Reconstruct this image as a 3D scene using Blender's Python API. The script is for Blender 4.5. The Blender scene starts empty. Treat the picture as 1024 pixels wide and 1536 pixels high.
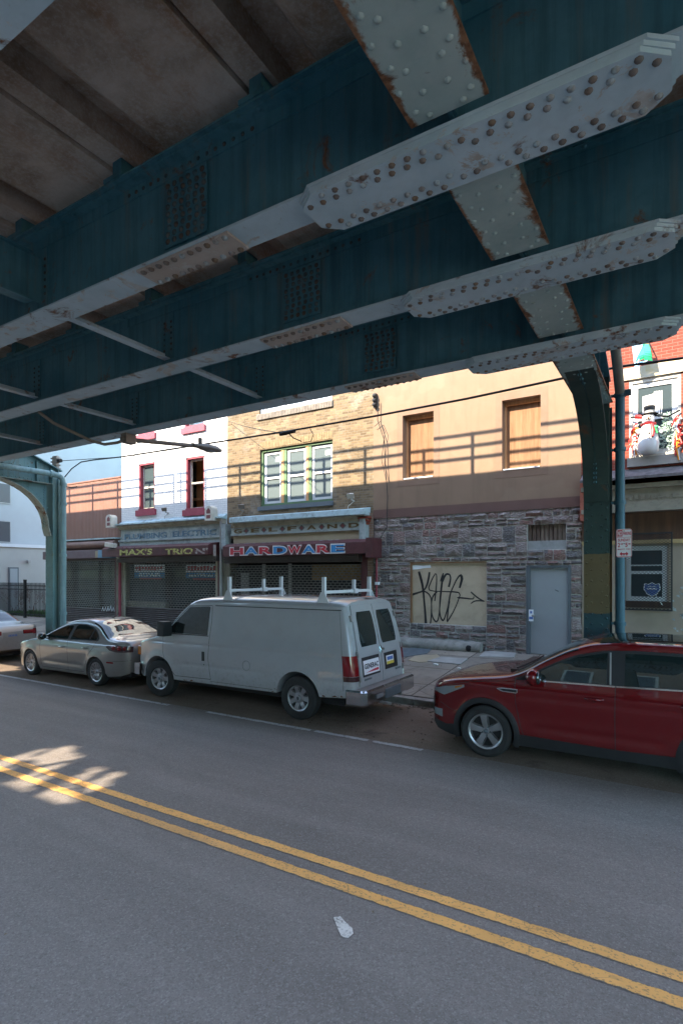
import bpy, bmesh, math, random
from mathutils import Vector, Matrix
random.seed(11)
COL = bpy.context.scene.collection
SC = bpy.context.scene

# ------------------------------------------------------------------ survey helpers
# the street frame: x runs along the street, y towards the shop fronts, z up; the camera stands at (0,0,CH)
CH, FPX, YH = 2.5, 832.0, 862.0
SN, CN = math.sin(math.radians(31.5)), math.cos(math.radians(31.5))

SUN = (.40, 1.0, -.75)      # the way the sunlight travels

def X(px, Y):
    t = (px - 512) / FPX
    return Y * (-SN + CN * t) / (CN + SN * t)

def Z(px, py, Y):
    t = (px - 512) / FPX
    return CH + (YH - py) * (Y / (CN + SN * t)) / FPX

def P(px, py, Y):
    return Vector((X(px, Y), Y, Z(px, py, Y)))

def G(px, py, z=0.0):
    d = FPX * (CH - z) / (py - YH)
    u = (px - 512) / FPX * d
    return Vector((-SN * d + CN * u, CN * d + SN * u, z))

# ------------------------------------------------------------------ object helpers
OFF = {}

def tag(o, label=None, cat=None, group=None, kind=None):
    if label: o['label'] = label
    if cat: o['category'] = cat
    if group: o['group'] = group
    if kind: o['kind'] = kind
    return o

def thing(name, label, cat, loc=(0, 0, 0), group=None):
    o = bpy.data.objects.new(name, None)
    o.empty_display_size = 0.2
    COL.objects.link(o)
    o.location = loc
    OFF[o.name] = Vector(loc)
    return tag(o, label, cat, group)

class MB:
    """collects faces for one mesh object"""
    def __init__(s):
        s.v = []; s.f = []; s.m = []; s.mi = 0
    def vert(s, p):
        s.v.append(tuple(p)); return len(s.v) - 1
    def face(s, pts):
        n = len(s.v); s.v += [tuple(p) for p in pts]
        s.f.append(tuple(range(n, n + len(pts)))); s.m.append(s.mi)
    def idx(s, ids):
        s.f.append(tuple(ids)); s.m.append(s.mi)
    def box(s, x0, x1, y0, y1, z0, z1):
        if x0 > x1: x0, x1 = x1, x0
        if y0 > y1: y0, y1 = y1, y0
        if z0 > z1: z0, z1 = z1, z0
        n = len(s.v)
        s.v += [(x0,y0,z0),(x1,y0,z0),(x1,y1,z0),(x0,y1,z0),(x0,y0,z1),(x1,y0,z1),(x1,y1,z1),(x0,y1,z1)]
        for q in ((3,2,1,0),(4,5,6,7),(0,1,5,4),(1,2,6,5),(2,3,7,6),(3,0,4,7)):
            s.f.append(tuple(n + i for i in q)); s.m.append(s.mi)
        return s
    def bar(s, a, b, w, h, up=(0, 0, 1)):
        a = Vector(a); b = Vector(b); d = (b - a).normalized(); u = Vector(up)
        if abs(d.dot(u)) > .98: u = Vector((0, 1, 0))
        r = d.cross(u).normalized(); u = r.cross(d).normalized()
        n = len(s.v)
        for p in (a, b):
            for i, j in ((-1,-1),(1,-1),(1,1),(-1,1)):
                s.v.append(tuple(p + r * (i * w / 2) + u * (j * h / 2)))
        for q in ((0,1,2,3),(7,6,5,4),(0,4,5,1),(1,5,6,2),(2,6,7,3),(3,7,4,0)):
            s.f.append(tuple(n + i for i in q)); s.m.append(s.mi)
        return s
    def tube(s, pts, r, n=8, cap=True):
        pts = [Vector(p) for p in pts]; rs = r if isinstance(r, (list, tuple)) else [r] * len(pts)
        rings = []; u = None
        for i, p in enumerate(pts):
            d = (pts[min(i + 1, len(pts) - 1)] - pts[max(i - 1, 0)]).normalized()
            if u is None:
                u = d.orthogonal().normalized()
            else:
                u = (u - d * u.dot(d))
                u = u.normalized() if u.length > 1e-6 else d.orthogonal().normalized()
            w = d.cross(u)
            b = len(s.v)
            for k in range(n):
                a = 2 * math.pi * k / n
                s.v.append(tuple(p + (u * math.cos(a) + w * math.sin(a)) * rs[i]))
            rings.append(b)
        for a, b in zip(rings, rings[1:]):
            for k in range(n):
                s.f.append((a + k, a + (k + 1) % n, b + (k + 1) % n, b + k)); s.m.append(s.mi)
        if cap:
            s.f.append(tuple(rings[0] + k for k in reversed(range(n)))); s.m.append(s.mi)
            s.f.append(tuple(rings[-1] + k for k in range(n))); s.m.append(s.mi)
        return s
    def lathe(s, prof, c, axis='z', n=24, close=False):
        """prof: list of (r, h) ; turned round an axis through c"""
        c = Vector(c); rings = []
        for r, h in prof:
            b = len(s.v)
            for k in range(n):
                a = 2 * math.pi * k / n; q = (r * math.cos(a), r * math.sin(a))
                if axis == 'z': p = (q[0], q[1], h)
                elif axis == 'y': p = (q[0], h, q[1])
                else: p = (h, q[0], q[1])
                s.v.append(tuple(c + Vector(p)))
            rings.append(b)
        prs = list(zip(rings, rings[1:]))
        if close: prs.append((rings[-1], rings[0]))
        for a, b in prs:
            for k in range(n):
                s.f.append((a + k, a + (k + 1) % n, b + (k + 1) % n, b + k)); s.m.append(s.mi)
        return s
    def prism(s, poly, f0, f1):
        """poly: 2-D outline; f0/f1 map a 2-D point to the two end faces"""
        n = len(poly); b = len(s.v)
        s.v += [tuple(f0(p)) for p in poly] + [tuple(f1(p)) for p in poly]
        s.f.append(tuple(b + i for i in range(n))); s.m.append(s.mi)
        s.f.append(tuple(b + n + i for i in reversed(range(n)))); s.m.append(s.mi)
        for i in range(n):
            j = (i + 1) % n
            s.f.append((b + i, b + n + i, b + n + j, b + j)); s.m.append(s.mi)
        return s
    def yprism(s, poly, y0, y1):
        return s.prism(poly, lambda p: (p[0], y0, p[1]), lambda p: (p[0], y1, p[1]))
    def xprism(s, poly, x0, x1):
        return s.prism(poly, lambda p: (x0, p[0], p[1]), lambda p: (x1, p[0], p[1]))
    def dome(s, c, nrm, r, h=None, n=7):
        c = Vector(c); nrm = Vector(nrm).normalized(); h = h or r * .7
        u = nrm.orthogonal().normalized(); w = nrm.cross(u); b = len(s.v)
        for rr, hh in ((1.0, 0.0), (.78, .62)):
            for k in range(n):
                a = 2 * math.pi * k / n
                s.v.append(tuple(c + (u * math.cos(a) + w * math.sin(a)) * r * rr + nrm * h * hh))
        t = s.vert(c + nrm * h)
        for k in range(n):
            s.f.append((b + k, b + (k + 1) % n, b + n + (k + 1) % n, b + n + k)); s.m.append(s.mi)
            s.f.append((b + n + k, b + n + (k + 1) % n, t)); s.m.append(s.mi)
    def ball(s, c, r, n=14, m=9, sq=(1, 1, 1)):
        c = Vector(c); rings = []
        for i in range(m + 1):
            a = math.pi * i / m; b = len(s.v)
            for k in range(n):
                t = 2 * math.pi * k / n
                s.v.append((c.x + r * sq[0] * math.sin(a) * math.cos(t), c.y + r * sq[1] * math.sin(a) * math.sin(t), c.z + r * sq[2] * math.cos(a)))
            rings.append(b)
        for a, b in zip(rings, rings[1:]):
            for k in range(n):
                s.f.append((a + k, b + k, b + (k + 1) % n, a + (k + 1) % n)); s.m.append(s.mi)
        return s
    def wall(s, x0, x1, z0, z1, y, holes=(), depth=.2, flip=False):
        """a wall sheet facing -y with openings and their reveals"""
        xs = sorted({x0, x1, *[h[0] for h in holes], *[h[1] for h in holes]})
        zs = sorted({z0, z1, *[h[2] for h in holes], *[h[3] for h in holes]})
        xs = [x for x in xs if x0 <= x <= x1]; zs = [z for z in zs if z0 <= z <= z1]
        for xa, xb in zip(xs, xs[1:]):
            for za, zb in zip(zs, zs[1:]):
                cx, cz = (xa + xb) / 2, (za + zb) / 2
                if any(h[0] < cx < h[1] and h[2] < cz < h[3] for h in holes): continue
                s.face([(xa, y, za), (xb, y, za), (xb, y, zb), (xa, y, zb)])
        for a, b, c, d in [h[:4] for h in holes]:
            e = y + depth
            s.face([(a, y, c), (a, y, d), (a, e, d), (a, e, c)])
            s.face([(b, y, d), (b, y, c), (b, e, c), (b, e, d)])
            s.face([(a, y, d), (b, y, d), (b, e, d), (a, e, d)])
            s.face([(b, y, c), (a, y, c), (a, e, c), (b, e, c)])
        return s
    def build(s, name, mats, parent=None, local=False, smooth=None, bevel=0, fix=False):
        off = Vector((0, 0, 0))
        if parent is not None and not local: off = OFF[parent.name]
        me = bpy.data.meshes.new(name)
        me.from_pydata([(p[0] - off.x, p[1] - off.y, p[2] - off.z) for p in s.v], [], s.f)
        if not isinstance(mats, (list, tuple)): mats = [mats]
        for m in mats: me.materials.append(m)
        if len(mats) > 1:
            me.polygons.foreach_set('material_index', s.m)
        if fix:
            bm = bmesh.new(); bm.from_mesh(me)
            bmesh.ops.remove_doubles(bm, verts=bm.verts, dist=1e-5)
            bmesh.ops.recalc_face_normals(bm, faces=bm.faces)
            bm.to_mesh(me); bm.free()
        if smooth is not None:
            me.polygons.foreach_set('use_smooth', [True] * len(me.polygons))
            me.set_sharp_from_angle(angle=math.radians(smooth))
        me.update()
        o = bpy.data.objects.new(name, me)
        COL.objects.link(o)
        if parent is not None:
            o.parent = parent; OFF[o.name] = OFF[parent.name].copy()
        else:
            OFF[o.name] = Vector((0, 0, 0))
        if bevel:
            bv = o.modifiers.new('Bevel', 'BEVEL'); bv.width = bevel; bv.segments = 2
            bv.limit_method = 'ANGLE'; bv.angle_limit = math.radians(40)
        return o

def copy_tree(o, parent=None):
    c = o.copy(); COL.objects.link(c)
    c.parent = parent
    OFF[c.name] = OFF.get(o.name, Vector((0, 0, 0))).copy()
    for ch in [q for q in bpy.data.objects if q.parent == o]:
        copy_tree(ch, c)
    return c

def text_mesh(s, width, height, bold=0.0, depth=.006, mirror=False, skew=0.0):
    """lettering as a mesh lying in the xz plane, facing -y, lower left corner at the origin"""
    cu = bpy.data.curves.new('lettering', 'FONT')
    cu.body = s; cu.size = 1.0; cu.extrude = .02; cu.offset = bold; cu.resolution_u = 3; cu.shear = skew
    tmp = bpy.data.objects.new('lettering', cu); COL.objects.link(tmp)
    bpy.context.view_layer.update()
    dg = bpy.context.evaluated_depsgraph_get()
    me = bpy.data.meshes.new_from_object(tmp.evaluated_get(dg))
    vs = [Vector(v.co) for v in me.vertices]; fs = [tuple(p.vertices) for p in me.polygons]
    bpy.data.objects.remove(tmp); bpy.data.curves.remove(cu); bpy.data.meshes.remove(me)
    x0 = min(v.x for v in vs); x1 = max(v.x for v in vs); y0 = min(v.y for v in vs); y1 = max(v.y for v in vs)
    out = [((v.x - x0) / (x1 - x0) * width, -(v.z + .02) / .04 * depth, (v.y - y0) / (y1 - y0) * height) for v in vs]
    return out, fs

def add_text(mb, s, origin, ux, uz, width, height, **k):
    """origin lower left; ux along the line, uz up; the lettering stands proud towards ux x uz"""
    vs, fs = text_mesh(s, width, height, **k)
    o = Vector(origin); ux = Vector(ux).normalized(); uz = Vector(uz).normalized(); un = ux.cross(uz)
    b = len(mb.v)
    for v in vs: mb.v.append(tuple(o + ux * v[0] + uz * v[2] + un * (-v[1])))
    for f in fs:
        mb.f.append(tuple(b + i for i in f)); mb.m.append(mb.mi)

# ------------------------------------------------------------------ material helpers
class NT:
    def __init__(s, name):
        m = bpy.data.materials.new(name); m.use_nodes = True
        s.mat = m; s.t = m.node_tree; s.n = s.t.nodes
        s.bsdf = s.n['Principled BSDF']; s.out = s.n['Material Output']
        s.tc = s.n.new('ShaderNodeTexCoord')
    def lk(s, a, b): s.t.links.new(a, b)
    def sv(s, sock, v):
        if hasattr(v, 'is_linked') or isinstance(v, bpy.types.NodeSocket): s.lk(v, sock)
        elif isinstance(v, (tuple, list)) and len(v) == 3 and sock.type == 'RGBA': sock.default_value = (*v, 1)
        else: sock.default_value = v
    def mapping(s, scale=(1, 1, 1), rot=(0, 0, 0), src=None, loc=(0, 0, 0)):
        n = s.n.new('ShaderNodeMapping'); s.lk(src or s.tc.outputs['Object'], n.inputs[0])
        n.inputs['Scale'].default_value = scale if isinstance(scale, tuple) else (scale,) * 3
        n.inputs['Rotation'].default_value = rot; n.inputs['Location'].default_value = loc
        return n.outputs[0]
    def noise(s, scale, detail=4, rough=.55, vec=None, dist=0):
        n = s.n.new('ShaderNodeTexNoise'); n.inputs['Scale'].default_value = scale
        n.inputs['Detail'].default_value = detail; n.inputs['Roughness'].default_value = rough
        n.inputs['Distortion'].default_value = dist
        s.lk(vec or s.tc.outputs['Object'], n.inputs['Vector'])
        return n.outputs[0]
    def vor(s, scale, vec=None, feat='F1', out='Distance'):
        n = s.n.new('ShaderNodeTexVoronoi'); n.inputs['Scale'].default_value = scale; n.feature = feat
        s.lk(vec or s.tc.outputs['Object'], n.inputs['Vector'])
        return n.outputs[out]
    def ramp(s, f, stops, interp='LINEAR'):
        n = s.n.new('ShaderNodeValToRGB'); s.lk(f, n.inputs[0]); r = n.color_ramp; r.interpolation = interp
        while len(r.elements) < len(stops): r.elements.new(.5)
        for e, (p, c) in zip(r.elements, stops):
            e.position = p; e.color = (*c, 1) if isinstance(c, (tuple, list)) else (c, c, c, 1)
        return n.outputs[0]
    def mix(s, f, a, b, mode='MIX'):
        n = s.n.new('ShaderNodeMix'); n.data_type = 'RGBA'; n.blend_type = mode
        s.sv(n.inputs[0], f); s.sv(n.inputs[6], a); s.sv(n.inputs[7], b)
        return n.outputs[2]
    def math(s, op, a, b=0.0, clamp=False):
        n = s.n.new('ShaderNodeMath'); n.operation = op; n.use_clamp = clamp
        s.sv(n.inputs[0], a); s.sv(n.inputs[1], b)
        return n.outputs[0]
    def sep(s, src=None):
        n = s.n.new('ShaderNodeSeparateXYZ'); s.lk(src or s.tc.outputs['Object'], n.inputs[0]); return n.outputs
    def bump(s, h, strength=.3, dist=.01, normal=None):
        n = s.n.new('ShaderNodeBump'); n.inputs['Strength'].default_value = strength
        n.inputs['Distance'].default_value = dist; s.lk(h, n.inputs['Height'])
        if normal: s.lk(normal, n.inputs['Normal'])
        s.lk(n.outputs[0], s.bsdf.inputs['Normal']); return n.outputs[0]
    def set(s, col=None, rough=None, metal=None, spec=None, coat=None):
        b = s.bsdf.inputs
        if col is not None: s.sv(b['Base Color'], col)
        if rough is not None: s.sv(b['Roughness'], rough)
        if metal is not None: s.sv(b['Metallic'], metal)
        if spec is not None: s.sv(b['Specular IOR Level'], spec)
        if coat is not None: b['Coat Weight'].default_value = coat; b['Coat Roughness'].default_value = .03
        return s.mat

def mul(c, k): return tuple(min(1, max(0, x * k)) for x in c)

def pm(name, col, rough=.6, metal=0., var=.18, scale=2.5, bump=.15, bscale=60, spec=.5, dirt=None, dirt_amt=.4, coat=None):
    """a plain painted, plastic, concrete or metal surface with uneven tone, grime patches and fine grain"""
    k = NT(name)
    n1 = k.noise(scale, 5, .6)
    c = k.mix(k.ramp(n1, [(.3, 0.), (.7, 1.)]), mul(col, 1 - var), mul(col, 1 + var))
    if dirt is not None:
        n2 = k.noise(scale * 1.7, 8, .7, dist=.4)
        c = k.mix(k.math('MULTIPLY', k.ramp(n2, [(.48, 0.), (.68, 1.)]), dirt_amt), c, dirt)
    if bump: k.bump(k.noise(bscale, 3, .6), bump, .004)
    r = k.ramp(k.noise(scale * 3, 4), [(.3, max(0., rough - .08)), (.7, min(1., rough + .08))])
    return k.set(c, r, metal, spec, coat)
# ------------------------------------------------------------------ materials
def steel(name, base, faded, rust_amt, rough=.55, streak=True, peel=0.0):
    k = NT(name)
    n1 = k.noise(1.3, 6, .62, dist=.3)
    c = k.mix(k.ramp(n1, [(.35, 0.), (.68, 1.)]), base, faded)
    c = k.mix(k.math('MULTIPLY', k.ramp(k.noise(7, 6, .7), [(.45, 0.), (.75, 1.)]), .3), c, mul(base, .7))
    if streak:
        v = k.mapping((9, 9, .5))
        c = k.mix(k.math('MULTIPLY', k.ramp(k.noise(1.0, 5, .65, v), [(.46, 0.), (.7, 1.)]), .6), c, mul(base, .45))
        v2 = k.mapping((5, 5, .35), loc=(3, 1, 0))
        c = k.mix(k.math('MULTIPLY', k.ramp(k.noise(1.3, 6, .7, v2), [(.56, 0.), (.72, 1.)]), .55), c, (.15, .135, .11))
    if peel:
        pf = k.ramp(k.noise(1.9, 8, .74, dist=.8), [(.66 - peel * .25, 0.), (.68 - peel * .25, 1.)])
        pc = k.mix(k.ramp(k.noise(9, 5), [(.35, 0.), (.65, 1.)]), (.34, .30, .25), (.47, .49, .48))
        c = k.mix(k.math('MULTIPLY', pf, .85), c, pc)
    n2 = k.noise(2.6, 9, .72, dist=.6)
    lo = .64 - rust_amt * .25
    f = k.ramp(n2, [(lo, 0.), (lo + .09, 1.)])
    rc = k.mix(k.ramp(k.noise(22, 4), [(.35, 0.), (.65, 1.)]), (.10, .042, .018), (.21, .10, .05))
    c = k.mix(f, c, rc)
    h = k.math('ADD', k.noise(26, 5, .6), k.math('MULTIPLY', f, .5))
    k.bump(h, .3, .006)
    return k.set(c, k.ramp(f, [(0., rough), (1., .9)]), 0, .4)

M = {}
M['steel'] = steel('teal_bridge_paint', (.038, .145, .192), (.082, .21, .25), .14, peel=.0)  # webs darkened in colour for the shade between the girders
M['flange'] = steel('weathered_uplit_flange_paint', (.36, .49, .55), (.48, .60, .66), .26, streak=False, peel=.35)  # weathered teal, also lightened in colour for light bounced up from the road
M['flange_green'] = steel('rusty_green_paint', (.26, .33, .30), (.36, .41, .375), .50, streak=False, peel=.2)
M['column'] = steel('column_teal_paint', (.125, .25, .268), (.19, .325, .335), .12)
M['flange_plain'] = M['flange_green']
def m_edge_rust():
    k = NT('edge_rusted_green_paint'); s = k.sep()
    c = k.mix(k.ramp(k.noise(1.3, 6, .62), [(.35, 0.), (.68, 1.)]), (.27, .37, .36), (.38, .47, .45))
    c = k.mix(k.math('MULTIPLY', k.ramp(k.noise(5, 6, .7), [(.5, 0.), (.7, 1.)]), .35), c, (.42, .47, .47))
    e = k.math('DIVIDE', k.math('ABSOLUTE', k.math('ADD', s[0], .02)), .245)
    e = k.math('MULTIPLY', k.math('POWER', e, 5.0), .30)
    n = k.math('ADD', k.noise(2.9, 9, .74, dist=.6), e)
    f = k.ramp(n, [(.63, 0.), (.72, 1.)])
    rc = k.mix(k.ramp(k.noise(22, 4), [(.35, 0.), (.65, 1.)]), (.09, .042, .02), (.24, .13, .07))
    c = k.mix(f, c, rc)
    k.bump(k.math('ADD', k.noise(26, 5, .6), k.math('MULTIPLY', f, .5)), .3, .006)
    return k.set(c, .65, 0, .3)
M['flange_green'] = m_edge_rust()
M['plate_brown'] = steel('bare_brown_plate', (.36, .31, .26), (.46, .42, .38), .3, streak=False, peel=.4)
M['pipe_teal'] = steel('pipe_teal_paint', (.20, .345, .375), (.27, .42, .445), .05)
M['pipe_blue'] = steel('pipe_blue_paint', (.028, .088, .125), (.042, .115, .155), .1)
def m_rivet(name, stops):
    k = NT(name); g = k.n.new('ShaderNodeNewGeometry')
    c = k.ramp(g.outputs['Random Per Island'], stops, 'CONSTANT')
    c = k.mix(k.math('MULTIPLY', k.ramp(k.noise(30, 4), [(.4, 0.), (.6, 1.)]), .5), c, (.13, .085, .055))
    return k.set(c, .75, 0, .3)
M['rivet'] = m_rivet('half_painted_rivet', [(0., (.16, .15, .14)), (.25, (.25, .27, .275)), (.45, (.12, .12, .12)), (.6, (.30, .38, .41)), (.9, (.16, .125, .095))])
M['rivet_dark'] = m_rivet('dark_teal_rivet', [(0., (.03, .06, .07)), (.5, (.05, .10, .115)), (.8, (.06, .05, .045))])

def m_column_bands():
    k = NT('banded_column_paint')
    s = k.sep()
    n = k.noise(2.0, 7, .65, dist=.3)
    base = k.mix(k.ramp(n, [(.35, 0.), (.7, 1.)]), (.016, .037, .034), (.032, .062, .056))
    och = k.mix(k.ramp(n, [(.3, 0.), (.7, 1.)]), (.10, .072, .03), (.14, .10, .048))
    low = k.mix(k.ramp(n, [(.3, 0.), (.7, 1.)]), (.016, .045, .053), (.028, .068, .078))
    wob = k.math('MULTIPLY', k.math('SUBTRACT', k.noise(7, 3), .5), .06)
    z = k.math('ADD', s[2], wob)
    c = k.mix(k.math('GREATER_THAN', z, 1.86), low, k.mix(k.math('GREATER_THAN', z, 2.84), och, base))
    rust = k.ramp(k.noise(3.2, 9, .72, dist=.6), [(.6, 0.), (.68, 1.)])
    c = k.mix(rust, c, (.11, .05, .025))
    k.bump(k.noise(26, 5, .6), .25, .006)
    return k.set(c, .6, 0, .4)
M['column_band'] = m_column_bands()

def m_column_rusty():
    k = NT('flaking_teal_column_paint')
    s = k.sep()
    c = k.mix(k.ramp(k.noise(1.4, 6, .6), [(.35, 0.), (.7, 1.)]), (.115, .225, .235), (.18, .31, .318))
    f = k.ramp(k.noise(2.2, 9, .75, dist=.5, vec=k.mapping((1.4, 1.4, .7))), [(.6, 0.), (.68, 1.)])
    ff = k.math('MULTIPLY', f, k.ramp(s[0], [(0, 1.), (1, 1.)]))
    c = k.mix(ff, c, k.mix(k.noise(11, 3), (.16, .15, .09), (.26, .17, .07)))
    k.bump(k.noise(26, 5, .6), .25, .006)
    return k.set(c, .6, 0, .4)
M['column_rusty'] = m_column_rusty()

def m_deck():
    k = NT('stained_deck_concrete')
    c = k.mix(k.ramp(k.noise(1.1, 7, .65, dist=.4), [(.36, 0.), (.62, 1.)]), (.27, .195, .14), (.58, .495, .42))
    c = k.mix(k.math('MULTIPLY', k.ramp(k.noise(.8, 6, .7, vec=k.mapping((1.6, .5, 1)), dist=.8), [(.52, 0.), (.66, 1.)]), .7), c, (.36, .19, .10))
    c = k.mix(k.math('MULTIPLY', k.ramp(k.noise(35, 4, .7), [(.45, 0.), (.7, 1.)]), .5), c, (.58, .55, .52))
    k.bump(k.noise(40, 6, .7), .5, .01)
    return k.set(c, .95, 0, .2)
M['deck'] = m_deck()

def m_asphalt(name, a, b, speck, patch, seams=(), rough=.85, stain=0.0):
    k = NT(name); s = k.sep()
    c = k.mix(k.ramp(k.noise(.35, 5, .6), [(.3, 0.), (.7, 1.)]), a, b)
    # wheel tracks and drag marks along the street
    v = k.mapping((.12, 2.0, 1))
    c = k.mix(k.math('MULTIPLY', k.ramp(k.noise(1.0, 5, .62, v), [(.42, 0.), (.72, 1.)]), .6), c, mul(b, 1.25))
    c = k.mix(k.math('MULTIPLY', k.ramp(k.noise(.55, 6, .7, k.mapping((.5, 1.3, 1)), dist=.5), [(.54, 0.), (.72, 1.)]), .5), c, mul(a, .68))
    # aggregate: pale and dark stones of several sizes
    for sc, amt, lo in ((60, .26, .30), (120, .38, .32)):
        cell = k.vor(sc, out='Color'); q = k.sep(cell)
        c = k.mix(k.math('MULTIPLY', k.ramp(q[0], [(.0, 1.), (lo, 0.)]), amt), c, patch)
        c = k.mix(k.math('MULTIPLY', k.ramp(q[1], [(.80, 0.), (.98, 1.)]), amt), c, speck)
    # loose pale chips
    g = k.math('MULTIPLY', k.ramp(k.vor(16), [(.035, 1.), (.06, 0.)]), k.ramp(k.noise(5, 2), [(.5, 0.), (.6, 1.)]))
    c = k.mix(k.math('MULTIPLY', g, .8), c, mul(speck, 1.3))
    # sealed seams
    for y0, w, am in seams:
        d = k.math('ABSOLUTE', k.math('ADD', k.math('SUBTRACT', s[1], y0), k.math('MULTIPLY', k.math('SUBTRACT', k.noise(.9, 5, .6, k.mapping((1, .01, 1))), .5), .28)))
        f = k.ramp(d, [(w * .6, 1.), (w, 0.)])
        c = k.mix(k.math('MULTIPLY', k.math('MULTIPLY', f, k.ramp(k.noise(2.2, 3), [(.34, 0.), (.5, 1.)])), am), c, mul(patch, .55))
    if stain:
        f = k.ramp(k.noise(1.1, 7, .7, dist=.8), [(.55, 0.), (.66, 1.)])
        c = k.mix(k.math('MULTIPLY', f, stain), c, mul(patch, .6))
    k.bump(k.math('ADD', k.noise(150, 4, .7), k.math('MULTIPLY', k.vor(60), .8)), .7, .008)
    return k.set(c, rough, 0, .35)
M['asphalt'] = m_asphalt('road_asphalt', (.182, .157, .141), (.224, .195, .178), (.38, .35, .325), (.085, .075, .067))
M['parking'] = m_asphalt('dusty_parking_asphalt', (.135, .098, .072), (.19, .142, .106), (.33, .28, .23), (.06, .047, .038), (), .88, .55)
M['lot'] = pm('pale_bounce_concrete', (.55, .52, .48), .9)  # kept very pale so unseen ground bounces light under the deck
M['ground'] = pm('far_ground', (.14, .13, .12), .95)

def m_worn(name, col, under, amt=.5, sc=7, lines=(), half=.055):
    k = NT(name); s = k.sep()
    n = k.noise(sc, 9, .78, dist=.3)
    if lines:
        d = None
        for y0 in lines:
            q = k.math('ABSOLUTE', k.math('SUBTRACT', s[1], y0)); d = q if d is None else k.math('MINIMUM', d, q)
        e = k.math('MULTIPLY', k.math('POWER', k.math('DIVIDE', d, half), 6.0), .16)
        n = k.math('ADD', n, e)
    f = k.ramp(n, [(amt - .02, 0.), (amt + .02, 1.)])
    cc = k.mix(k.ramp(k.noise(1.6, 6, .65), [(.3, 0.), (.7, 1.)]), mul(col, .74), col)
    cc = k.mix(k.math('MULTIPLY', k.ramp(k.noise(.5, 4, .6, k.mapping((.6, 3, 1))), [(.5, 0.), (.7, 1.)]), .35), cc, mul(under, 1.2))
    cr = k.ramp(k.vor(5.5, k.mapping((1, 1.6, 1)), 'DISTANCE_TO_EDGE'), [(0., 1.), (.02, 0.)])
    cc = k.mix(k.math('MULTIPLY', k.math('MULTIPLY', cr, k.ramp(k.noise(1.4, 3), [(.45, 0.), (.6, 1.)])), .8), cc, mul(under, .6))
    c = k.mix(f, cc, under)
    q = k.sep(k.vor(80, out='Color'))
    c = k.mix(k.math('MULTIPLY', k.ramp(q[0], [(.0, 1.), (.22, 0.)]), .55), c, mul(under, .7))
    k.bump(k.noise(150, 4, .7), .5, .006)
    return k.set(c, .75, 0, .35)
M['yellow'] = m_worn('worn_yellow_road_paint', (.92, .475, .145), (.17, .15, .13), .65, 7, (3.79, 4.04))
M['whiteline'] = m_worn('worn_white_road_paint', (.58, .57, .56), (.17, .145, .125), .585, 7, (7.32,), .05)
M['splash'] = m_worn('white_paint_splash', (.76, .72, .67), (.18, .165, .15), .54, 9)

def m_sidewalk():
    k = NT('old_pavement_concrete')
    c = k.mix(k.ramp(k.noise(.9, 6, .6), [(.3, 0.), (.7, 1.)]), (.25, .21, .168), (.35, .298, .245))
    c = k.mix(k.math('MULTIPLY', k.ramp(k.noise(2.3, 8, .7, dist=.5), [(.5, 0.), (.7, 1.)]), .55), c, (.12, .11, .1))
    b = k.n.new('ShaderNodeTexBrick'); k.lk(k.mapping((1, 1, 1)), b.inputs['Vector'])
    b.inputs['Scale'].default_value = 1.0; b.inputs['Brick Width'].default_value = 1.5; b.inputs['Row Height'].default_value = 1.35
    b.inputs['Mortar Size'].default_value = .018; b.offset = 0.0
    b.inputs['Color1'].default_value = (1, 1, 1, 1); b.inputs['Color2'].default_value = (.66, .68, .70, 1); b.inputs['Mortar'].default_value = (.18, .17, .16, 1)
    c = k.mix(.9, c, b.outputs[0], 'MULTIPLY')
    k_ = k.ramp(k.vor(.8, k.mapping(1.0), 'DISTANCE_TO_EDGE'), [(0., 1.), (.012, 0.)])
    c = k.mix(k.math('MULTIPLY', k.math('MULTIPLY', k_, k.ramp(k.noise(.7, 3), [(.48, 0.), (.55, 1.)])), .75), c, (.06, .055, .05))
    k.bump(k.noise(70, 5, .7), .4, .006)
    return k.set(c, .9, 0, .3)
M['sidewalk'] = m_sidewalk()
M['kerb'] = pm('granite_kerb', (.22, .20, .18), .85, var=.25, scale=4, dirt=(.07, .06, .05), dirt_amt=.7)

def m_brick(name, c1, c2, mortar, w=.21, h=.072, size=.009, rough=.85, dirt=None, bump=.5, dirt_amt=.4, painted=False):
    k = NT(name)
    v = k.mapping((1, 1, 1), (math.radians(90), 0, 0))
    # world x -> brick u, world z -> brick v
    cb = k.n.new('ShaderNodeCombineXYZ'); s = k.sep(); k.lk(s[0], cb.inputs[0]); k.lk(s[2], cb.inputs[1])
    b = k.n.new('ShaderNodeTexBrick'); k.lk(cb.outputs[0], b.inputs['Vector'])
    b.inputs['Scale'].default_value = 1.0; b.inputs['Brick Width'].default_value = w; b.inputs['Row Height'].default_value = h
    b.inputs['Mortar Size'].default_value = size; b.inputs['Mortar Smooth'].default_value = .2; b.inputs['Bias'].default_value = -.1
    for nme, col in (('Color1', c1), ('Color2', c2), ('Mortar', mortar)): b.inputs[nme].default_value = (*col, 1)
    c = b.outputs[0]
    c = k.mix(k.math('MULTIPLY', k.ramp(k.noise(1.2, 7, .65), [(.4, 0.), (.7, 1.)]), .35), c, mul(c1, .62))
    c = k.mix(k.math('MULTIPLY', k.ramp(k.noise(16, 4, .6), [(.4, 0.), (.75, 1.)]), .3), c, mul(c2, 1.2))
    if dirt: c = k.mix(k.math('MULTIPLY', k.ramp(k.noise(.9, 8, .72, dist=.6), [(.52, 0.), (.62, 1.)]), dirt_amt), c, dirt)
    hh = k.math('ADD', k.math('MULTIPLY', b.outputs[1], -1.0), k.math('MULTIPLY', k.noise(45, 5, .65), .5))
    k.bump(hh, bump, .012)
    return k.set(c, rough, 0, .3)
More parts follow.
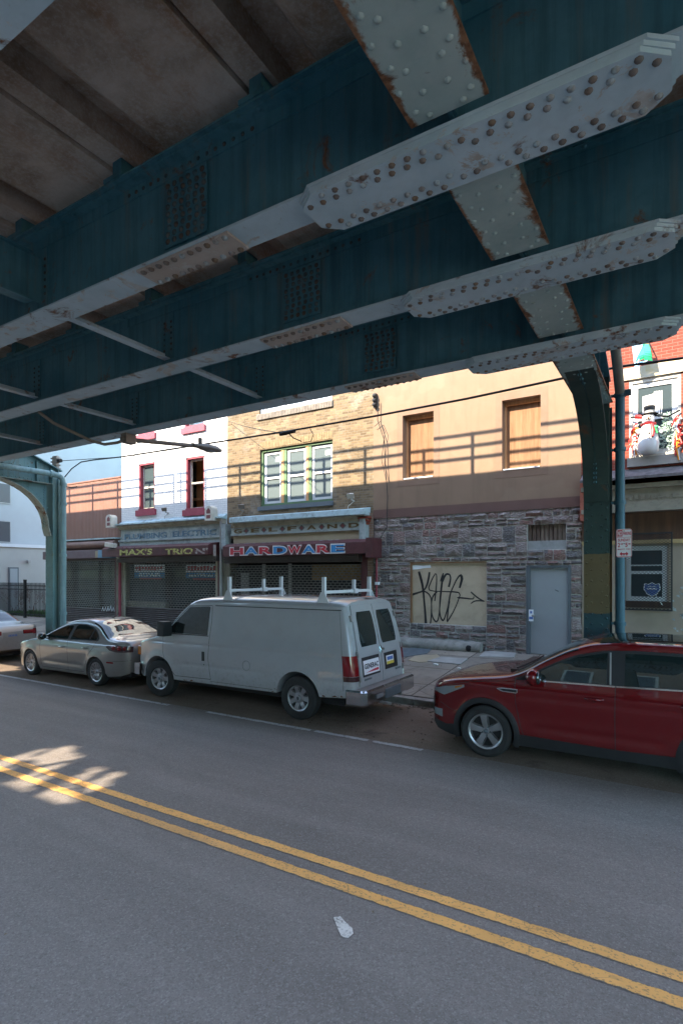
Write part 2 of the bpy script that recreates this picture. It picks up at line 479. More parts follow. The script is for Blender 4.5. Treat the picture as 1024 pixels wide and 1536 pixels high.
M['tan_brick'] = m_brick('tan_brick', (.105, .074, .042), (.255, .178, .10), (.165, .14, .105), dirt=(.33, .31, .27), dirt_amt=.25)
M['red_brick'] = m_brick('red_brick', (.19, .036, .022), (.25, .058, .036), (.20, .13, .10), dirt=(.14, .035, .025), size=.006)
M['white_brick'] = m_brick('white_painted_brick', (.70, .70, .69), (.78, .77, .75), (.56, .57, .57), dirt=(.50, .50, .50), dirt_amt=.35, bump=.9)
M['brown_brick'] = m_brick('brown_brick', (.20, .13, .09), (.27, .17, .12), (.25, .21, .18))
M['pink_brick'] = m_brick('pale_red_brick', (.40, .17, .11), (.47, .23, .15), (.44, .36, .3))

def m_stucco():
    k = NT('ochre_stucco')
    c = k.mix(k.ramp(k.noise(.8, 7, .62, dist=.3), [(.3, 0.), (.7, 1.)]), (.205, .14, .096), (.24, .164, .114))
    c = k.mix(k.math('MULTIPLY', k.ramp(k.noise(1.5, 6, .7, vec=k.mapping((2.5, 2.5, .35))), [(.5, 0.), (.72, 1.)]), .45), c, (.15, .112, .077))
    c = k.mix(k.math('MULTIPLY', k.ramp(k.noise(.6, 3, .5), [(.56, 0.), (.58, 1.)]), .22), c, (.27, .205, .145))
    k.bump(k.noise(90, 5, .7), .45, .006)
    return k.set(c, .92, 0, .2)
M['stucco'] = m_stucco()
M['stucco_band'] = pm('terracotta_stucco', (.195, .125, .085), .92, var=.1, scale=1.2, bump=.4, bscale=90)
M['maroon_band'] = pm('maroon_stucco', (.125, .07, .058), .92, var=.1, scale=1.2, bump=.4, bscale=90)

def m_stone():
    k = NT('split_face_stone')
    g = k.n.new('ShaderNodeNewGeometry')
    c = k.ramp(g.outputs['Random Per Island'], [(0., (.12, .115, .122)), (.17, (.27, .21, .195)), (.34, (.37, .30, .28)), (.46, (.26, .17, .155)), (.6, (.28, .225, .215)), (.72, (.165, .15, .158)), (.82, (.35, .295, .275)), (.93, (.26, .135, .115))], 'CONSTANT')
    c = k.mix(k.ramp(k.noise(7, 7, .7, dist=.5), [(.3, 0.), (.75, .75)]), c, mul((.30, .27, .255), .55))
    c = k.mix(k.math('MULTIPLY', k.ramp(k.noise(22, 5, .7), [(.5, 0.), (.7, 1.)]), .4), c, (.42, .37, .34))
    h = k.math('ADD', k.noise(11, 7, .65, vec=k.mapping((1, 1, 2.2))), k.math('MULTIPLY', k.vor(17, k.mapping((1, 1, 2))), .6))
    k.bump(h, 1.0, .05)
    return k.set(c, .9, 0, .3)
M['stone'] = m_stone()
M['mortar'] = pm('pale_mortar', (.46, .44, .42), .95, var=.2, scale=6, bump=.3)

def m_wood(name, a, b, sc=(1, 1, 1), rough=.75):
    k = NT(name)
    v = k.mapping((9, 9, .8))
    c = k.mix(k.ramp(k.noise(1.6, 6, .65, v, dist=.5), [(.3, 0.), (.7, 1.)]), a, b)
    c = k.mix(k.math('MULTIPLY', k.ramp(k.noise(2.2, 3, .6, k.mapping((3.2, 3.2, .25))), [(.5, 0.), (.66, 1.)]), .5), c, mul(b, 1.3))
    k.bump(k.noise(5, 5, .6, v), .2, .004)
    return k.set(c, rough, 0, .3)
M['ply'] = m_wood('weathered_plywood', (.15, .075, .035), (.245, .135, .072))
M['ply_pale'] = pm('painted_plywood', (.44, .345, .25), .85, var=.08, scale=1.5, bump=.2, dirt=(.25, .2, .14), dirt_amt=.5)
M['osb'] = pm('chipboard', (.22, .125, .05), .85, var=.35, scale=16, bump=.3)
M['wood_raw'] = m_wood('raw_orange_lumber', (.46, .22, .09), (.60, .34, .17))
M['wood_dark'] = m_wood('dark_stained_wood', (.055, .028, .018), (.10, .05, .03))
M['beige'] = pm('beige_painted_board', (.34, .28, .19), .8, var=.1, scale=1.5, dirt=(.3, .23, .15))
M['cream'] = pm('peeling_cream_paint', (.36, .33, .26), .8, var=.15, scale=3, dirt=(.14, .12, .09), dirt_amt=.6)
M['tanwall'] = pm('tan_plaster', (.27, .22, .17), .9, var=.12, scale=1.5, bump=.3)
M['ltblue'] = pm('pale_blue_peeling_paint', (.30, .345, .345), .7, var=.15, scale=3, dirt=(.13, .15, .15), dirt_amt=.75)
M['ledge'] = pm('pale_blue_ledge_tin', (.40, .53, .57), .6, var=.12, scale=2.5, dirt=(.12, .13, .13), dirt_amt=.7)
M['frieze'] = pm('grey_green_frieze', (.33, .38, .365), .7, var=.08, scale=2)
M['stonebeige'] = pm('beige_cornice_paint', (.21, .195, .155), .75, var=.15, scale=3, dirt=(.1, .09, .07), dirt_amt=.5)
M['maroon'] = pm('maroon_shutter_hood', (.085, .026, .028), .5, var=.2, scale=3, dirt=(.045, .02, .02), dirt_amt=.5)
M['maroonwood'] = pm('maroon_window_paint', (.26, .04, .06), .55, var=.15, scale=3)
M['pinkledge'] = pm('sunlit_maroon_sill_paint', (.55, .20, .13), .7)  # maroon sill paint with the sunlight put into its colour
M['brownmetal'] = None
M['white'] = pm('white_vinyl', (.56, .58, .60), .4, var=.05, scale=2, bump=.03)
M['whitewood'] = pm('white_frame_paint', (.52, .50, .45), .6, var=.12, scale=4, dirt=(.4, .34, .22), dirt_amt=.5)
M['green'] = pm('green_window_paint', (.085, .155, .075), .6, var=.15, scale=3)
M['shutter'] = pm('galvanised_shutter', (.17, .16, .15), .5, .35, var=.2, scale=3, bump=.05)
M['shutterslat'] = pm('brown_shutter_slat', (.07, .055, .05), .55, .2, var=.2, scale=3, bump=.05)
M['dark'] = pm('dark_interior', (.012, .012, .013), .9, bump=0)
M['black'] = pm('black_plastic', (.010, .010, .011), .6, bump=.05)
M['iron'] = pm('black_iron', (.012, .013, .016), .45, .3, bump=.05)
M['rubber'] = pm('tyre_rubber', (.018, .018, .018), .8, bump=.2)
M['chrome'] = pm('bumper_chrome', (.55, .55, .56), .14, 1., var=.08, bump=0)
M['alloy'] = pm('alloy_rim', (.36, .36, .37), .38, .8, var=.06, bump=0)
M['grey'] = pm('grey_metal', (.30, .29, .28), .5, .4)
M['lampgrey'] = pm('weathered_lamp_metal', (.19, .17, .145), .6, .2, var=.2)
M['dooorgrey'] = pm('grey_steel_door', (.27, .295, .31), .5, var=.05, scale=1.2, bump=.03)
M['doorframe'] = pm('dark_grey_door_frame', (.10, .12, .135), .5, var=.1)
M['paper'] = pm('white_paper', (.78, .80, .84), .7, var=.03, bump=0)
M['bluepaper'] = pm('blue_print', (.08, .15, .40), .7, var=.05, bump=0)
M['signwhite'] = pm('sign_white', (.74, .72, .74), .4, var=.04, bump=0)
M['signred'] = pm('sign_red', (.50, .015, .04), .4, var=.05, bump=0)
M['ink'] = pm('black_ink', (.01, .01, .012), .6, bump=0)
M['letterred'] = pm('letter_red', (.45, .03, .045), .5, var=.12, bump=0)
M['letterblue'] = pm('letter_blue', (.03, .21, .46), .5, var=.12, bump=0)
M['letteroutline'] = pm('letter_pale_outline', (.62, .60, .58), .5, bump=0)
M['gold'] = pm('gold_letter', (.115, .07, .022), .5, var=.12, bump=0)
M['diamond'] = pm('maroon_diamond', (.16, .05, .05), .5, bump=0)
M['letteryellow'] = pm('letter_yellow_green', (.42, .40, .12), .5, var=.4, scale=9, bump=0)
M['letterpeel'] = pm('peeled_letter_tone', (.30, .26, .24), .6, var=.4, scale=9, bump=0)
M['platetext'] = pm('weathered_blue_letter', (.09, .16, .22), .6, var=.2, bump=0)
M['grass'] = pm('grass_green', (.06, .15, .025), .9, var=.35, scale=6)
M['twig'] = pm('bare_twig', (.16, .11, .085), .9)
M['curtain'] = pm('white_curtain', (.72, .72, .72), .9, var=.06)
M['snow'] = pm('white_blow_mould_plastic', (.58, .58, .59), .35, var=.03, bump=0)
M['red'] = pm('red_plastic', (.55, .03, .03), .4, bump=0)
M['orange'] = pm('orange_plastic', (.75, .28, .03), .4, bump=0)
M['greenplastic'] = pm('green_plastic', (.05, .35, .14), .5, bump=0)
M['flaggreen'] = pm('green_flag_cloth', (.02, .42, .19), .8, var=.1, bump=0)
M['flagblue'] = pm('pale_blue_flag_cloth', (.45, .66, .82), .8, var=.1, bump=0)
M['shingle'] = pm('worn_slate_shingle', (.10, .09, .095), .85, var=.3, scale=5, dirt=(.22, .2, .2), dirt_amt=.6, bump=.4)
M['officewhite'] = pm('white_panel_wall', (.33, .335, .335), .7, var=.05, scale=.8)
M['officelow'] = pm('cream_rendered_wall', (.35, .345, .325), .8, var=.06, scale=.8)
M['greyfar'] = pm('grey_far_wall', (.30, .33, .36), .8)
M['roofing'] = pm('roof_felt', (.08, .08, .085), .95)
M['cable'] = pm('cable_sheath', (.012, .012, .013), .7, bump=0)
M['cablepale'] = pm('pale_cable', (.22, .20, .18), .7, bump=0)
M['board'] = pm('trampled_board', (.30, .29, .27), .9, var=.2, scale=3)
M['litter'] = pm('paper_litter', (.60, .58, .55), .9)

def m_corr():
    k = NT('corrugated_brown_siding')
    s = k.sep()
    w = k.n.new('ShaderNodeTexWave'); w.wave_type = 'BANDS'; w.bands_direction = 'X'; w.inputs['Scale'].default_value = 3.3
    k.lk(k.tc.outputs['Object'], w.inputs[0])
    c = k.mix(k.ramp(k.noise(1.6, 7, .65, k.mapping((2, 2, .5))), [(.3, 0.), (.7, 1.)]), (.19, .092, .065), (.245, .12, .085))
    c = k.mix(k.math('MULTIPLY', k.ramp(k.noise(3.0, 6, .7, k.mapping((6, 6, .35))), [(.55, 0.), (.75, 1.)]), .35), c, (.12, .075, .066))
    k.bump(w.outputs[1], .8, .02)
    return k.set(c, .55, 0, .4)
M['brownmetal'] = m_corr()

def glass(name, col=(.012, .016, .018), rough=.03, ior=1.52, trans=0.):
    k = NT(name)
    k.set(col, rough, 0, .6)
    k.bsdf.inputs['IOR'].default_value = ior
    k.bsdf.inputs['Transmission Weight'].default_value = trans
    k.bump(k.noise(1.5, 2), .04, .004)
    return k.mat
M['glass'] = glass('window_glass', (.03, .045, .05))
M['glass_dirty'] = glass('dusty_shop_glass', (.014, .017, .018), .3, 1.3)
M['glass_car'] = glass('tinted_car_glass', (.012, .02, .02), .02, 1.6)
M['glass_pale'] = glass('hazy_window_glass', (.05, .07, .078), .06)
M['glass_blind'] = glass('glass_over_grey_blind', (.11, .14, .15), .08)
M['lens_red'] = glass('red_lamp_lens', (.17, .005, .008), .08)
M['lens_dark'] = glass('smoked_lamp_lens', (.05, .02, .022), .08)
M['lens_clear'] = glass('clear_lamp_lens', (.20, .215, .225), .08)
M['lens_amber'] = glass('amber_lamp_lens', (.42, .14, .015), .1)

def carpaint(name, col, spec=.5, rough=.35, metal=0., dirt=.12, dirtcol=(.2, .18, .15)):
    k = NT(name)
    s = k.sep()
    n = k.noise(2.2, 6, .65)
    c = k.mix(k.math('MULTIPLY', k.ramp(n, [(.45, 0.), (.8, 1.)]), dirt), col, dirtcol)
    low = k.ramp(k.math('ADD', s[2], k.math('MULTIPLY', k.noise(5, 4), .25)), [(.35, .55), (.75, 0.)])
    c = k.mix(k.math('MULTIPLY', low, dirt * 2.2), c, dirtcol)
    # fine road film and splashes along the lower body
    spl = k.math('MULTIPLY', k.ramp(k.noise(16, 6, .7), [(.5, 0.), (.7, 1.)]), k.ramp(s[2], [(.3, .8), (1.1, .05)]))
    c = k.mix(k.math('MULTIPLY', spl, min(1, dirt * 3)), c, mul(dirtcol, .6))
    return k.set(c, rough, metal, spec, 1.0)
M['vanwhite'] = carpaint('white_van_paint', (.33, .335, .345), dirt=.22)
M['silver'] = carpaint('silver_car_paint', (.20, .195, .185), metal=.55, rough=.38)
M['champagne'] = carpaint('champagne_car_paint', (.33, .32, .30), metal=.5, rough=.38)
M['wine'] = carpaint('wine_red_car_paint', (.125, .002, .004), spec=.15, metal=.1, rough=.22, dirt=.03)
M['rustspot'] = pm('bubbling_rust', (.12, .055, .025), .9, var=.5, scale=20)
M['primer'] = pm('orange_primer_spot', (.45, .16, .08), .6)
# ------------------------------------------------------------------ ground, road, pavement
YF = 14.3            # shop-front plane
ZF = 0.50            # pavement height against the shop fronts
KERB_Y = 9.75

def sheet(name, x0, x1, y0, y1, z, mat):
    mb = MB(); mb.face([(x0, y0, z), (x1, y0, z), (x1, y1, z), (x0, y1, z)])
    return tag(mb.build(name, mat), kind='structure')

sheet('ground', -400, 300, -300, 400, -.03, M['ground'])
sheet('road', -90, 40, -2.1, KERB_Y + .02, 0.0, M['asphalt'])
sheet('parking_lane', -90, 40, 7.40, KERB_Y, .004, M['parking'])

mb = MB()
for yc in (3.79, 4.04):
    mb.face([(-90, yc - .058, .005), (40, yc - .058, .005), (40, yc + .058, .005), (-90, yc + .058, .005)])
tag(mb.build('centre_line', M['yellow']), kind='structure')
mb = MB()
for a, b in ((-60, -8.35), (-7.35, -5.06), (-4.98, -4.02), (-3.93, -3.14)):
    n = max(2, int((b - a) / .12)) if b - a < 8 else 2
    for i in range(n):
        xa = a + (b - a) * i / n; xb = a + (b - a) * (i + 1) / n
        mb.face([(xa, 7.27, .009), (xb, 7.27, .009), (xb, 7.375, .009), (xa, 7.375, .009)])
tag(mb.build('parking_line', M['whiteline']), kind='structure')
# splash of old white paint on the near lane
c = [G(*p, .006) for p in ((500, 1376), (510, 1374), (517, 1382), (528, 1392), (530, 1400), (522, 1407), (512, 1405), (506, 1392))]
mb = MB(); mb.face(c)
tag(mb.build('paint_mark', M['splash']), kind='structure')

mb = MB(); rr = random.Random(41); x = -60.0
while x < 30:
    L_ = rr.uniform(1.3, 2.2); a_, b_ = rr.uniform(-.012, .01), rr.uniform(-.012, .008)
    mb.box(x, x + L_ - .014, KERB_Y + a_, KERB_Y + .2, -.02, .135 + b_); x += L_
mb.box(-90, 40, KERB_Y + .03, KERB_Y + .199, -.02, .118)
tag(mb.build('kerb', M['kerb'], bevel=.016), kind='structure')
# far pavement rises gently to the shop fronts
mb = MB()
xs = [-90 + 1.0 * i for i in range(131)]
ys = [KERB_Y + .2, 11.0, 12.2, 13.3, YF + .5]
rnd = random.Random(3)
hz = {}
for i, x in enumerate(xs):
    for j, y in enumerate(ys):
        z = .139 + (ZF - .139) * ((y - ys[0]) / (YF - ys[0]))
        if 0 < j: z += rnd.uniform(-.012, .012)
        hz[i, j] = mb.vert((x, y, z))
for i in range(len(xs) - 1):
    for j in range(len(ys) - 1):
        mb.idx((hz[i, j], hz[i + 1, j], hz[i + 1, j + 1], hz[i, j + 1]))
tag(mb.build('pavement', M['sidewalk']), kind='structure')
mb = MB(); mb.box(-90, 40, -6.5, -2.1, -.02, .15)
tag(mb.build('near_pavement', M['lot']), kind='structure')
sheet('bounce_lot', -24.5, -20.6, -45, -6.5, .02, M['lot'])  # unseen pale ground, added to bounce sunlight under the railway
sheet('bounce_lot', 4.2, 19.0, -45, -6.5, .02, M['lot'])  # second added sheet out of view, bouncing sun up to the steel

def pave_z(y): return .139 + (ZF - .139) * ((y - 9.95) / (YF - 9.95))

# ------------------------------------------------------------------ the elevated railway
EL = thing('elevated_railway', 'dark teal riveted steel elevated railway spanning overhead across the street', 'elevated railway', (-1.18, 10.2, 0))
ZB = 5.25      # underside of the girders
ZT = 6.14      # top of the girders
XA, XB = -52.0, 12.0
BENTS = (-1.2, -16.8, -32.4, -48.0)
GIRD = (1.40, 3.43, 5.15, 7.05)

def rivet_rows(mb, xs, ys, z, r=.024, jit=0):
    for x in xs:
        for y in ys: mb.dome((x, y, z), (0, 0, -1), r, r * .62)

def lin(a, b, n): return [a + (b - a) * i / (n - 1) for i in range(n)]

g_label = ['girder nearest the road centre', None, None, None]
for gi, y in enumerate(GIRD):
    g = MB()
    g.box(XA, XB, y - .009, y + .009, ZB + .02, ZT)                       # web
    # angles that tie the web to the flanges
    for s in (-1, 1):
        g.box(XA, XB, y + s * .010, y + s * .115, ZT - .022, ZT - .004)
        g.box(XA, XB, y + s * .010, y + s * .024, ZT - .13, ZT - .022)
        g.box(XA, XB, y + s * .010, y + s * .024, ZB + .022, ZB + .13)
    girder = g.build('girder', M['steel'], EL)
    f = MB()
    f.box(XA, XB, y - .148, y + .148, ZB, ZB + .019)
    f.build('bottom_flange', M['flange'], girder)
    f = MB()
    f.box(XA, XB, y - .15, y + .15, ZT, ZT + .02)
    f.build('top_flange', M['steel'], girder)
    for bx in BENTS[:3]:
        # fish-bellied cover plates stacked under the girder at each bent
        cp = MB()
        L = 1.19
        outline = [(-L, -.12), (-L + .14, -.232), (L - .14, -.232), (L, -.12), (L, .12), (L - .14, .232), (-L + .14, .232), (-L, .12)]
        for k, (sc, za, zb) in enumerate(((1.0, ZB - .026, ZB - .002), (.985, ZB - .056, ZB - .028), (.97, ZB - .088, ZB - .058))):
            cp.prism([(px * sc, py * (1 if k == 2 else .97)) for px, py in outline], lambda p: (bx + p[0], y + p[1], za), lambda p: (bx + p[0], y + p[1], zb))
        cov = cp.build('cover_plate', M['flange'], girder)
        rv = MB()
        if bx == BENTS[0]:
            xs = [x for x in lin(bx - L + .1, bx + L - .1, 21) if abs(x - bx) > .2]
            for k, x in enumerate(xs):
                for yy in (-.185, -.12, .12, .185):
                    if (k in (0, len(xs) - 1)) and abs(yy) > .15: continue
                    rv.dome((x + (.03 if abs(yy) > .15 else 0), y + yy, ZB - .088), (0, 0, -1), .0245, .018)
            for x in (bx - .12, bx + .12):
                for yy in (-.1, .1): rv.dome((x, y + yy, ZB - .088), (0, 0, -1), .0245, .018)
            for x in (bx - .04, bx + .05):
                for yy in (-.17, .17): rv.dome((x, y + yy * .9, ZB - .088), (0, 0, -1), .0245, .018)
            rv.build('rivets', M['rivet'], cov, smooth=50)
    # web splice and flange splice between the bents
    for sx in (-3.67, -19.3):
        for s in (-1, 1):
            sp = MB()
            sp.box(sx - .26, sx + .26, y + s * .026, y + s * .038, ZB + .15, ZT - .15); sp.mi = 1
            for x in lin(sx - .21, sx + .21, 6):
                if sx < -10: continue
                for z in lin(ZB + .2, ZT - .2, 9):
                    sp.dome((x + (.02 if int(z * 90) % 2 else 0), y + s * .038, z), (0, s, 0), .027, .02, 6)
            for x in lin(sx - .75, sx + .75, 16):
                if sx < -10: continue
                sp.dome((x, y + s * .025, ZT - .08), (0, s, 0), .02, .014, 6)
            sp.build('web_splice', [M['steel'], M['rivet_dark']], girder, smooth=50)
        fs = MB()
        fs.box(sx - .52, sx + .58, y - .13, y + .13, ZB - .022, ZB - .002); fs.mi = 1
        if sx > -10:
            for x in lin(sx - .46, sx + .52, 11):
                for yy in (-.095, .095): fs.dome((x, y + yy, ZB - .022), (0, 0, -1), .03, .024)
        fs.build('flange_splice', [M['plate_brown'], M['rivet']], girder, smooth=50)
    # small rivet groups on the webs where the diaphragms are connected
    rv = MB()
    for dx in (-5.87, -8.97, -12.1, -15.2):
        for s in (-1, 1):
            rv.mi = 0; rv.box(dx - .1, dx + .1, y + s * .010, y + s * .022, ZB + .14, ZT - .14); rv.mi = 1
            for x in (dx - .065, dx + .065):
                for z in lin(ZB + .26, ZT - .26, 6): rv.dome((x, y + s * .022, z), (0, s, 0), .019, .014, 6)
    rv.build('web_stiffener', [M['steel'], M['rivet_dark']], girder, smooth=50)
    rv = MB()
    rr = random.Random(gi)
    for k in range(52):
        x = -16 + k * .3
        for s in (-1, 1):
            if rr.random() < .32: rv.dome((x, y + s * .085, ZT - .022), (0, 0, -1), .022, .016, 6)
    rv.build('flange_rivets', M['steel'], girder, smooth=50)

# cross diaphragms between the girders
for dx in (-5.87, -8.97, -12.1, -15.2, 1.9, 5.0):
    for ya, yb in zip(GIRD, GIRD[1:]):
        d = MB()
        if ya < 2:
            d.box(dx - .007, dx + .007, ya + .025, yb - .025, ZB + .16, ZT - .25)
            d.box(dx - .07, dx + .07, ya + .15, yb - .15, ZB + .13, ZB + .148)
            d.box(dx - .06, dx + .06, ya + .15, yb - .15, ZT - .25, ZT - .236)
            d.build('diaphragm', M['steel'], EL)
        else:
            d.box(dx - .055, dx + .055, ya + .03, yb - .03, ZB + .13, ZB + .142)
            d.box(dx - .055, dx - .043, ya + .03, yb - .03, ZB + .142, ZB + .22)
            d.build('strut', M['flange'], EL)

# riveted cross girders and columns
def bent(bx, detailed):
    cg = MB()
    y0, y1 = -2.3, 10.22
    cg.box(bx - .008, bx + .008, y0, 8.9, ZB + .06, ZT)
    for s in (-1, 1):
        cg.box(bx + s * .008, bx + s * .024, y0, y1 - .3, ZB + .075, ZB + .2)
    # tapering outer end
    cg.xprism([(8.9, ZB + .06), (10.2, ZB + .06), (10.2, 5.80), (8.9, 6.3)], bx - .0085, bx + .0085)
    web = cg.build('cross_girder', M['column'] if bx < -10 else M['steel'], EL)
    fl = MB()
    edges = [y0] + [v for g in GIRD for v in (g - .236, g + .236)] + [9.98]
    for a, b in zip(edges[::2], edges[1::2]):
        fl.box(bx - .245, bx + .245, a, b, ZB + .045, ZB + .065)
        if detailed:
            for s in (-1, 1):
                ny = max(2, int((b - a) / .16))
                for k in range(ny):
                    yy = a + .1 + (b - a - .2) * k / max(1, ny - 1)
                    fl.dome((bx + s * (.20 if k % 2 else .17), yy, ZB + .045), (0, 0, -1), .023, .014, 6)
                    fl.dome((bx + s * (.075 if k % 2 else .105), yy + .06, ZB + .045), (0, 0, -1), .023, .014, 6)
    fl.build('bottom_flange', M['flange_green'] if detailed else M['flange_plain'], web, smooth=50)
    tf = MB()
    a = (bx, 8.75, 6.36); b = (bx, 10.32, 5.76)
    tf.bar(a, b, .36, .03)
    for s in (-1, 1):
        tf.box(bx + s * .02, bx + s * .1, 9.55, 9.57, ZB + .08, 5.98)
        tf.box(bx + s * .02, bx + s * .1, 9.99, 10.01, ZB + .08, 5.82)
        for k in range(9):
            for zz in (ZB + .12, ZB + .32, ZB + .52):
                tf.dome((bx + s * .0225, 7.5 + k * .25 + (.1 if zz > 5.5 else 0), zz), (s, 0, 0), .024, .018, 6)
        for k in range(20):
            tf.dome((bx + s * .024, 7.4 + k * .12, ZB + .15), (s, 0, 0), .02, .015, 6)
    tf.build('top_flange', M['column'] if bx < -10 else M['steel'], web, smooth=50)
    # curved knee bracket under the cross girder
    kb = MB()
    cy, cz, ry, rz = 8.15, 3.95, 1.72, ZB + .045 - 3.95
    arc = [(cy + ry * math.sin(a), cz + rz * math.cos(a)) for a in [math.radians(d) for d in range(0, 91, 6)]]
    poly = arc + [(9.9, 3.95), (9.9, ZB + .05), (cy, ZB + .05)]
    kb.xprism([(p[0], p[1]) for p in poly], bx - .011, bx + .011)
    kn = kb.build('knee_bracket', M['column'] if bx < -10 else M['steel'], EL)
    kf = MB()
    wd = .19
    for (ya, za), (yb, zb) in zip(arc, arc[1:]):
        kf.prism([(ya, za), (yb, zb), (yb + .015, zb + .015), (ya + .015, za + .015)], lambda p: (bx - wd, p[0], p[1]), lambda p: (bx + wd, p[0], p[1]))
    kf.bar((bx, arc[-1][0] + .005, arc[-1][1] + .02), (bx, 9.95, 3.70), .36, .03, (0, 1, 0))
    kf.build('bracket_flange', M['flange_plain'] if bx < -10 else M['column_band'], kn, smooth=40, fix=False)
    kr = MB()
    for k, (ya, za) in enumerate(arc):
        for s in (-1, 1):
            dy, dz = ya - cy, za - cz
            q = 1.10
            kr.dome((bx + s * .011, cy + dy * q + .05, min(ZB + .0, cz + dz * q + .03)), (s, 0, 0), .02, .016, 6)
            kr.dome((bx + s * .011, 9.82, 4.0 + k * .075), (s, 0, 0), .022, .018, 6)
    kr.build('bracket_rivets', M['column'] if bx < -10 else M['steel'], kn, smooth=50)
    # column: front and back plates with laced channels
    for yc, vis in ((10.2, True), (-2.15, False)):
        c = MB(); zb = .12
        c.box(bx - .195, bx + .195, yc - .205, yc - .185, zb, 5.33)
        c.box(bx - .195, bx + .195, yc + .185, yc + .205, zb, 5.33)
        c.box(bx - .17, bx + .17, yc - .012, yc + .012, zb, 5.8 if vis else 5.33)
        c.box(bx + .125, bx + .137, yc - .185, yc + .185, zb, 5.6 if vis else 5.33)
        c.box(bx - .137, bx - .125, yc - .185, yc + .185, zb, 5.6 if vis else 5.33)
        c.box(bx - .28, bx + .28, yc - .3, yc + .3, zb - .04, zb + .03)
        for s in (-1, 1):
            for k in range(21):
                c.dome((bx + s * .15, yc - .205, .35 + k * .18), (0, -1, 0), .021, .017, 6)
                c.dome((bx + s * .075, yc - .205, .42 + k * .18), (0, -1, 0), .021, .017, 6)
                c.dome((bx + .137, yc + s * .15, .35 + k * .23), (1, 0, 0), .02, .016, 6)
        m = M['column_band'] if bx > -10 else M['column_rusty']
        c.build('column', m, EL, smooth=50)
for i, bx in enumerate(BENTS): bent(bx, i == 0)

# ribbed concrete deck laid across the girders
mb = MB()
prof = []
z0 = ZT + .19
x = -52.0 + .29
per = 1.67
# each bay: flat soffit, sharp step up, narrow ledge, deep trough, sloping back down
pts = [(XA, z0)]
k = 0
e0 = -2.95 - per * 29
for i in range(38):
    e = e0 + per * i
    pts += [(e - .98, z0), (e, z0), (e + .001, z0 + .16), (e + .018, z0 + .16), (e + .02, z0 + .035), (e + .25, z0 + .045), (e + .252, z0 + .28), (e + .46, z0 + .28), (e + .60, z0 + .07)]
pts = [p for p in pts if XA - 1 <= p[0] <= XB + 1]
pts.sort(key=lambda p: p[0])
ya, yb = .42, 8.98
for (xa, za), (xb, zb) in zip(pts, pts[1:]):
    mb.face([(xa, ya, za), (xa, yb, za), (xb, yb, zb), (xb, ya, zb)])
mb.box(XA, XB, ya, yb, z0 + .3, z0 + .62)
mb.face([(XA, ya, z0), (XB, ya, z0), (XB, ya, z0 + .3), (XA, ya, z0 + .3)])
mb.face([(XA, yb, z0), (XB, yb, z0), (XB, yb, z0 + .3), (XA, yb, z0 + .3)])
deck = mb.build('deck', M['deck'], EL)
# solid parapets of the trackway and the handrails on top
ZP = 9.15
mb = MB(); mb.box(XA, XB, 8.88, 9.0, z0 + .1, ZP); mb.box(XA, XB, 8.8, 9.0, ZP - .1, ZP)
mb.build('parapet', M['stonebeige'], EL)
mb = MB(); mb.box(XA, XB, .34, .44, z0 + .1, 8.2)
mb.build('parapet', M['stonebeige'], EL)
mb = MB()
cut = -18.1
for h in (.45, .765, 1.08):
    mb.box(XA, cut - .05, 8.92, 8.98, ZP + h - .029, ZP + h + .029)
    mb.box(cut + .05, XB, 8.92, 8.98, ZP + h - .029, ZP + h + .029)
for k in range(-27, 12):
    xx = -6.85 + 1.62 * k
    mb.box(xx - .036, xx + .036, 8.92, 8.98, ZP, ZP + 1.12)
mb.box(-18.05 + .2, -18.05 + .26, 8.92, 8.98, ZP, ZP + 1.12)
mb.box(-17.5, -17.46, 8.92, 8.98, ZP, ZP + .7)
mb.build('handrail', M['steel'], EL)
# notch beside the rail gap
# gaps in the bays beside the girders (bearing blocks)
for i in range(8, 30):
    e = e0 + per * i
    for y in GIRD:
        mb = MB(); mb.box(e + .07, e + .19, y - .11, y + .11, ZT + .06, z0 + .05); mb.box(e + .0, e + .26, y - .16, y + .16, ZT + .021, ZT + .06)
        mb.build('bearing_block', M['steel'], EL)

# ------------------------------------------------------------------ pipes, lamp and cables hung on the structure
t = thing('riser_pipe', 'blue riser pipe standing beside the near column and carrying the parking sign', 'pipe', (-.86, 10.12, .15))
mb = MB(); mb.tube([(-.862, 10.12, .15), (-.862, 10.12, 5.50)], .072, 16)
mb.build('pipe', M['pipe_blue'], t, smooth=60)
mb = MB(); mb.tube([(-.862, 10.12, 5.46), (-.86, 9.7, 5.75), (-.85, 8.9, 6.1), (-.85, 7.9, 6.24)], .075, 14)
mb.build('upper_pipe', M['lampgrey'], t, smooth=60)
for z in (1.7, 3.68, 4.55, 5.44):
    mb = MB()
    mb.lathe([(.072, z - .03), (.09, z - .03), (.09, z + .03), (.072, z + .03)], (-.862, 10.12, 0), 'z', 16)
    mb.box(-1.0, -.88, 10.10, 10.14, z - .02, z + .02)
    if z > 5: mb.box(-.80, -.70, 10.06, 10.16, 5.42, 5.5)
    mb.build('pipe_clamp', M['pipe_blue'], t, smooth=40)

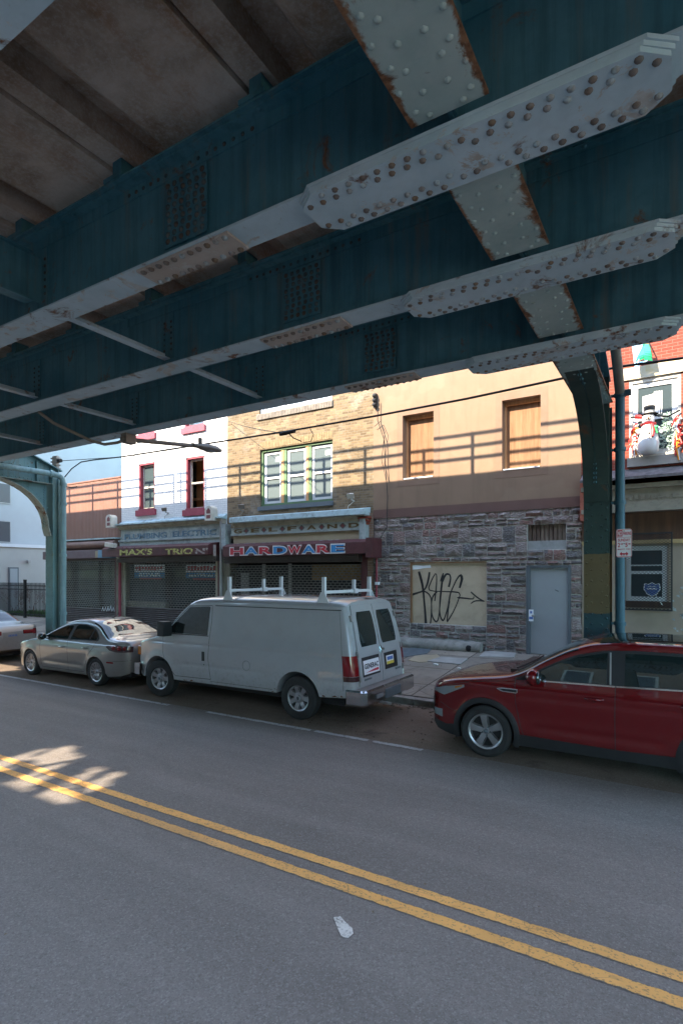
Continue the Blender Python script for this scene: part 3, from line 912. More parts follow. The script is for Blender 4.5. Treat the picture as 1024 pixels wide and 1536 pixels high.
t = thing('drain_pipe', 'pale teal drain pipe elbowing down the far column', 'pipe', (-16.35, 10.2, .2))
xd = -16.38
mb = MB(); mb.tube([(xd, 3.0, 5.58), (xd, 9.85, 5.58)], .085, 14)
mb.tube([(xd, 9.85, 5.58), (xd, 10.05, 5.56), (xd, 10.16, 5.48), (xd, 10.2, 5.3)], .085, 14)
mb.tube([(xd, 10.2, 5.3), (xd, 10.2, .2)], .085, 14)
mb.build('pipe', M['pipe_teal'], t, smooth=60)
mb = MB()
for z in (1.3, 3.1, 4.7, 5.3): mb.lathe([(.085, z - .04), (.105, z - .04), (.105, z + .04), (.085, z + .04)], (xd, 10.2, 0), 'z', 14)
mb.lathe([(.085, 9.75), (.11, 9.75), (.11, 9.85), (.085, 9.85)], (xd, 0, 5.58), 'y', 14)
mb.build('pipe_collar', M['pipe_teal'], t, smooth=40)

# street lamp on a swan-neck arm under the outer girder
t = thing('street_lamp', 'weathered grey cobra-head street lamp on a long arm under the railway', 'street lamp', (-9.25, 7.1, 5.25))
lx = -9.2
mb = MB()
mb.tube([(lx - .05, 5.32, ZB - .0), (lx - .08, 5.6, 5.13), (lx - .12, 6.35, 4.98), (lx - .12, 6.62, 4.97), (lx - .05, 6.85, 5.04), (lx, 7.0, 5.12)], .028, 8)
mb.build('conduit', M['lampgrey'], t, smooth=60)
mb = MB(); mb.tube([(lx, 6.9, 5.12), (lx + .02, 7.6, 5.20), (lx + .1, 8.72, 5.33)], .042, 10)
mb.box(lx - .08, lx + .08, 6.95, 7.18, 5.06, 5.24)
mb.build('arm', M['lampgrey'], t, smooth=60)
mb = MB()
prof = [(0, .075), (.12, .08), (.2, .10), (.42, .155), (.68, .15), (.84, .09), (.88, .02)]
ring = []
for s_, r in prof:
    b = []
    for k in range(12):
        a = 2 * math.pi * k / 12
        b.append(mb.vert((lx + .1 + r * math.cos(a), 8.62 + s_, 5.33 + s_ * .03 + (r * .62 * math.sin(a) if math.sin(a) > 0 else r * .38 * math.sin(a)))))
    ring.append(b)
for a, b in zip(ring, ring[1:]):
    for k in range(12): mb.idx((a[k], a[(k + 1) % 12], b[(k + 1) % 12], b[k]))
mb.idx(ring[0]); mb.idx(ring[-1][::-1])
head = mb.build('lamp_head', M['lampgrey'], t, smooth=50, fix=True)
mb = MB(); mb.lathe([(.0, .13), (.045, .13), (.045, .0), (.05, 0)], (lx + .1, 8.86, 5.40), 'z', 10)
mb.build('photocell', M['lampgrey'], head, smooth=40)
mb = MB(); mb.ball((lx + .1, 9.14, 5.315), .13, 12, 8, (.85, 1.25, .42))
mb.build('lens', M['lens_clear'], head, smooth=80)

def cable(name, label, pts, r=.012, mat='cable', cat='cable', sag=0, n=24, group=None):
    pts = [Vector(p) for p in pts]
    out = []
    for a, b in zip(pts, pts[1:]):
        for i in range(n):
            q = i / n
            p = a.lerp(b, q); p.z -= sag * 4 * q * (1 - q)
            out.append(p)
    out.append(pts[-1])
    mb = MB(); mb.tube(out, r, 6)
    return tag(mb.build(name, M[mat], smooth=60), label, cat, group)

YC = 10.6
def CB(px, py, Y=YC): return P(px, py, Y)
cable('overhead_cable', 'thick black cable strung along the street past all the upper windows', [CB(181, 685.5), CB(340, 661), CB(430, 647), CB(560, 624.5), CB(700, 598), CB(848, 566.5), CB(929, 550), CB(1024, 537)], .022, n=4)
cable('cable_tail', 'black cable end curving down over the brown shop roof', [CB(181, 685.5), CB(140, 690), CB(122, 693), CB(108, 703), CB(97, 716), CB(93, 724), CB(97, 730), CB(108, 731), CB(116, 730)], .018, n=2)
cable('guy_wire', 'thin pale wire from the pole-top insulator to the cable splice', [CB(181, 685.5), CB(88, 691.5)], .01, n=3)
cable('thin_wire', 'thin wire slanting down across the tan brick wall to the cable splice', [P(343, 632, YF - .1), CB(428, 650)], .009, n=6, sag=.05)
cable('drop_wire', 'thin wire drooping from the white building corner to the street lamp', [CB(200, 684), CB(240, 686.5), CB(285, 680), CB(320, 668)], .008, 'cablepale', n=5)
mb = MB()
for px, py in ((430, 649), (437, 647.5), (425, 650.5)): mb.tube([CB(px - 5, py + .8), CB(px + 5, py - .8)], .045, 8)
mb.tube([CB(433, 650), CB(440, 657), CB(452, 662)], .014, 6)
mb.tube([CB(465, 643), CB(470, 652), CB(466, 662), CB(455, 664)], .009, 6)
tag(mb.build('cable_splice', M['cable'], smooth=60), 'black taped splice bundle hanging on the overhead cable', 'cable splice')
# bracket with insulator over the far column
t = thing('insulator_post', 'small rusty insulator post on top of the far column', 'insulator', tuple(P(84, 708, 10.3)))
mb = MB(); a = P(84, 708, 10.3); mb.box(a.x - .11, a.x + .11, 10.25, 10.35, a.z, a.z + .5)
for k in range(4): mb.box(a.x - .15, a.x + .15, 10.22, 10.38, a.z + .08 + k * .11, a.z + .12 + k * .11)
mb.build('post', M['grey'], t)
mb = MB(); mb.tube([P(87, 691.5, 10.3), P(92, 691, 10.3)], .06, 8); mb.build('insulator', M['ink'], t, smooth=60)
# parking sign
t = thing('parking_sign', 'white and red no parking sign on the blue riser pipe', 'sign', (-.86, 10.02, 3.0))
sa = P(923.4, 836, 10.03); sb = P(947, 793, 10.03)
w, h = sb.x - sa.x, sb.z - sa.z
mb = MB()
r = .03; pl = []
for cx, cz, a0 in ((w - r, r, -90), (w - r, h - r, 0), (r, h - r, 90), (r, r, 180)):
    for d in (0, 30, 60, 90):
        a = math.radians(a0 + d); pl.append((sa.x + cx + r * math.cos(a), sa.z + cz + r * math.sin(a)))
mb.yprism(pl, 10.03, 10.035); plate = mb.build('plate', M['signwhite'], t)
yy = 10.029
def sgn(mbx, s, fx, fz, fw, fh, bold=.02): add_text(mbx, s, (sa.x + fx * w, yy, sa.z + fz * h), (1, 0, 0), (0, 0, 1), fw * w, fh * h, bold=bold, depth=.003)
mb = MB(); mb.box(sa.x + .07 * w, sa.x + .40 * w, 10.027, 10.0295, sa.z + .735 * h, sa.z + .96 * h)
# thin red border
for a, b, c, d in ((.03, .97, .015, .03), (.03, .97, .97, .985), (.02, .045, .03, .97), (.955, .98, .03, .97), (.03, .97, .70, .712)):
    mb.box(sa.x + a * w, sa.x + b * w, 10.0275, 10.0298, sa.z + c * h, sa.z + d * h)
sgn(mb, 'PARKING', .44, .78, .50, .12)
sgn(mb, 'SUNDAY', .12, .56, .76, .10)
sgn(mb, '2', .10, .36, .15, .15); sgn(mb, 'AM', .27, .44, .15, .06); sgn(mb, '5', .58, .36, .15, .15); sgn(mb, 'AM', .75, .44, .15, .06)
sgn(mb, 'MARCH  DEC', .09, .26, .82, .05, .01)
zc = sa.z + .12 * h
mb.box(sa.x + .32 * w, sa.x + .68 * w, 10.027, 10.0295, zc - .012, zc + .012)
mb.yprism([(sa.x + .22 * w, zc), (sa.x + .36 * w, zc - .035), (sa.x + .36 * w, zc + .035)], 10.027, 10.0295)
mb.yprism([(sa.x + .78 * w, zc), (sa.x + .64 * w, zc + .035), (sa.x + .64 * w, zc - .035)], 10.027, 10.0295)
mb.build('lettering', M['signred'], plate)
mb = MB(); add_text(mb, 'NO', (sa.x + .10 * w, 10.0265, sa.z + .765 * h), (1, 0, 0), (0, 0, 1), .27 * w, .165 * h, bold=.03, depth=.002)
mb.build('pale_lettering', M['signwhite'], plate)
mb = MB()
for fz in (.08, .48, .93): mb.dome((sa.x + .5 * w, 10.029, sa.z + fz * h), (0, -1, 0), .011, .008)
mb.build('bolts', M['grey'], plate)
# ------------------------------------------------------------------ shop fronts
def fx(px): return X(px, YF)
def fz(px, py): return Z(px, py, YF)

def shell(mb, x0, x1, z1, y0=YF, depth=9.0):
    """side walls, back and roof behind a front wall"""
    y1 = y0 + depth
    mb.face([(x0, y1, 0), (x0, y0, 0), (x0, y0, z1), (x0, y1, z1)])
    mb.face([(x1, y0, 0), (x1, y1, 0), (x1, y1, z1), (x1, y0, z1)])
    mb.face([(x1, y1, 0), (x0, y1, 0), (x0, y1, z1), (x1, y1, z1)])
    mb.face([(x0, y0, z1), (x1, y0, z1), (x1, y1, z1), (x0, y1, z1)])

def sash(parent, x0, x1, z0, z1, y, frame, pane, rail=.5, fw=.055, label=None):
    """a double-hung window: frame with a meeting rail, glass behind"""
    mb = MB()
    mb.box(x0, x0 + fw, y, y + .07, z0, z1); mb.box(x1 - fw, x1, y, y + .07, z0, z1)
    mb.box(x0 + fw, x1 - fw, y, y + .07, z0, z0 + fw); mb.box(x0 + fw, x1 - fw, y, y + .07, z1 - fw, z1)
    zm = z0 + (z1 - z0) * rail
    if rail: mb.box(x0 + fw, x1 - fw, y + .004, y + .066, zm - .035, zm + .035)
    w = mb.build('window', frame, parent)
    if pane is None: return w
    mb = MB()
    if rail:
        mb.box(x0 + fw * .8, x1 - fw * .8, y + .045, y + .052, z0 + fw * .8, zm - .02)
        mb.box(x0 + fw * .8, x1 - fw * .8, y + .025, y + .032, zm + .02, z1 - fw * .8)
    else:
        mb.box(x0 + fw * .8, x1 - fw * .8, y + .035, y + .042, z0 + fw * .8, z1 - fw * .8)
    mb.build('pane', pane, w)
    return w

def roll_grille(parent, x0, x1, z0, z1, y, solid=0.0, pitch=.078):
    """a roll-down shutter: brick-pattern open grille above, closed slats at the foot"""
    mb = MB(); r = .008
    n = int((z1 - z0 - solid) / pitch); lw = .16
    for i in range(n + 1):
        z = z0 + solid + i * pitch
        mb.box(x0, x1, y - .008, y + .008, z - .012, z + .012)
        x = x0 + (lw / 2 if i % 2 else 0)
        while x < x1 and i < n:
            mb.box(x - .009, x + .009, y - .006, y + .006, z + .010, z + pitch - .010); x += lw
    g = mb.build('roll_grille', M['shutter'], parent)
    if solid:
        mb = MB(); k = int(solid / .075)
        for i in range(k):
            za = z0 + i * solid / k; zb = z0 + (i + 1) * solid / k
            mb.face([(x0, y + .005, za), (x1, y + .005, za), (x1, y - .03, (za + zb) / 2), (x0, y - .03, (za + zb) / 2)])
            mb.face([(x0, y - .03, (za + zb) / 2), (x1, y - .03, (za + zb) / 2), (x1, y + .005, zb), (x0, y + .005, zb)])
        mb.build('slats', M['shutterslat'], g)
    return g

def hood(parent, x0, x1, zt, zb, out, mat, name='shutter_hood'):
    """sloped sheet-metal box over a roll-down shutter"""
    mb = MB()
    poly = [(YF, zt), (YF - out * .72, zt - .06), (YF - out, zt - .14), (YF - out, zb), (YF, zb)]
    mb.xprism(poly, x0, x1)
    return mb.build(name, mat, parent, bevel=.008, fix=True)

def floodlight(label, x, z, y=YF, s=1.0, dirx=0.0, mat='grey'):
    t = thing('floodlight', label, 'floodlight', (x, y, z), 'security floodlights on the fronts')
    mb = MB(); mb.tube([(x, y, z - .12 * s), (x, y - .14 * s, z - .10 * s), (x + dirx * .5, y - .25 * s, z)], .02 * s, 6)
    mb.build('arm', M[mat], t, smooth=60)
    mb = MB(); a = Vector((x + dirx * .5, y - .25 * s, z + .03))
    d = Vector((dirx, -.8, -.5)).normalized()
    mb.bar(a, a + d * .07 * s, .11 * s, .08 * s)
    mb.bar(a + d * .07 * s, a + d * .11 * s, .17 * s, .11 * s)
    mb.bar(a + d * .11 * s, a + d * .125 * s, .20 * s, .135 * s)
    mb.tube([(x, y, z - .12 * s), (x - .16 * s, y - .05, z - .25 * s), (x - .2 * s, y - .01, z - .34 * s)], .01, 5)
    mb.build('lamp', M[mat], t, bevel=.008)
    return t

# ---------------- white office building beyond the empty lot (seen along its side)
XO = -30.0
t = thing('office_building', 'white flat-roofed building beyond the iron fence and empty lot', 'building', (XO, 18, 0))
def po(px, py, xw):
    # a point of the side wall x = xw
    tt = (px - 512) / FPX
    y = xw * (CN + SN * tt) / (-SN + CN * tt); return y, Z(px, py, y)
mb = MB()
mb.box(XO - 9, XO - .9, 13.0, 34, 0, 11.5)
w = mb.build('wall', M['officewhite'], t)
mb = MB(); mb.box(XO - .9, XO, 12.5, 33, 0, 3.95)
mb.build('lower_wall', M['officelow'], t)
mb = MB(); mb.box(XO - .95, XO + .08, 12.4, 33.1, 3.95, 4.12)
mb.build('parapet_cap', M['white'], t)
for (pa, pb, qa, qb) in ((-2, 14.6, 753, 727), (-2, 14.6, 812, 783), (40, 58, 753, 727)):
    ya, z0 = po(pa, qa, XO - .9); yb, z1 = po(pb, qb, XO - .9)
    if pa == 40: continue
    mb = MB(); mb.box(XO - .9, XO - .84, ya - .6, yb + .04, z0 - .05, z1 + .05); wn = mb.build('window', M['grey'], t)
    mb = MB(); mb.box(XO - .9, XO - .83, ya - .56, yb, z0, z1); mb.build('pane', M['pink_brick'] if False else M['glass_pale'], wn)
ya, z0 = po(12.7, 874, XO); yb, z1 = po(28, 851, XO)
mb = MB(); mb.box(XO, XO + .04, ya, yb, .45, z1); dr = mb.build('door', M['doorframe'], t)
mb = MB(); mb.box(XO + .02, XO + .06, ya + .07, yb - .07, .5, z1 - .07); mb.build('door_leaf', M['dooorgrey'], dr)
ya, z0 = po(40, 842, XO)
mb = MB(); mb.box(XO, XO + .2, ya, ya + .12, z0 - .1, z0 + .05); mb.build('wall_light', M['grey'], t)

# grass lot, fence, shrub
mb = MB()
mb.face([(XO - .2, YF + .3, ZF + .01), (-23.7, YF + .3, ZF + .01), (-23.7, 33, ZF + .2), (XO - .2, 33, ZF + .2)])
tag(mb.build('lot_ground', M['tanwall']), kind='structure')
mb = MB(); rr = random.Random(5)
for i in range(2600):
    x = rr.uniform(XO + .3, -23.9); y = YF + .35 + abs(rr.gauss(0, 1.6)); h = rr.uniform(.06, .2)
    a = rr.uniform(0, 6.28); dx, dy = .03 * math.cos(a), .03 * math.sin(a); b = rr.uniform(-.08, .08)
    mb.face([(x - dx, y - dy, ZF), (x + dx, y + dy, ZF), (x + dx * .2 + b, y + dy * .2, ZF + h), (x - dx * .2 + b, y - dy * .2, ZF + h)])
tag(mb.build('grass', M['grass']), 'patchy green grass behind the iron fence', 'grass', kind='stuff')
t = thing('iron_fence', 'black iron picket fence along the empty lot', 'fence', (-27, YF, ZF))
xa, xb = -33.0, -23.75
ztop = 2.16
mb = MB()
n = int((xb - xa) / .105)
for i in range(n + 1):
    x = xa + (xb - xa) * i / n
    mb.box(x - .014, x + .014, YF - .012, YF + .012, ZF + .06, ztop - .04)
    mb.face([(x - .009, YF - .009, ztop - .04), (x + .009, YF - .009, ztop - .04), (x, YF, ztop)])
mb.build('pickets', M['iron'], t)
mb = MB()
for z in (ZF + .16, ztop - .34, ztop - .17): mb.box(xa, xb, YF - .02, YF + .02, z - .018, z + .018)
mb.build('rail', M['iron'], t)
for k, x in enumerate((fx(38) - 4.8, fx(38) - 2.4, fx(38), fx(38) + 2.4)):
    mb = MB(); mb.box(x - .05, x + .05, YF - .05, YF + .05, ZF, ztop + .08); mb.box(x - .06, x + .06, YF - .06, YF + .06, ztop + .08, ztop + .11)
    mb.build('post', M['iron'], t)
# bare shrub behind the fence
t = thing('bare_shrub', 'leafless twiggy shrub behind the iron fence', 'shrub', (-29.0, 16.2, ZF))
mb = MB(); rr = random.Random(9)
def twig(p, d, L, r, lv):
    q = p + d * L
    mb.tube([p, (p + q) / 2 + Vector((rr.uniform(-.04, .04),) * 3), q], [r, r * .8, r * .55], 4, cap=False)
    if lv == 0: return
    for _ in range(rr.choice((2, 3, 3))):
        nd = (d + Vector((rr.uniform(-.7, .7), rr.uniform(-.7, .7), rr.uniform(-.25, .5)))).normalized()
        twig(q, nd, L * rr.uniform(.6, .9), r * .62, lv - 1)
for k in range(9):
    twig(Vector((-29.6 + k * .3, 15.6 + rr.uniform(-.3, .5), ZF)), Vector((rr.uniform(-.35, .35), rr.uniform(-.35, .35), 1)).normalized(), .45, .016, 4)
mb.build('branches', M['twig'], t)
# grey block rising beyond the brown shop
mb = MB()
xg0, xg1 = X(60, 34), X(129, 34)
mb.box(xg0, xg1, 34, 44, 0, Z(110, 719, 34))
tag(mb.build('grey_building', M['greyfar']), 'plain grey building top beyond the brown shop roof', 'building')

# ---------------- brown shop with corrugated siding
xb0, xb1 = -23.7, fx(182.5)
t = thing('brown_shop', 'low shop with brown corrugated siding above a grey rolling grille', 'building', ((xb0 + xb1) / 2, YF, 0))
zt = fz(184, 715.7); zs_ = fz(130, 809)
mb = MB()
mb.wall(xb0, xb1, zs_, zt, YF)
mb.face([(xb0, YF + 9, 0), (xb0, YF, 0), (xb0, YF, zt), (xb0, YF + 9, zt)])
mb.face([(xb0, YF, zt), (xb1, YF, zt), (xb1, YF + .3, zt), (xb0, YF + .3, zt)])
mb.face([(xb1, YF + .3, zt), (xb0, YF + .3, zt), (xb0, YF + .3, zt - 1.2), (xb1, YF + .3, zt - 1.2)])
mb.face([(xb0, YF + .3, zt - 1.2), (xb1, YF + .3, zt - 1.2), (xb1, YF + 9, zt - 1.2), (xb0, YF + 9, zt - 1.2)])
mb.build('siding', M['brownmetal'], t)
mb = MB(); mb.box(xb0, xb1, YF - .03, YF + .32, zt, zt + .05); mb.build('roof_cap', M['brownmetal'], t)
z2, z3, z4, z5 = fz(130, 811), fz(130, 824.5), fz(130, 826.5), fz(130, 838.5)
mb = MB()
mb.prism([(YF - .02 - .30 * math.sin(a), (z2 + z3) / 2 + (z2 - z3) / 2 * math.cos(a)) for a in [math.pi * k / 12 for k in range(13)]], lambda p: (xb0, p[0], p[1]), lambda p: (xb1 - .1, p[0], p[1]))
mb.build('rolled_awning', M['maroonwood'] if False else pm('faded_brown_awning', (.20, .125, .105), .8, var=.2, scale=1.5), t, smooth=40)
mb = MB(); mb.box(xb0, xb1, YF - .28, YF + .05, z2 + .0, z2 + .05); mb.build('awning_flashing', M['ledge'], t)
mb = MB(); mb.box(xb0, xb1 - .75, YF - .5, YF, z5, z4); mb.build('fascia_box', pm('plum_fascia', (.13, .085, .095), .6), t, bevel=.02)
mb = MB(); mb.box(fx(160), fx(160) + .42, YF - .512, YF - .2, z5 + .02, z4 - .05); mb.build('fascia_patch', M['beige'], t)
mb = MB(); mb.box(fx(165.6), xb1 + .15, YF - .56, YF, z5 + .0, z4 - .02); mb.build('blue_box', pm('steel_blue_box', (.13, .25, .36), .6), t, bevel=.01)
zg1 = fz(130, 841.5); zg0 = ZF
mb = MB(); mb.box(xb0, xb1, YF + .0, YF + .04, zg1, z5); mb.build('lintel', M['shutterslat'], t)
roll_grille(t, xb0, fx(176), zg0, zg1, YF - .02, solid=.62)
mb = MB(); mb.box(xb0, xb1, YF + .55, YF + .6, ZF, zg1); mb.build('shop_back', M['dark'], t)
mb = MB()
xq = fx(103); 
mb.box(xb0, fx(98), YF + .4, YF + .44, ZF + 1.75, zg1); mb.box(fx(106), fx(140), YF + .4, YF + .44, ZF + 1.35, zg1 - .05); mb.box(fx(143), fx(150), YF + .4, YF + .44, ZF + 1.6, zg1 - .1); mb.box(fx(156), fx(175), YF + .4, YF + .44, ZF + 1.5, zg1 - .05)
mb.build('window_blind', M['tanwall'], t)
mb = MB(); mb.box(xb0, fx(176), YF + .30, YF + .31, ZF + .5, zg1); mb.build('shop_window', glass('see_through_glass', (.6, .65, .66), .02, 1.45, .9), t)
mb = MB(); mb.box(fx(99.5), fx(103.5), YF + .22, YF + .30, ZF + .5, zg1); mb.box(fx(140), fx(142.5), YF + .22, YF + .30, ZF + .5, zg1); mb.build('window_post', M['black'], t)
mb = MB(); mb.box(fx(176.2), fx(178.6), YF - .12, YF + .3, ZF, z5); mb.build('pier', M['maroon'], t)
mb = MB(); mb.tube([(fx(181.5), YF - .1, ZF), (fx(181.5), YF - .1, z5)], .085, 10); mb.build('downpipe', M['stonebeige'], t, smooth=50)
# tag sprayed on the shutter foot
mb = MB(); rr = random.Random(4)
xx = fx(155)
for k in range(7):
    q = xx + k * .17
    mb.tube([(q, YF - .066, 1.0 + rr.uniform(0, .06)), (q + .08, YF - .066, 1.22 + rr.uniform(-.05, .05)), (q + .13, YF - .066, 1.02)], .012, 4)
mb.build('spray_tag', M['paper'], t)

def mesh_sign(parent, x0, x1, z0, z1, y, mat, name='window_sign'):
    mb = MB(); mb.box(x0, x1, y, y + .01, z0, z1); return mb.build(name, mat, parent)

# ---------------- white painted brick building
xc0, xc1 = fx(182.5), fx(341)
t = thing('white_brick_building', 'white painted brick building with maroon windows above a plumbing shop', 'building', ((xc0 + xc1) / 2, YF, 0))
zc = fz(260, 793)
w1 = (fx(208.5), fx(232.3), fz(220, 765), fz(220, 694.5)); w2 = (fx(279), fx(306.5), fz(292, 764.5), fz(292, 685))
up1 = (fx(208), fx(232), fz(220, 652), fz(220, 652) + 1.6); up2 = (fx(277), fx(306), fz(292, 640), fz(292, 640) + 1.6)
mb = MB(); mb.wall(xc0, xc1, zc - .6, 10.6, YF, (w1, w2, up1, up2), .28); shell(mb, xc0, xc1, 10.6)
mb.build('wall', M['white_brick'], t)
for k, wv in enumerate((w1, w2, up1, up2)):
    a, b, c_, d = wv
    wnd = sash(t, a + .06, b - .06, c_ + .05, d - .06, YF + .16, M['whitewood'] if k != 1 else M['whitewood'], M['glass_pale'] if k != 1 else None, .5 if k != 1 else .52)
    mb = MB()
    mb.box(a, a + .06, YF + .02, YF + .24, c_, d); mb.box(b - .06, b, YF + .02, YF + .24, c_, d); mb.box(a, b, YF + .02, YF + .24, d - .06, d + .0)
    mb.box(a, b, YF - .02, YF + .24, c_, c_ + .06)
    mb.build('casing', M['maroonwood'], wnd)
    mb = MB(); mb.box(a - .1, b + .1, YF - .09, YF + .02, c_ - .22, c_ - .0); mb.build('sill', M['maroonwood'], wnd)
    if k == 1:
        mb = MB()
        mb.box(a - .6, b + .5, YF + 1.1, YF + 1.14, c_ - .3, d + .3)
        for q in (.05, .42, .62): mb.box(a + q, a + q + .09, YF + .95, YF + 1.1, c_ - .3, d + .3)
        mb.box(a - .6, b + .5, YF + .93, YF + .96, c_ + .5, c_ + .6); mb.box(a - .6, b + .5, YF + .93, YF + .96, c_ + 1.1, c_ + 1.18)
        mb.build('room_wall', M['wood_raw'], wnd)
# bare rooms behind the open lower sash of the second window
cs = MB()
wz = w2
# fascia: tin ledge, sign board, hood
zl = fz(260, 783)
mb = MB(); mb.xprism([(YF, zl + .16), (YF - .16, zl + .05), (YF - .34, zl + .03), (YF - .34, zl - .02), (YF, zl - .02)], xc0 + .05, xc1 - .02)
mb.build('tin_ledge', M['ledge'], t, fix=True)
mb = MB(); mb.box(xc0 + .1, xc1 - .05, YF - .26, YF, zl - .12, zl - .03); mb.box(xc0 + .1, xc1 - .05, YF - .2, YF, zl - .19, zl - .12)
mb.build('cornice', M['cream'], t)
zb0, zb1 = fz(260, 806), fz(260, 794.5)
mb = MB(); mb.box(xc0 + .15, xc1 - .1, YF - .14, YF, zb0 - .02, zl - .19); sb_ = mb.build('sign_board', M['ltblue'], t)
mb = MB()
hh = fz(225, 801) - fz(225, 809.5)
add_text(mb, 'PLUMBING', (fx(192), YF - .142, fz(225, 808.5)), (1, 0, 0), (0, 0, 1), fx(255) - fx(192), hh, bold=.02, depth=.015)
add_text(mb, 'ELECTRIC', (fx(264), YF - .142, fz(297, 804.5)), (1, 0, 0), (0, 0, 1), fx(329) - fx(264), hh, bold=.02, depth=.015)
mb.build('lettering', M['platetext'], sb_)
mb = MB(); mb.box(xc0 + .1, xc1 - .05, YF - .22, YF, zb0 - .10, zb0 - .02); mb.box(xc0 + .1, xc1 - .05, YF - .17, YF, zb0 - .26, zb0 - .10)
mb.build('lower_moulding', M['ltblue'], t)
for px in (179.5, 328.5):
    x = fx(px)
    br = MB()
    arch = [(x - .2, zl - .1), (x + .14, zl - .1), (x + .14, zl + .27)] + [(x - .03 + .17 * math.cos(a), zl + .27 + .14 * math.sin(a)) for a in [math.radians(d) for d in (20, 50, 90, 130, 160)]] + [(x - .2, zl + .27)]
    br.yprism(arch, YF - .48, YF - .2)
    bo = br.build('cornice_bracket', M['whitewood'], t)
    br = MB(); br.box(x - .12, x + .06, YF - .485, YF - .47, zl - .03, zl + .09); br.yprism([(x - .12, zl + .14), (x + .06, zl + .14), (x + .06, zl + .25), (x - .03, zl + .34), (x - .12, zl + .25)], YF - .485, YF - .47)
    br.build('bracket_panel', M['diamond'], bo)
zh1, zh0 = fz(250, 816), fz(250, 834.5)
hd = hood(t, fx(173.5), fx(331.5), zh1, zh0, .62, M['maroon'])
mb = MB(); yh = YF - .622
def hood_text(mbx, s, pa, pb, qa, qb, bold=.03, yy=yh):
    xa_, xb_ = X(pa, yy), X(pb, yy)
    add_text(mbx, s, (xa_, yy, Z((pa + pb) / 2, qb, yy)), (1, 0, 0), (0, 0, 1), xb_ - xa_, Z((pa + pb) / 2, qa, yy) - Z((pa + pb) / 2, qb, yy), bold=bold, depth=.006)
hood_text(mb, "MAX'S", 180, 229, 823.5, 832.5); hood_text(mb, 'TRIO', 248, 290, 822.5, 831.5)
mb.build('lettering', M['letteryellow'], hd)
mb = MB(); hood_text(mb, "N'", 293, 312, 822, 831)
mb.box(X(320, yh), X(324, yh), yh - .004, yh, zh0 - .06, zh0 + .32)
mb.build('peeled_lettering', M['letterpeel'], hd)
# flaked paint on top of the hood
mb = MB(); rr = random.Random(8)
for k in range(26):
    q = rr.uniform(fx(178), fx(326)); s = rr.uniform(.03, .13); u = rr.uniform(.05, .40)
    zz = zh1 - .06 * u / .45 + .004
    mb.face([(q, YF - u, zz), (q + s, YF - u - .01, zz), (q + s * .8, YF - u - .05, zz - .007), (q + s * .2, YF - u - .04, zz - .006)])
mb.build('flaked_paint', M['ledge'], hd)
mb = MB(); rr = random.Random(44)
for k in range(150):
    px_ = rr.uniform(180, 316); q = X(px_, yh - .008); z_ = Z(px_, rr.uniform(822, 833), yh - .008); sz = rr.uniform(.015, .07)
    mb.face([(q, yh - .008, z_), (q + sz, yh - .008, z_ - sz * .2), (q + sz * rr.uniform(.6, 1.2), yh - .008, z_ + sz * .7), (q + sz * .1, yh - .008, z_ + sz * rr.uniform(.4, .9))])
mb.build('flaked_patches', M['maroon'], hd)
mb = MB()
for k in range(110):
    px_ = rr.choice((rr.uniform(192, 256), rr.uniform(264, 330))); q = X(px_, YF - .159); z_ = Z(px_, 805.5 - (px_ - 225) * .045 + rr.uniform(-4.5, 4.5), YF - .159); sz = rr.uniform(.015, .06)
    mb.face([(q, YF - .159, z_), (q + sz, YF - .159, z_ - sz * .2), (q + sz * rr.uniform(.6, 1.2), YF - .159, z_ + sz * .7), (q + sz * .1, YF - .159, z_ + sz * rr.uniform(.4, .9))])
mb.build('flaked_patches', M['ltblue'], sb_)
zg1 = fz(260, 842)
mb = MB(); mb.box(fx(186), fx(334), YF - .3, YF + .02, zg1 - .02, zh0); mb.box(fx(186), fx(332), YF - .33, YF - .3, zg1 + .0, zg1 + .05)
mb.build('shutter_box', M['shutterslat'], t)
mb = MB(); mb.box(fx(184.5), fx(190.5), YF - .1, YF + .3, ZF, zg1); mb.build('pier', M['cream'], t); mb = MB(); mb.box(fx(326.5), fx(329.5), YF - .1, YF + .3, ZF, zg1); mb.build('pier', M['cream'], t)
mb = MB(); mb.box(fx(329.5), fx(333), YF - .1, YF + .3, ZF, zg1); mb.build('door_post', M['maroon'], t)
mb = MB(); mb.box(fx(333.2), fx(341), YF - .12, YF + .3, ZF, zc - .55); mb.build('end_pier', M['stonebeige'], t)
mb = MB(); mb.tube([(fx(337.5), YF - .2, ZF), (fx(337.5), YF - .2, zh0 + 1.2)], .05, 8); mb.build('downpipe', M['grey'], t, smooth=50)
mb = MB(); mb.tube([(fx(186.5), YF - .2, ZF), (fx(186.5), YF - .2, zh0)], .055, 8); mb.build('conduit', M['maroonwood'], t, smooth=50)
roll_grille(t, fx(190.5), fx(326.5), ZF, zg1, YF - .04, solid=.75)
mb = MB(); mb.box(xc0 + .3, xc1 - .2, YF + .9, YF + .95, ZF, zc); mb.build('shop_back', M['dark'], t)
mb = MB(); mb.box(fx(192), fx(245), YF + .1, YF + .12, ZF + .95, zg1 - .1); mb.box(fx(272), fx(326), YF + .1, YF + .12, ZF + .95, zg1 - .1); mb.box(fx(249), fx(268), YF + .3, YF + .32, ZF + .4, zg1 - .2)
mb.build('shop_window', M['glass'], t)
mb = MB(); mb.box(fx(190.5), fx(247), YF + .05, YF + .2, ZF + .62, ZF + .95); mb.build('window_base', M['cream'], t)
mb = MB(); mb.box(fx(200), fx(245), YF + .06, YF + .075, fz(222, 858), fz(222, 847)); mb.build('window_sign', M['signwhite'], t)
mb = MB(); mb.box(fx(277), fx(325), YF + .06, YF + .075, fz(300, 859), fz(300, 847))
sg = mb.build('window_sign', M['signwhite'], t)
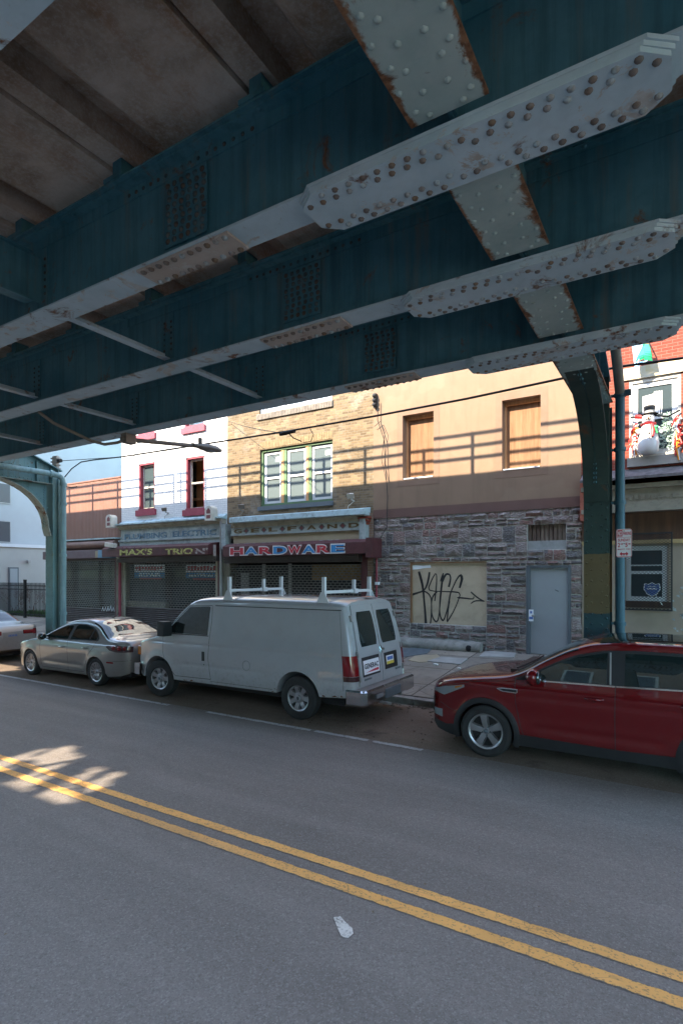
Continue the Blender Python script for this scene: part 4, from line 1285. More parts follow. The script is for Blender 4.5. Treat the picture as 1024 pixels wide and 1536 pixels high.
mb = MB(); mb.box(fx(200), fx(245), YF + .06, YF + .075, fz(222, 866.5), fz(222, 858)); mb.build('window_sign', M['letterblue'], t); mb = MB(); mb.box(fx(277), fx(325), YF + .06, YF + .075, fz(300, 867), fz(300, 859))
mb.build('window_sign', M['letterblue'], t)
mb = MB(); mb.box(fx(208), fx(240), YF + .06, YF + .075, fz(222, 869), fz(222, 866.8)); mb.box(fx(288), fx(325), YF + .06, YF + .075, fz(300, 870), fz(300, 867.2))
rr = random.Random(2)
for (pa, pb, c0, c1) in ((202, 243, 856, 849), (280, 323, 857, 849)):
    n = 9
    for k in range(n):
        xa_ = fx(pa + (pb - pa) * k / n); xb_ = fx(pa + (pb - pa) * (k + .7) / n)
        mb.box(xa_, xb_, YF + .05, YF + .06, fz(pa, c0 - rr.uniform(0, 2)), fz(pa, c1 + rr.uniform(0, 2)))
mb.build('faded_stripes', M['letterred'], sg)
mb = MB()
add_text(mb, 'REPAIR', (fx(207), YF + .058, fz(222, 865)), (1, 0, 0), (0, 0, 1), fx(240) - fx(207), fz(222, 859.5) - fz(222, 865), bold=.02)
add_text(mb, 'MATERIALS', (fx(282), YF + .058, fz(303, 866)), (1, 0, 0), (0, 0, 1), fx(324) - fx(282), fz(303, 860.5) - fz(303, 866), bold=.02)
mb.build('lettering', M['paper'], sg)
floodlight('small dark floodlight on the white brick between its two windows', fx(253), fz(253, 765), s=1.0, mat='lampgrey', dirx=.25)

# ---------------- tan brick building with the hardware shop
xd0, xd1 = fx(341), fx(560)
t = thing('tan_brick_building', 'tan brick building with a row of three white windows above a hardware shop', 'building', ((xd0 + xd1) / 2, YF, 0))
wo = (fx(390), fx(498.5), fz(444, 756), fz(444, 667))
uo = (fx(389), fx(498), fz(444, 611), fz(444, 611) + 1.75)
zcd = fz(444, 776)
mb = MB(); mb.wall(xd0, xd1, zcd - .6, 10.2, YF, (wo, uo), .22); shell(mb, xd0, xd1, 10.2)
mb.build('wall', M['tan_brick'], t)
# soldier course over the windows and mortar smears
mb = MB()
n = 46
for i in range(n):
    a = wo[0] + (wo[1] - wo[0]) * i / n; mb.box(a + .006, a + (wo[1] - wo[0]) / n - .006, YF - .012, YF + .05, wo[3] + .03, wo[3] + .26)
mb.build('soldier_course', pm('tan_soldier_bricks', (.22, .16, .085), .85, var=.3, scale=7), t)
def triple(o, y, up=False):
    a, b, c_, d = o
    fr = MB()
    fr.box(a, b, y - .09, y + .06, d - .07, d); fr.box(a, b, y - .09, y + .06, c_, c_ + .09)
    fr.box(a, a + .07, y - .09, y + .06, c_ + .09, d - .09); fr.box(b - .05, b, y - .09, y + .06, c_ + .09, d - .09)
    W = b - a
    posts = ((a + W * .285, a + W * .36), (a + W * .63, a + W * .70))
    for p, q in posts: fr.box(p + (q - p) * .52, q, y - .06, y + .06, c_ + .09, d - .09)
    surround = fr.build('window_surround', M['green'] if not up else M['white'], t)
    for p, q in posts:
        mb = MB(); mb.box(p, p + (q - p) * .50, y - .07, y + .05, c_ + .09, d - .09)
        mb.build('mullion', M['wood_raw'] if not up else M['white'], surround)
    spans = ((a + .07, posts[0][0]), (posts[0][1], posts[1][0]), (posts[1][1], b - .05))
    for i, (p, q) in enumerate(spans):
        wn = sash(t, p + .012, q - .012, c_ + .09, d - .09, y - .02, M['white'], M['glass_blind'], .5, .085)
        if not up and i in (0, 2):
            mb = MB(); mb.box(p + (q - p) * .62, p + (q - p) * .84, y - .004, y + .0, d - .42, d - .27); mb.build('sticker', M['paper'], wn)
triple(wo, YF + .16); triple(uo, YF + .16, True)
mb = MB(); mb.box(wo[0] - .06, wo[1] + .04, YF - .07, YF + .1, wo[2] - .13, wo[2]); mb.build('sill', M['doorframe'], t)
mb = MB()
n = 50
for i in range(n):
    a = uo[0] - .08 + (uo[1] - uo[0] + .12) * i / n; mb.box(a, a + (uo[1] - uo[0] + .12) / n - .012, YF - .06, YF + .1, uo[2] - .2, uo[2] - .04)
mb.box(uo[0] - .08, uo[1] + .04, YF - .04, YF + .1, uo[2] - .19, uo[2] - .0)
mb.build('upper_sill', pm('grey_brick_sill', (.17, .145, .12), .85, var=.3, scale=6), t)
# tin ledge, frieze with name, boards, hood
pz = lambda px, py, y=YF: Z(px, py, y)
yl = YF - .42
zt_ = Z(444, 769.5, yl); zb_ = Z(444, 778, yl)
x0l, x1l = X(343.5, yl), X(545.5, yl)
mb = MB(); mb.xprism([(YF, zt_ + .07), (yl, zt_), (yl, zb_), (YF, zb_ - .0)], x0l, x1l); mb.build('tin_ledge', M['ledge'], t, fix=True, bevel=.015)
mb = MB(); mb.box(x0l + .02, x1l - .05, YF - .3, YF, zb_ - .07, zb_ - .003); mb.box(x0l + .02, x1l - .06, YF - .24, YF, zb_ - .16, zb_ - .07)
mb.build('cornice', M['cream'], t)
yf_ = YF - .2
zf1, zf0 = zb_ - .16, Z(444, 798, yf_)
xf0, xf1 = X(347, yf_), X(545, yf_)
mb = MB(); mb.box(xf0, xf1, yf_, YF, zf0, zf1); fb = mb.build('sign_board', M['frieze'], t)
mb = MB(); mb.box(xf0 - .02, xf1, yf_ - .03, yf_, zf0 - .03, zf0 + .03); mb.box(xf0 - .02, xf1, yf_ - .02, yf_, zf1 - .03, zf1)
mb.build('frame_strip', M['ltblue'], fb)
L = 'GELFAND'; mg = MB(); md = MB()
lh = (zf1 - zf0) * .58; lz = zf0 + (zf1 - zf0) * .22
step = (xf1 - xf0 - .62) / 6
for i, ch in enumerate(L):
    xx = xf0 + .12 + step * i
    add_text(mg, ch, (xx, yf_ - .001, lz), (1, 0, 0), (0, 0, 1), .35, lh, bold=.03, depth=.012)
    if i < 6:
        xm = xx + .175 + step / 2; zm = lz + lh / 2
        md.yprism([(xm - .115, zm), (xm, zm - .10), (xm + .115, zm), (xm, zm + .10)], yf_ - .012, yf_ - .001)
mg.build('lettering', M['gold'], fb); dm = md.build('diamonds', M['doorframe'], fb)
md = MB()
for i in range(6):
    xm = xf0 + .12 + step * i + .175 + step / 2; zm = lz + lh / 2
    md.yprism([(xm - .075, zm), (xm, zm - .065), (xm + .075, zm), (xm, zm + .065)], yf_ - .016, yf_ - .0121)
md.build('diamond_centres', M['diamond'], fb)
zhd1, zhd0 = Z(444, 811.5, YF), Z(444, 832.5, YF - .62)
mb = MB(); mb.box(xf0 + .05, xf1 - .02, YF - .15, YF, zhd1 - .1, zf0 - .03); mb.build('filler_board', M['beige'], t)
for px, m_ in ((343.5, 'ltblue'), (550, 'ltblue')):
    mb = MB(); x = fx(px); mb.box(x - .1, x + .1, YF - .28, YF, zhd1 - .2, zb_); mb.build('end_block', M[m_], t)
mb = MB(); x = fx(549.5)
for k in range(5): mb.box(x - .13 + k * .01, x + .2 - k * .03, YF - .3 + k * .03, YF, zb_ - .1 - k * .09, zb_ - .03 - k * .09)
mb.build('broken_brickwork', M['red_brick'], t)
hd = hood(t, X(334, YF - .62), X(549, YF - .62), zhd1, zhd0, .62, M['maroon'])
yh = YF - .622
red, blu, ol, sh = MB(), MB(), MB(), MB()
LW = 'HARDWARE'; pxs = [345.5 + i * 21.6 for i in range(9)]
for i, ch in enumerate(LW):
    pa, pb = pxs[i], pxs[i] + 19.5
    tgt = red if ch in 'HRW' else blu
    za, zb2 = Z(430, 830.3 , yh), Z(430, 819.5, yh)
    xa_, xb_ = X(pa, yh), X(pb, yh)
    add_text(ol, ch, (xa_ - .035, yh, za - .035), (1, 0, 0), (0, 0, 1), xb_ - xa_ + .07, zb2 - za + .07, bold=.055, depth=.004)
    add_text(tgt, ch, (xa_, yh - .005, za), (1, 0, 0), (0, 0, 1), xb_ - xa_, zb2 - za, bold=.03, depth=.004)
o1 = ol.build('letter_outline', M['letteroutline'], hd); red.build('red_lettering', M['letterred'], hd); blu.build('blue_lettering', M['letterblue'], hd)
mb = MB(); rr = random.Random(18)
for k in range(34):
    q = rr.choice((rr.uniform(fx(375), fx(440)), rr.uniform(fx(475), fx(515)), rr.uniform(fx(340), fx(540)))); s = rr.uniform(.04, .2); u = rr.uniform(.05, .40)
    zz = zhd1 - .06 * u / .45 + .004
    mb.face([(q, YF - u, zz), (q + s, YF - u - .01, zz), (q + s * .8, YF - u - .06, zz - .008), (q + s * .2, YF - u - .05, zz - .007)])
mb.build('flaked_paint', M['ledge'], hd)
mb = MB(); mb.box(X(549, YF - .62), X(557.5, YF - .62), YF - .66, YF, zhd0 - .12, zhd1 - .03); mb.build('hood_end', M['maroon'], t, bevel=.01)
zg1 = fz(444, 845)
mb = MB(); mb.box(fx(346), fx(546), YF - .3, YF, zg1 + .02, zhd0 + .01)
for k in range(3): mb.box(fx(346), fx(546), YF - .34, YF - .3, zg1 + .03 + k * .09, zg1 + .09 + k * .09)
mb.build('shutter_box', M['shutterslat'], t)
mb = MB(); mb.box(fx(341), fx(347), YF - .08, YF + .3, ZF, zg1 + .4); mb.build('pier', M['stonebeige'], t)
mb = MB(); mb.box(fx(544.5), fx(552.5), YF - .12, YF + .3, ZF, zg1 + .4); mb.build('pier', M['maroon'], t)
mb = MB(); mb.box(fx(552.5), fx(560), YF - .06, YF + .3, ZF, zhd0 + 1.2); mb.build('pier', M['brown_brick'], t)
roll_grille(t, fx(347), fx(544.5), ZF, zg1, YF - .04, solid=.5)
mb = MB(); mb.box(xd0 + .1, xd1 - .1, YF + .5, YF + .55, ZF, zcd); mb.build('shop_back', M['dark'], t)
mb = MB(); mb.box(fx(467), fx(542), YF + .03, YF + .05, fz(503, 871), fz(503, 846.5)); mb.build('chipboard_panel', M['osb'], t)
mb = MB(); mb.box(fx(352), fx(462), YF + .06, YF + .075, ZF + .5, zg1 - .1); mb.box(fx(467), fx(542), YF + .06, YF + .075, ZF + .5, fz(503, 872)); mb.build('shop_window', M['glass_dirty'], t)
mb = MB(); mb.box(fx(360), fx(372), YF + .04, YF + .055, ZF + 1.2, zg1 - .3); mb.box(fx(392), fx(397), YF + .04, YF + .055, ZF + .5, zg1); mb.box(fx(431), fx(436), YF + .04, YF + .055, ZF + .5, zg1); mb.build('window_post', M['grey'], t)
floodlight('dark floodlight on the tan brick wall beside the white brick building', fx(366), fz(366, 761), s=1.1, mat='lampgrey', dirx=.35)
floodlight('pale floodlight on the tan brick wall beside the stucco wall', fx(531), fz(531, 745), s=1.1, mat='whitewood', dirx=.15)

# ---------------- ochre stucco building with a stone-clad ground floor
xe0, xe1 = fx(560), fx(871)
t = thing('stucco_building', 'ochre stucco building with boarded windows over a rough stone ground floor', 'building', ((xe0 + xe1) / 2, YF, 0))
zst = fz(700, 770.0); zbd = fz(700, 755.8)
W1 = (fx(603.7), fx(650.0), fz(627, 717.5), fz(627, 620)); W2 = (fx(752.5), fx(810.3), fz(781, 703.5), fz(781, 596.5))
mb = MB(); mb.wall(xe0, xe1, zbd, 8.6, YF, (W1, W2), .34); shell(mb, xe0, xe1, 8.6)
mb.build('wall', M['stucco'], t)
mb = MB(); mb.box(xe0, xe1, YF - .03, YF + .02, zst, zbd); mb.build('band', M['maroon_band'], t)
def band_frame(o, l, r, tp, bt):
    a, b, c_, d = o
    mb = MB()
    mb.box(a - l, a, YF - .006, YF + .01, c_ - bt, d + tp); mb.box(b, b + r, YF - .006, YF + .01, c_ - bt, d + tp)
    mb.box(a, b, YF - .006, YF + .01, d, d + tp); mb.box(a, b, YF - .006, YF + .01, c_ - bt, c_)
    return mb
for o in (W1, W2):
    a, b, c_, d = o
    mb = MB(); mb.box(a, b, YF + .29, YF + .31, c_, d); wn = mb.build('boarded_window', M['ply'], t)
    band_frame(o, .17, .17, .19, .19).build('painted_surround', M['stucco_band'], wn)
    mb = MB(); mb.box(a + .001, a + .05, YF + .22, YF + .288, c_ + .03, d - .001); mb.box(a + .05, b - .001, YF + .2, YF + .288, d - .09, d - .001); mb.build('inner_frame', M['wood_raw'], wn)
    mb = MB(); mb.box(a + .03, b - .02, YF - .02, YF + .285, c_ + .001, c_ + .035); mb.build('sill', M['white'], wn)
# ground floor: individually rough stones
gw = (fx(614.8), fx(728.9), fz(672, 937), fz(672, 842.5)); vt = (fx(790), fx(848), fz(819, 824), fz(819, 786)); dr = (fx(788.5), fx(855.5), ZF, fz(822, 848))
holes = (gw, vt, dr)
mb = MB(); mb.wall(xe0, xe1, 0, zst, YF + .02, holes, .2); mb.build('mortar_wall', M['mortar'], t)
mb = MB(); rr = random.Random(21)
def stone(xa, xb, za, zb):
    g = .013
    xa += g; xb -= g; za += g; zb -= g
    if xb - xa < .04 or zb - za < .03: return
    nx = max(2, int((xb - xa) / .08)); nz = max(2, int((zb - za) / .07))
    proud = rr.uniform(.035, .08); tz_, tx_ = rr.uniform(-.045, .045), rr.uniform(-.03, .03); ids = {}
    for i in range(nx + 1):
        for j in range(nz + 1):
            edge = i in (0, nx) or j in (0, nz)
            px = xa + (xb - xa) * i / nx; pz_ = za + (zb - za) * j / nz
            if not edge: px += rr.uniform(-.012, .012); pz_ += rr.uniform(-.012, .012)
            else: px += rr.uniform(-.009, .009); pz_ += rr.uniform(-.009, .009)
            ids[i, j] = mb.vert((px, YF + .02 - (rr.uniform(.012, .022) if edge else max(.02, proud + tz_ * (j / nz - .5) + tx_ * (i / nx - .5) + rr.uniform(-.02, .024))), pz_))
    for i in range(nx):
        for j in range(nz): mb.idx((ids[i, j], ids[i + 1, j], ids[i + 1, j + 1], ids[i, j + 1]))
    rim = [(i, 0) for i in range(nx + 1)] + [(nx, j) for j in range(1, nz + 1)] + [(i, nz) for i in range(nx - 1, -1, -1)] + [(0, j) for j in range(nz - 1, 0, -1)]
    bk = [mb.vert((mb.v[ids[k]][0], YF + .022, mb.v[ids[k]][2])) for k in rim]
    for q in range(len(rim)):
        r2 = (q + 1) % len(rim)
        mb.idx((ids[rim[r2]], ids[rim[q]], bk[q], bk[r2]))
def fill(xa, xb, za, zb):
    """random ashlar: courses of mixed height, some stones two courses tall"""
    z = za
    while z < zb - .03:
        H = rr.choice((.12, .2, .24, .3, .36)); H = min(H, zb - z)
        if zb - z - H < .06: H = zb - z
        x = xa
        while x < xb - .01:
            wv = rr.choice((.2, .3, .36, .46)) * (1.1 if H > .2 else 1)
            if xb - x - wv < .14: wv = xb - x
            if H > .19 and rr.random() < .66:
                s = rr.choice((.36, .5, .62)) * H
                m = x + wv * rr.choice((.4, .55, 1, 1, 1))
                stone(x, x + wv, z, z + s) if m >= x + wv - .08 else (stone(x, m, z, z + s), stone(m, x + wv, z, z + s))
                stone(x, x + wv, z + s, z + H)
            else: stone(x, x + wv, z, z + H)
            x += wv
        z += H
fill(xe0, xe1 + .02, vt[3], zst); 
fill(xe0, vt[0], gw[3] , vt[3]); fill(vt[1], xe1 + .02, gw[3], vt[3]); fill(vt[0], vt[1], gw[3] , vt[2])
fill(xe0, gw[0], ZF - .3, gw[3]); fill(gw[0], gw[1], ZF - .3, gw[2]); fill(gw[1], dr[0], ZF - .3, gw[3]); fill(dr[1], xe1 + .02, ZF - .3, gw[3])
if dr[3] < gw[3]: fill(dr[0], dr[1], dr[3], gw[3])
mb.build('stone_cladding', M['stone'], t, smooth=28)
# boarded shop window with its sprayed tag
mb = MB(); mb.box(gw[0], gw[1], YF + .06, YF + .08, gw[2], gw[3]); bd = mb.build('boarded_window', M['ply_pale'], t)
mb = MB(); mb.box(gw[0], gw[1], YF - .0, YF + .06, gw[3] - .035, gw[3] - .001); mb.box(gw[0] + .001, gw[0] + .05, YF + .0, YF + .06, gw[2], gw[3] - .035); mb.build('board_frame', M['ply'], bd)
def gp(u, v):
    # zoomed tag drawing -> wall point
    px, py = 600 + u / 6.4, 830 + v / 6.4
    return Vector((X(px, YF + .055), YF + .056, Z(px, py, YF + .055)))
strokes = [
    ([(178, 175), (200, 250), (218, 330), (226, 430), (238, 560), (245, 678)], .02),
    ([(280, 180), (272, 240), (255, 310), (225, 360), (170, 378), (115, 395)], .016),
    ([(225, 362), (262, 378), (288, 410), (298, 450), (300, 560), (288, 680)], .011),
    ([(330, 458), (345, 330), (350, 240), (345, 188), (325, 205), (285, 290), (266, 345), (300, 362), (380, 366), (460, 368), (530, 370), (578, 382), (560, 440), (520, 540), (470, 625), (448, 660)], .010),
    ([(352, 370), (325, 390), (300, 440), (298, 520), (302, 600), (330, 650), (352, 662), (370, 610), (380, 500), (388, 400), (400, 290), (412, 190)], .011),
    ([(412, 190), (392, 240), (385, 270)], .010),
    ([(410, 200), (395, 300), (384, 400), (376, 500), (378, 590), (395, 635), (412, 652), (432, 600), (455, 520), (472, 460)], .012),
    ([(405, 270), (425, 210), (455, 192), (484, 215), (478, 270), (464, 322)], .015),
    ([(595, 232), (575, 205), (548, 235), (515, 300), (486, 365), (470, 430), (458, 540), (448, 650)], .011),
    ([(572, 205), (596, 230), (582, 280), (568, 332)], .020),
    ([(545, 425), (620, 430), (690, 440), (706, 430), (702, 415)], .010),
    ([(676, 370), (720, 410), (770, 445), (806, 460)], .011),
    ([(806, 460), (740, 452), (700, 462), (678, 482)], .009),
]
mb = MB()
for pts, r in strokes:
    q = [gp(*p) for p in pts]
    # smooth the stroke a little
    sm = [q[0]]
    for a, b in zip(q, q[1:]):
        sm += [a.lerp(b, .33), a.lerp(b, .67)]
    sm.append(q[-1])
    n0 = len(mb.v)
    mb.tube(sm, [r * (1.75 + .3 * math.sin(i * .7)) for i in range(len(sm))], 6)
    for i in range(n0, len(mb.v)):
        v = mb.v[i]; mb.v[i] = (v[0], YF + .058 + (v[1] - YF - .056) * .25, v[2])
mb.build('graffiti', M['ink'], bd)
mb = MB(); pts = [gp(100, 118), gp(150, 112), gp(220, 118), gp(290, 110), gp(296, 138), gp(230, 142), (gp(190, 150)), gp(110, 158)]
mb.face([(p.x, YF + .052, p.z) for p in reversed(pts)])
mb.build('torn_paper', M['paper'], bd)
# small louvred vent over the door
mb = MB(); mb.box(vt[0], vt[1], YF + .14, YF + .16, vt[2], vt[3])
n = 9
for i in range(n):
    a = vt[0] + (vt[1] - vt[0]) * i / n; mb.box(a + .01, a + (vt[1] - vt[0]) / n - .012, YF + .10, YF + .14, vt[2] + .22, vt[3])
vv = mb.build('vent_boards', m_wood('dark_stained_vent_boards', (.05, .025, .02), (.20, .16, .13)), t)
mb = MB(); mb.box(vt[0], vt[1], YF + .06, YF + .12, vt[2], vt[2] + .22); mb.build('vent_apron', pm('weathered_grey_apron', (.26, .27, .27), .8, var=.25, scale=4), vv)
# steel door
mb = MB(); a, b, c_, d = dr
mb.box(a, a + .09, YF - .0, YF + .14, c_, d); mb.box(b - .07, b, YF - .0, YF + .14, c_, d); mb.box(a + .09, b - .07, YF - .0, YF + .14, d - .06, d)
do = mb.build('door_frame', M['doorframe'], t, bevel=.006)
mb = MB(); mb.box(a + .09, b - .07, YF + .06, YF + .1, c_ + .02, d - .06); df = mb.build('door', M['dooorgrey'], t, bevel=.004)
mb = MB(); mb.tube([(a + .17, YF + .06, c_ + .98), (a + .17, YF - .01, c_ + .98)], .03, 10); mb.ball((a + .17, YF - .03, c_ + .98), .035, 10, 7)
mb.build('handle', M['grey'], df, smooth=60)
mb = MB(); mb.tube([(fx(831), YF + .055, fz(831, 884.5)), (fx(836.5), YF + .055, fz(836.5, 887))], .012, 6); mb.build('scuff', M['doorframe'], df)
tn = thing('door_hanger', 'white and blue notice hanging on the grey steel door handle', 'notice', (a + .16, YF - .02, c_ + 1.0))
mb = MB(); za, zb2 = fz(795, 931.5), fz(795, 914)
mb.box(fx(793), fx(800), YF - .045, YF - .041, za, zb2); mb.build('sheet', M['paper'], tn)
mb = MB(); mb.box(fx(793.6), fx(799.3), YF - .048, YF - .0455, za + .05, za + .11); mb.box(fx(795), fx(798), YF - .048, YF - .0455, zb2 - .1, zb2 - .04); mb.build('print', M['bluepaper'], tn)
# rough concrete kerb at the foot of the stone wall
tn = thing('stone_ledge', 'rough round-ended concrete ledge along the foot of the stone wall', 'ledge', (fx(650), YF - .2, ZF))
xs_ = lin(fx(563), fx(724), 30); mb = MB(); rr = random.Random(6); ring = []
for x in xs_:
    b = []
    for k in range(9):
        aa = math.pi * k / 8
        b.append(mb.vert((x, YF - .02 - .26 * math.sin(aa) ** .6 + rr.uniform(-.012, .012), ZF - .1 + (.34 + rr.uniform(-.012, .012)) * (1 + math.cos(aa)) / 2)))
    ring.append(b)
for p, q in zip(ring, ring[1:]):
    for k in range(8): mb.idx((p[k], p[k + 1], q[k + 1], q[k]))
mb.idx(ring[-1]); mb.idx(ring[0][::-1])
mb.build('concrete', pm('mossy_concrete', (.25, .235, .21), .95, var=.25, scale=4, bump=.7, bscale=30, dirt=(.1, .09, .08), dirt_amt=.5), tn, smooth=50, fix=True)
mb = MB(); mb.ball((fx(707), YF - .26, ZF + .08), .085, 10, 7, (1, .4, 1)); mb.build('hole', M['dark'], tn)
cable('wall_cable', 'slack black cable drooping down the edge of the stucco wall', [P(567, 600, YF - .1), P(566, 630, YF - .12), P(576, 660, YF - .12), P(578, 700, YF - .1), P(581, 745, YF - .1), P(580, 790, YF - .1), P(566, 815, YF - .1)], .012, n=4)
cable('wall_cable', 'looped black cable end beside the slack one on the stucco edge', [P(561, 640, YF - .1), P(570, 632, YF - .12), P(577, 648, YF - .12), P(572, 690, YF - .1), P(579, 720, YF - .1)], .009, n=4)
tn = thing('service_bracket', 'dark insulator bracket high on the stucco wall corner', 'bracket', tuple(P(564, 606, YF)))
mb = MB(); a = P(564, 613, YF)
mb.box(a.x - .04, a.x + .04, YF - .12, YF, a.z, a.z + .42)
for k in range(3): mb.ball((a.x, YF - .14, a.z + .08 + k * .13), .055, 8, 6)
mb.build('bracket', M['ink'], tn)
tn = thing('red_conduit', 'thin red conduit with a white box running up beside the stone wall', 'conduit', (fx(566), YF - .06, ZF))
mb = MB(); mb.tube([(fx(566), YF - .06, ZF), (fx(566), YF - .06, fz(566, 822))], .028, 8); mb.build('tube', M['maroonwood'], tn, smooth=60)
mb = MB(); mb.box(fx(565), fx(570), YF - .12, YF - .02, fz(567, 877), fz(567, 873)); mb.build('box', M['paper'], tn)

# ---------------- red brick house with the snowman window
xr0, xr1 = fx(871), 9.0
t = thing('red_brick_house', 'red brick house with a decorated upstairs window over a tan ground floor', 'building', ((xr0 + 4) / 2, YF, 0))
wr = (fx(942.5), fx(1020.5), fz(981, 684), fz(981, 564.5))
zrc = fz(981, 700)
mb = MB(); mb.wall(xr0, xr1, zrc - .05, 9.6, YF, (wr,), .16); shell(mb, xr0, xr1, 9.6)
mb.build('wall', M['red_brick'], t)
a, b, c_, d = wr
mb = MB(); mb.box(fx(934.5), fx(1032), YF - .05, YF + .05, d, d + .27); mb.build('lintel', pm('stained_cream_lintel', (.52, .47, .37), .8, var=.1, dirt=(.5, .33, .1), dirt_amt=.6), t)
wn = sash(t, a + .07, b - .06, c_ + .05, d - .09, YF + .05, M['white'], M['glass_pale'], .50, .11)
mb = MB(); mb.box(a, a + .07, YF + .01, YF + .12, c_, d); mb.box(b - .06, b, YF + .01, YF + .12, c_, d); mb.box(a + .07, b - .06, YF + .01, YF + .12, d - .09, d); mb.box(a + .07, b - .06, YF - .01, YF + .12, c_, c_ + .05)
mb.build('casing', M['whitewood'], wn)
zm = (c_ + d) / 2
mb = MB(); mb.yprism([(a + .27, zm + .05), (b - .45, zm + .05), (b - .36, d - .34), (a + .27, d - .40)], YF + .068, YF + .073)
for k in range(4): mb.box(b - .52 + k * .045, b - .495 + k * .045, YF + .060, YF + .066, zm + .06, d - .32)
mb.build('curtain', M['curtain'], wn)
mb = MB(); mb.box(fx(940.5), xr1 * .2, YF - .14, YF + .02, c_ - .22, c_ - .02); mb.build('sill', M['grey'], wn)
# sloping shingle skirt, gap, cornice, dark panelling
z1 = fz(981, 702); z2 = fz(981, 718); z3 = fz(981, 727); z4 = fz(981, 765)
yp = YF - .55
mb = MB(); mb.xprism([(YF, z1 + .02), (YF, z1 - .08), (yp, z2 - .05), (yp, z2 + .01)], xr0 + .05, xr1); mb.build('skirt_roof', M['shingle'], t, fix=True)
z3 = Z(981, 731, YF - .3); z4 = Z(981, 766, YF - .3)
mb = MB(); mb.box(xr0 + .05, xr1, YF - .4, YF, z3, z3 + .10); mb.box(xr0 + .05, xr1, YF - .3, YF, z4 + .1, z3); mb.box(xr0 + .05, xr1, YF - .35, YF, z4, z4 + .1)
x = xr0 + .2
while x < 1.5:
    mb.box(x, x + .06, YF - .33, YF - .3, z3 - .24, z3 - .16); x += .12
mb.build('cornice', M['stonebeige'], t)
mb = MB(); mb.box(xr0 + .02, xr0 + .35, YF - .32, YF, z4 - .15, z3 + .35); mb.build('corner_block', pm('chipped_red_corner_block', (.30, .09, .06), .85, var=.3, scale=6), t)
z5, z6 = fz(981, 809.5), fz(981, 815.5)
mb = MB(); mb.box(xr0 + .02, xr1, YF - .03, YF + .05, z5, z4 + .02); mb.build('dark_panelling', M['wood_dark'], t)
mb = MB(); mb.box(xr0 + .02, xr1, YF - .05, YF + .05, z6, z5); mb.build('trim_board', pm('yellowed_trim', (.34, .25, .12), .8), t)
gwn = (fx(938), fx(1000), fz(970, 905), fz(970, 819))
mb = MB(); mb.wall(xr0 + .02, xr1, 0, z6, YF, (gwn,), .12); mb.build('lower_wall', M['tanwall'], t)
# flaking blue paint on the lower wall
mb = MB(); rr = random.Random(31)
for k in range(90):
    q = rr.uniform(fx(1004), fx(1024) + .8); z_ = rr.uniform(1.0, 2.3) - .4 * max(0, fx(1015) - q); s = rr.uniform(.02, .07)
    mb.face([(q, YF - .004, z_), (q + s, YF - .004, z_ - s * .3), (q + s * .8, YF - .004, z_ + s * .8), (q - s * .2, YF - .004, z_ + s * .6)])
mb.build('paint_flakes', M['ltblue'], t)
a, b, c_, d = gwn
wn = sash(t, a, b, c_ + .05, d, YF + .03, M['white'], M['glass'], .52, .10)
mb = MB(); mb.box(a, b + .08, YF - .12, YF + .05, c_ - .09, c_ + .04); mb.build('sill', M['wood_dark'], wn)
mb = MB(); zq = d - .45; mb.box(a + .1, b - .1, YF + .028, YF + .036, zq, zq + .03); mb.build('sash_bar', M['white'], wn)
# mesh cage over the window
cg = MB()
ca, cb, cc, cd = fx(936), fx(1007), fz(970, 914), fz(970, 801)
yo = YF - .22
for (p, q) in (((ca, yo, cc), (cb, yo, cc)), ((ca, yo, cd), (cb, yo, cd)), ((ca, yo, cc), (ca, yo, cd)), ((cb, yo, cc), (cb, yo, cd)), ((cb, yo, cc), (cb, YF, cc)), ((cb, yo, cd), (cb, YF, cd))): cg.bar(p, q, .03, .03)
cage = cg.build('window_guard', M['iron'], t)
cg = MB(); st = .075
def clipseg(x0, z0, dx, dz):
    # diagonal wire through (x0,z0) clipped to the cage front
    out = []
    for T in (ca - x0, cb - x0):
        z_ = z0 + T * dz / dx
        out.append((x0 + T, z_))
    (xa_, za_), (xb_, zb_) = sorted(out)
    def cl(xp, zp):
        if zp < cc: return (x0 + (cc - z0) * dx / dz, cc)
        if zp > cd: return (x0 + (cd - z0) * dx / dz, cd)
        return (xp, zp)
    if max(za_, zb_) < cc or min(za_, zb_) > cd: return
    p = cl(xa_, za_); q = cl(xb_, zb_)
    cg.bar((p[0], yo, p[1]), (q[0], yo, q[1]), .009, .009, (0, 1, 0))
k = -60
while k < 90:
    clipseg(ca + k * st, cc, 1, .75); clipseg(ca + k * st, cc, 1, -.75); k += 1
for k in range(int((cd - cc) / .09)): cg.bar((cb, yo, cc + k * .09), (cb, YF, cc + k * .09 + .06), .006, .006)
cg.build('wire_mesh', M['iron'], cage)
tn = thing('shield_sign', 'small blue shield-shaped sign on a stake behind the window guard', 'sign', tuple(P(980, 905, YF - .12)))
ys = YF - .13; q0 = P(977, 883.5, ys)
mb = MB(); mb.tube([P(983, 893, ys), P(993, 908, ys)], .01, 6); mb.build('stake', M['paper'], tn)
def shield(s, yy0, yy1):
    pts = [(-.15, .13), (-.07, .11), (0, .15), (.07, .11), (.15, .13), (.17, 0), (.10, -.12), (0, -.17), (-.10, -.12), (-.17, 0)]
    mb = MB(); mb.yprism([(q0.x + p[0] * s, q0.z + p[1] * s) for p in pts], yy0, yy1); return mb
sgo = shield(1.0, ys, ys + .01).build('plate', M['paper'], tn); shield(.87, ys - .004, ys - .001).build('face', M['bluepaper'], tn)
mb = MB(); mb.box(q0.x - .10, q0.x + .10, ys - .007, ys - .0045, q0.z - .01, q0.z + .02); mb.box(q0.x - .08, q0.x + .08, ys - .007, ys - .0045, q0.z + .05, q0.z + .065); mb.build('print', M['paper'], tn)

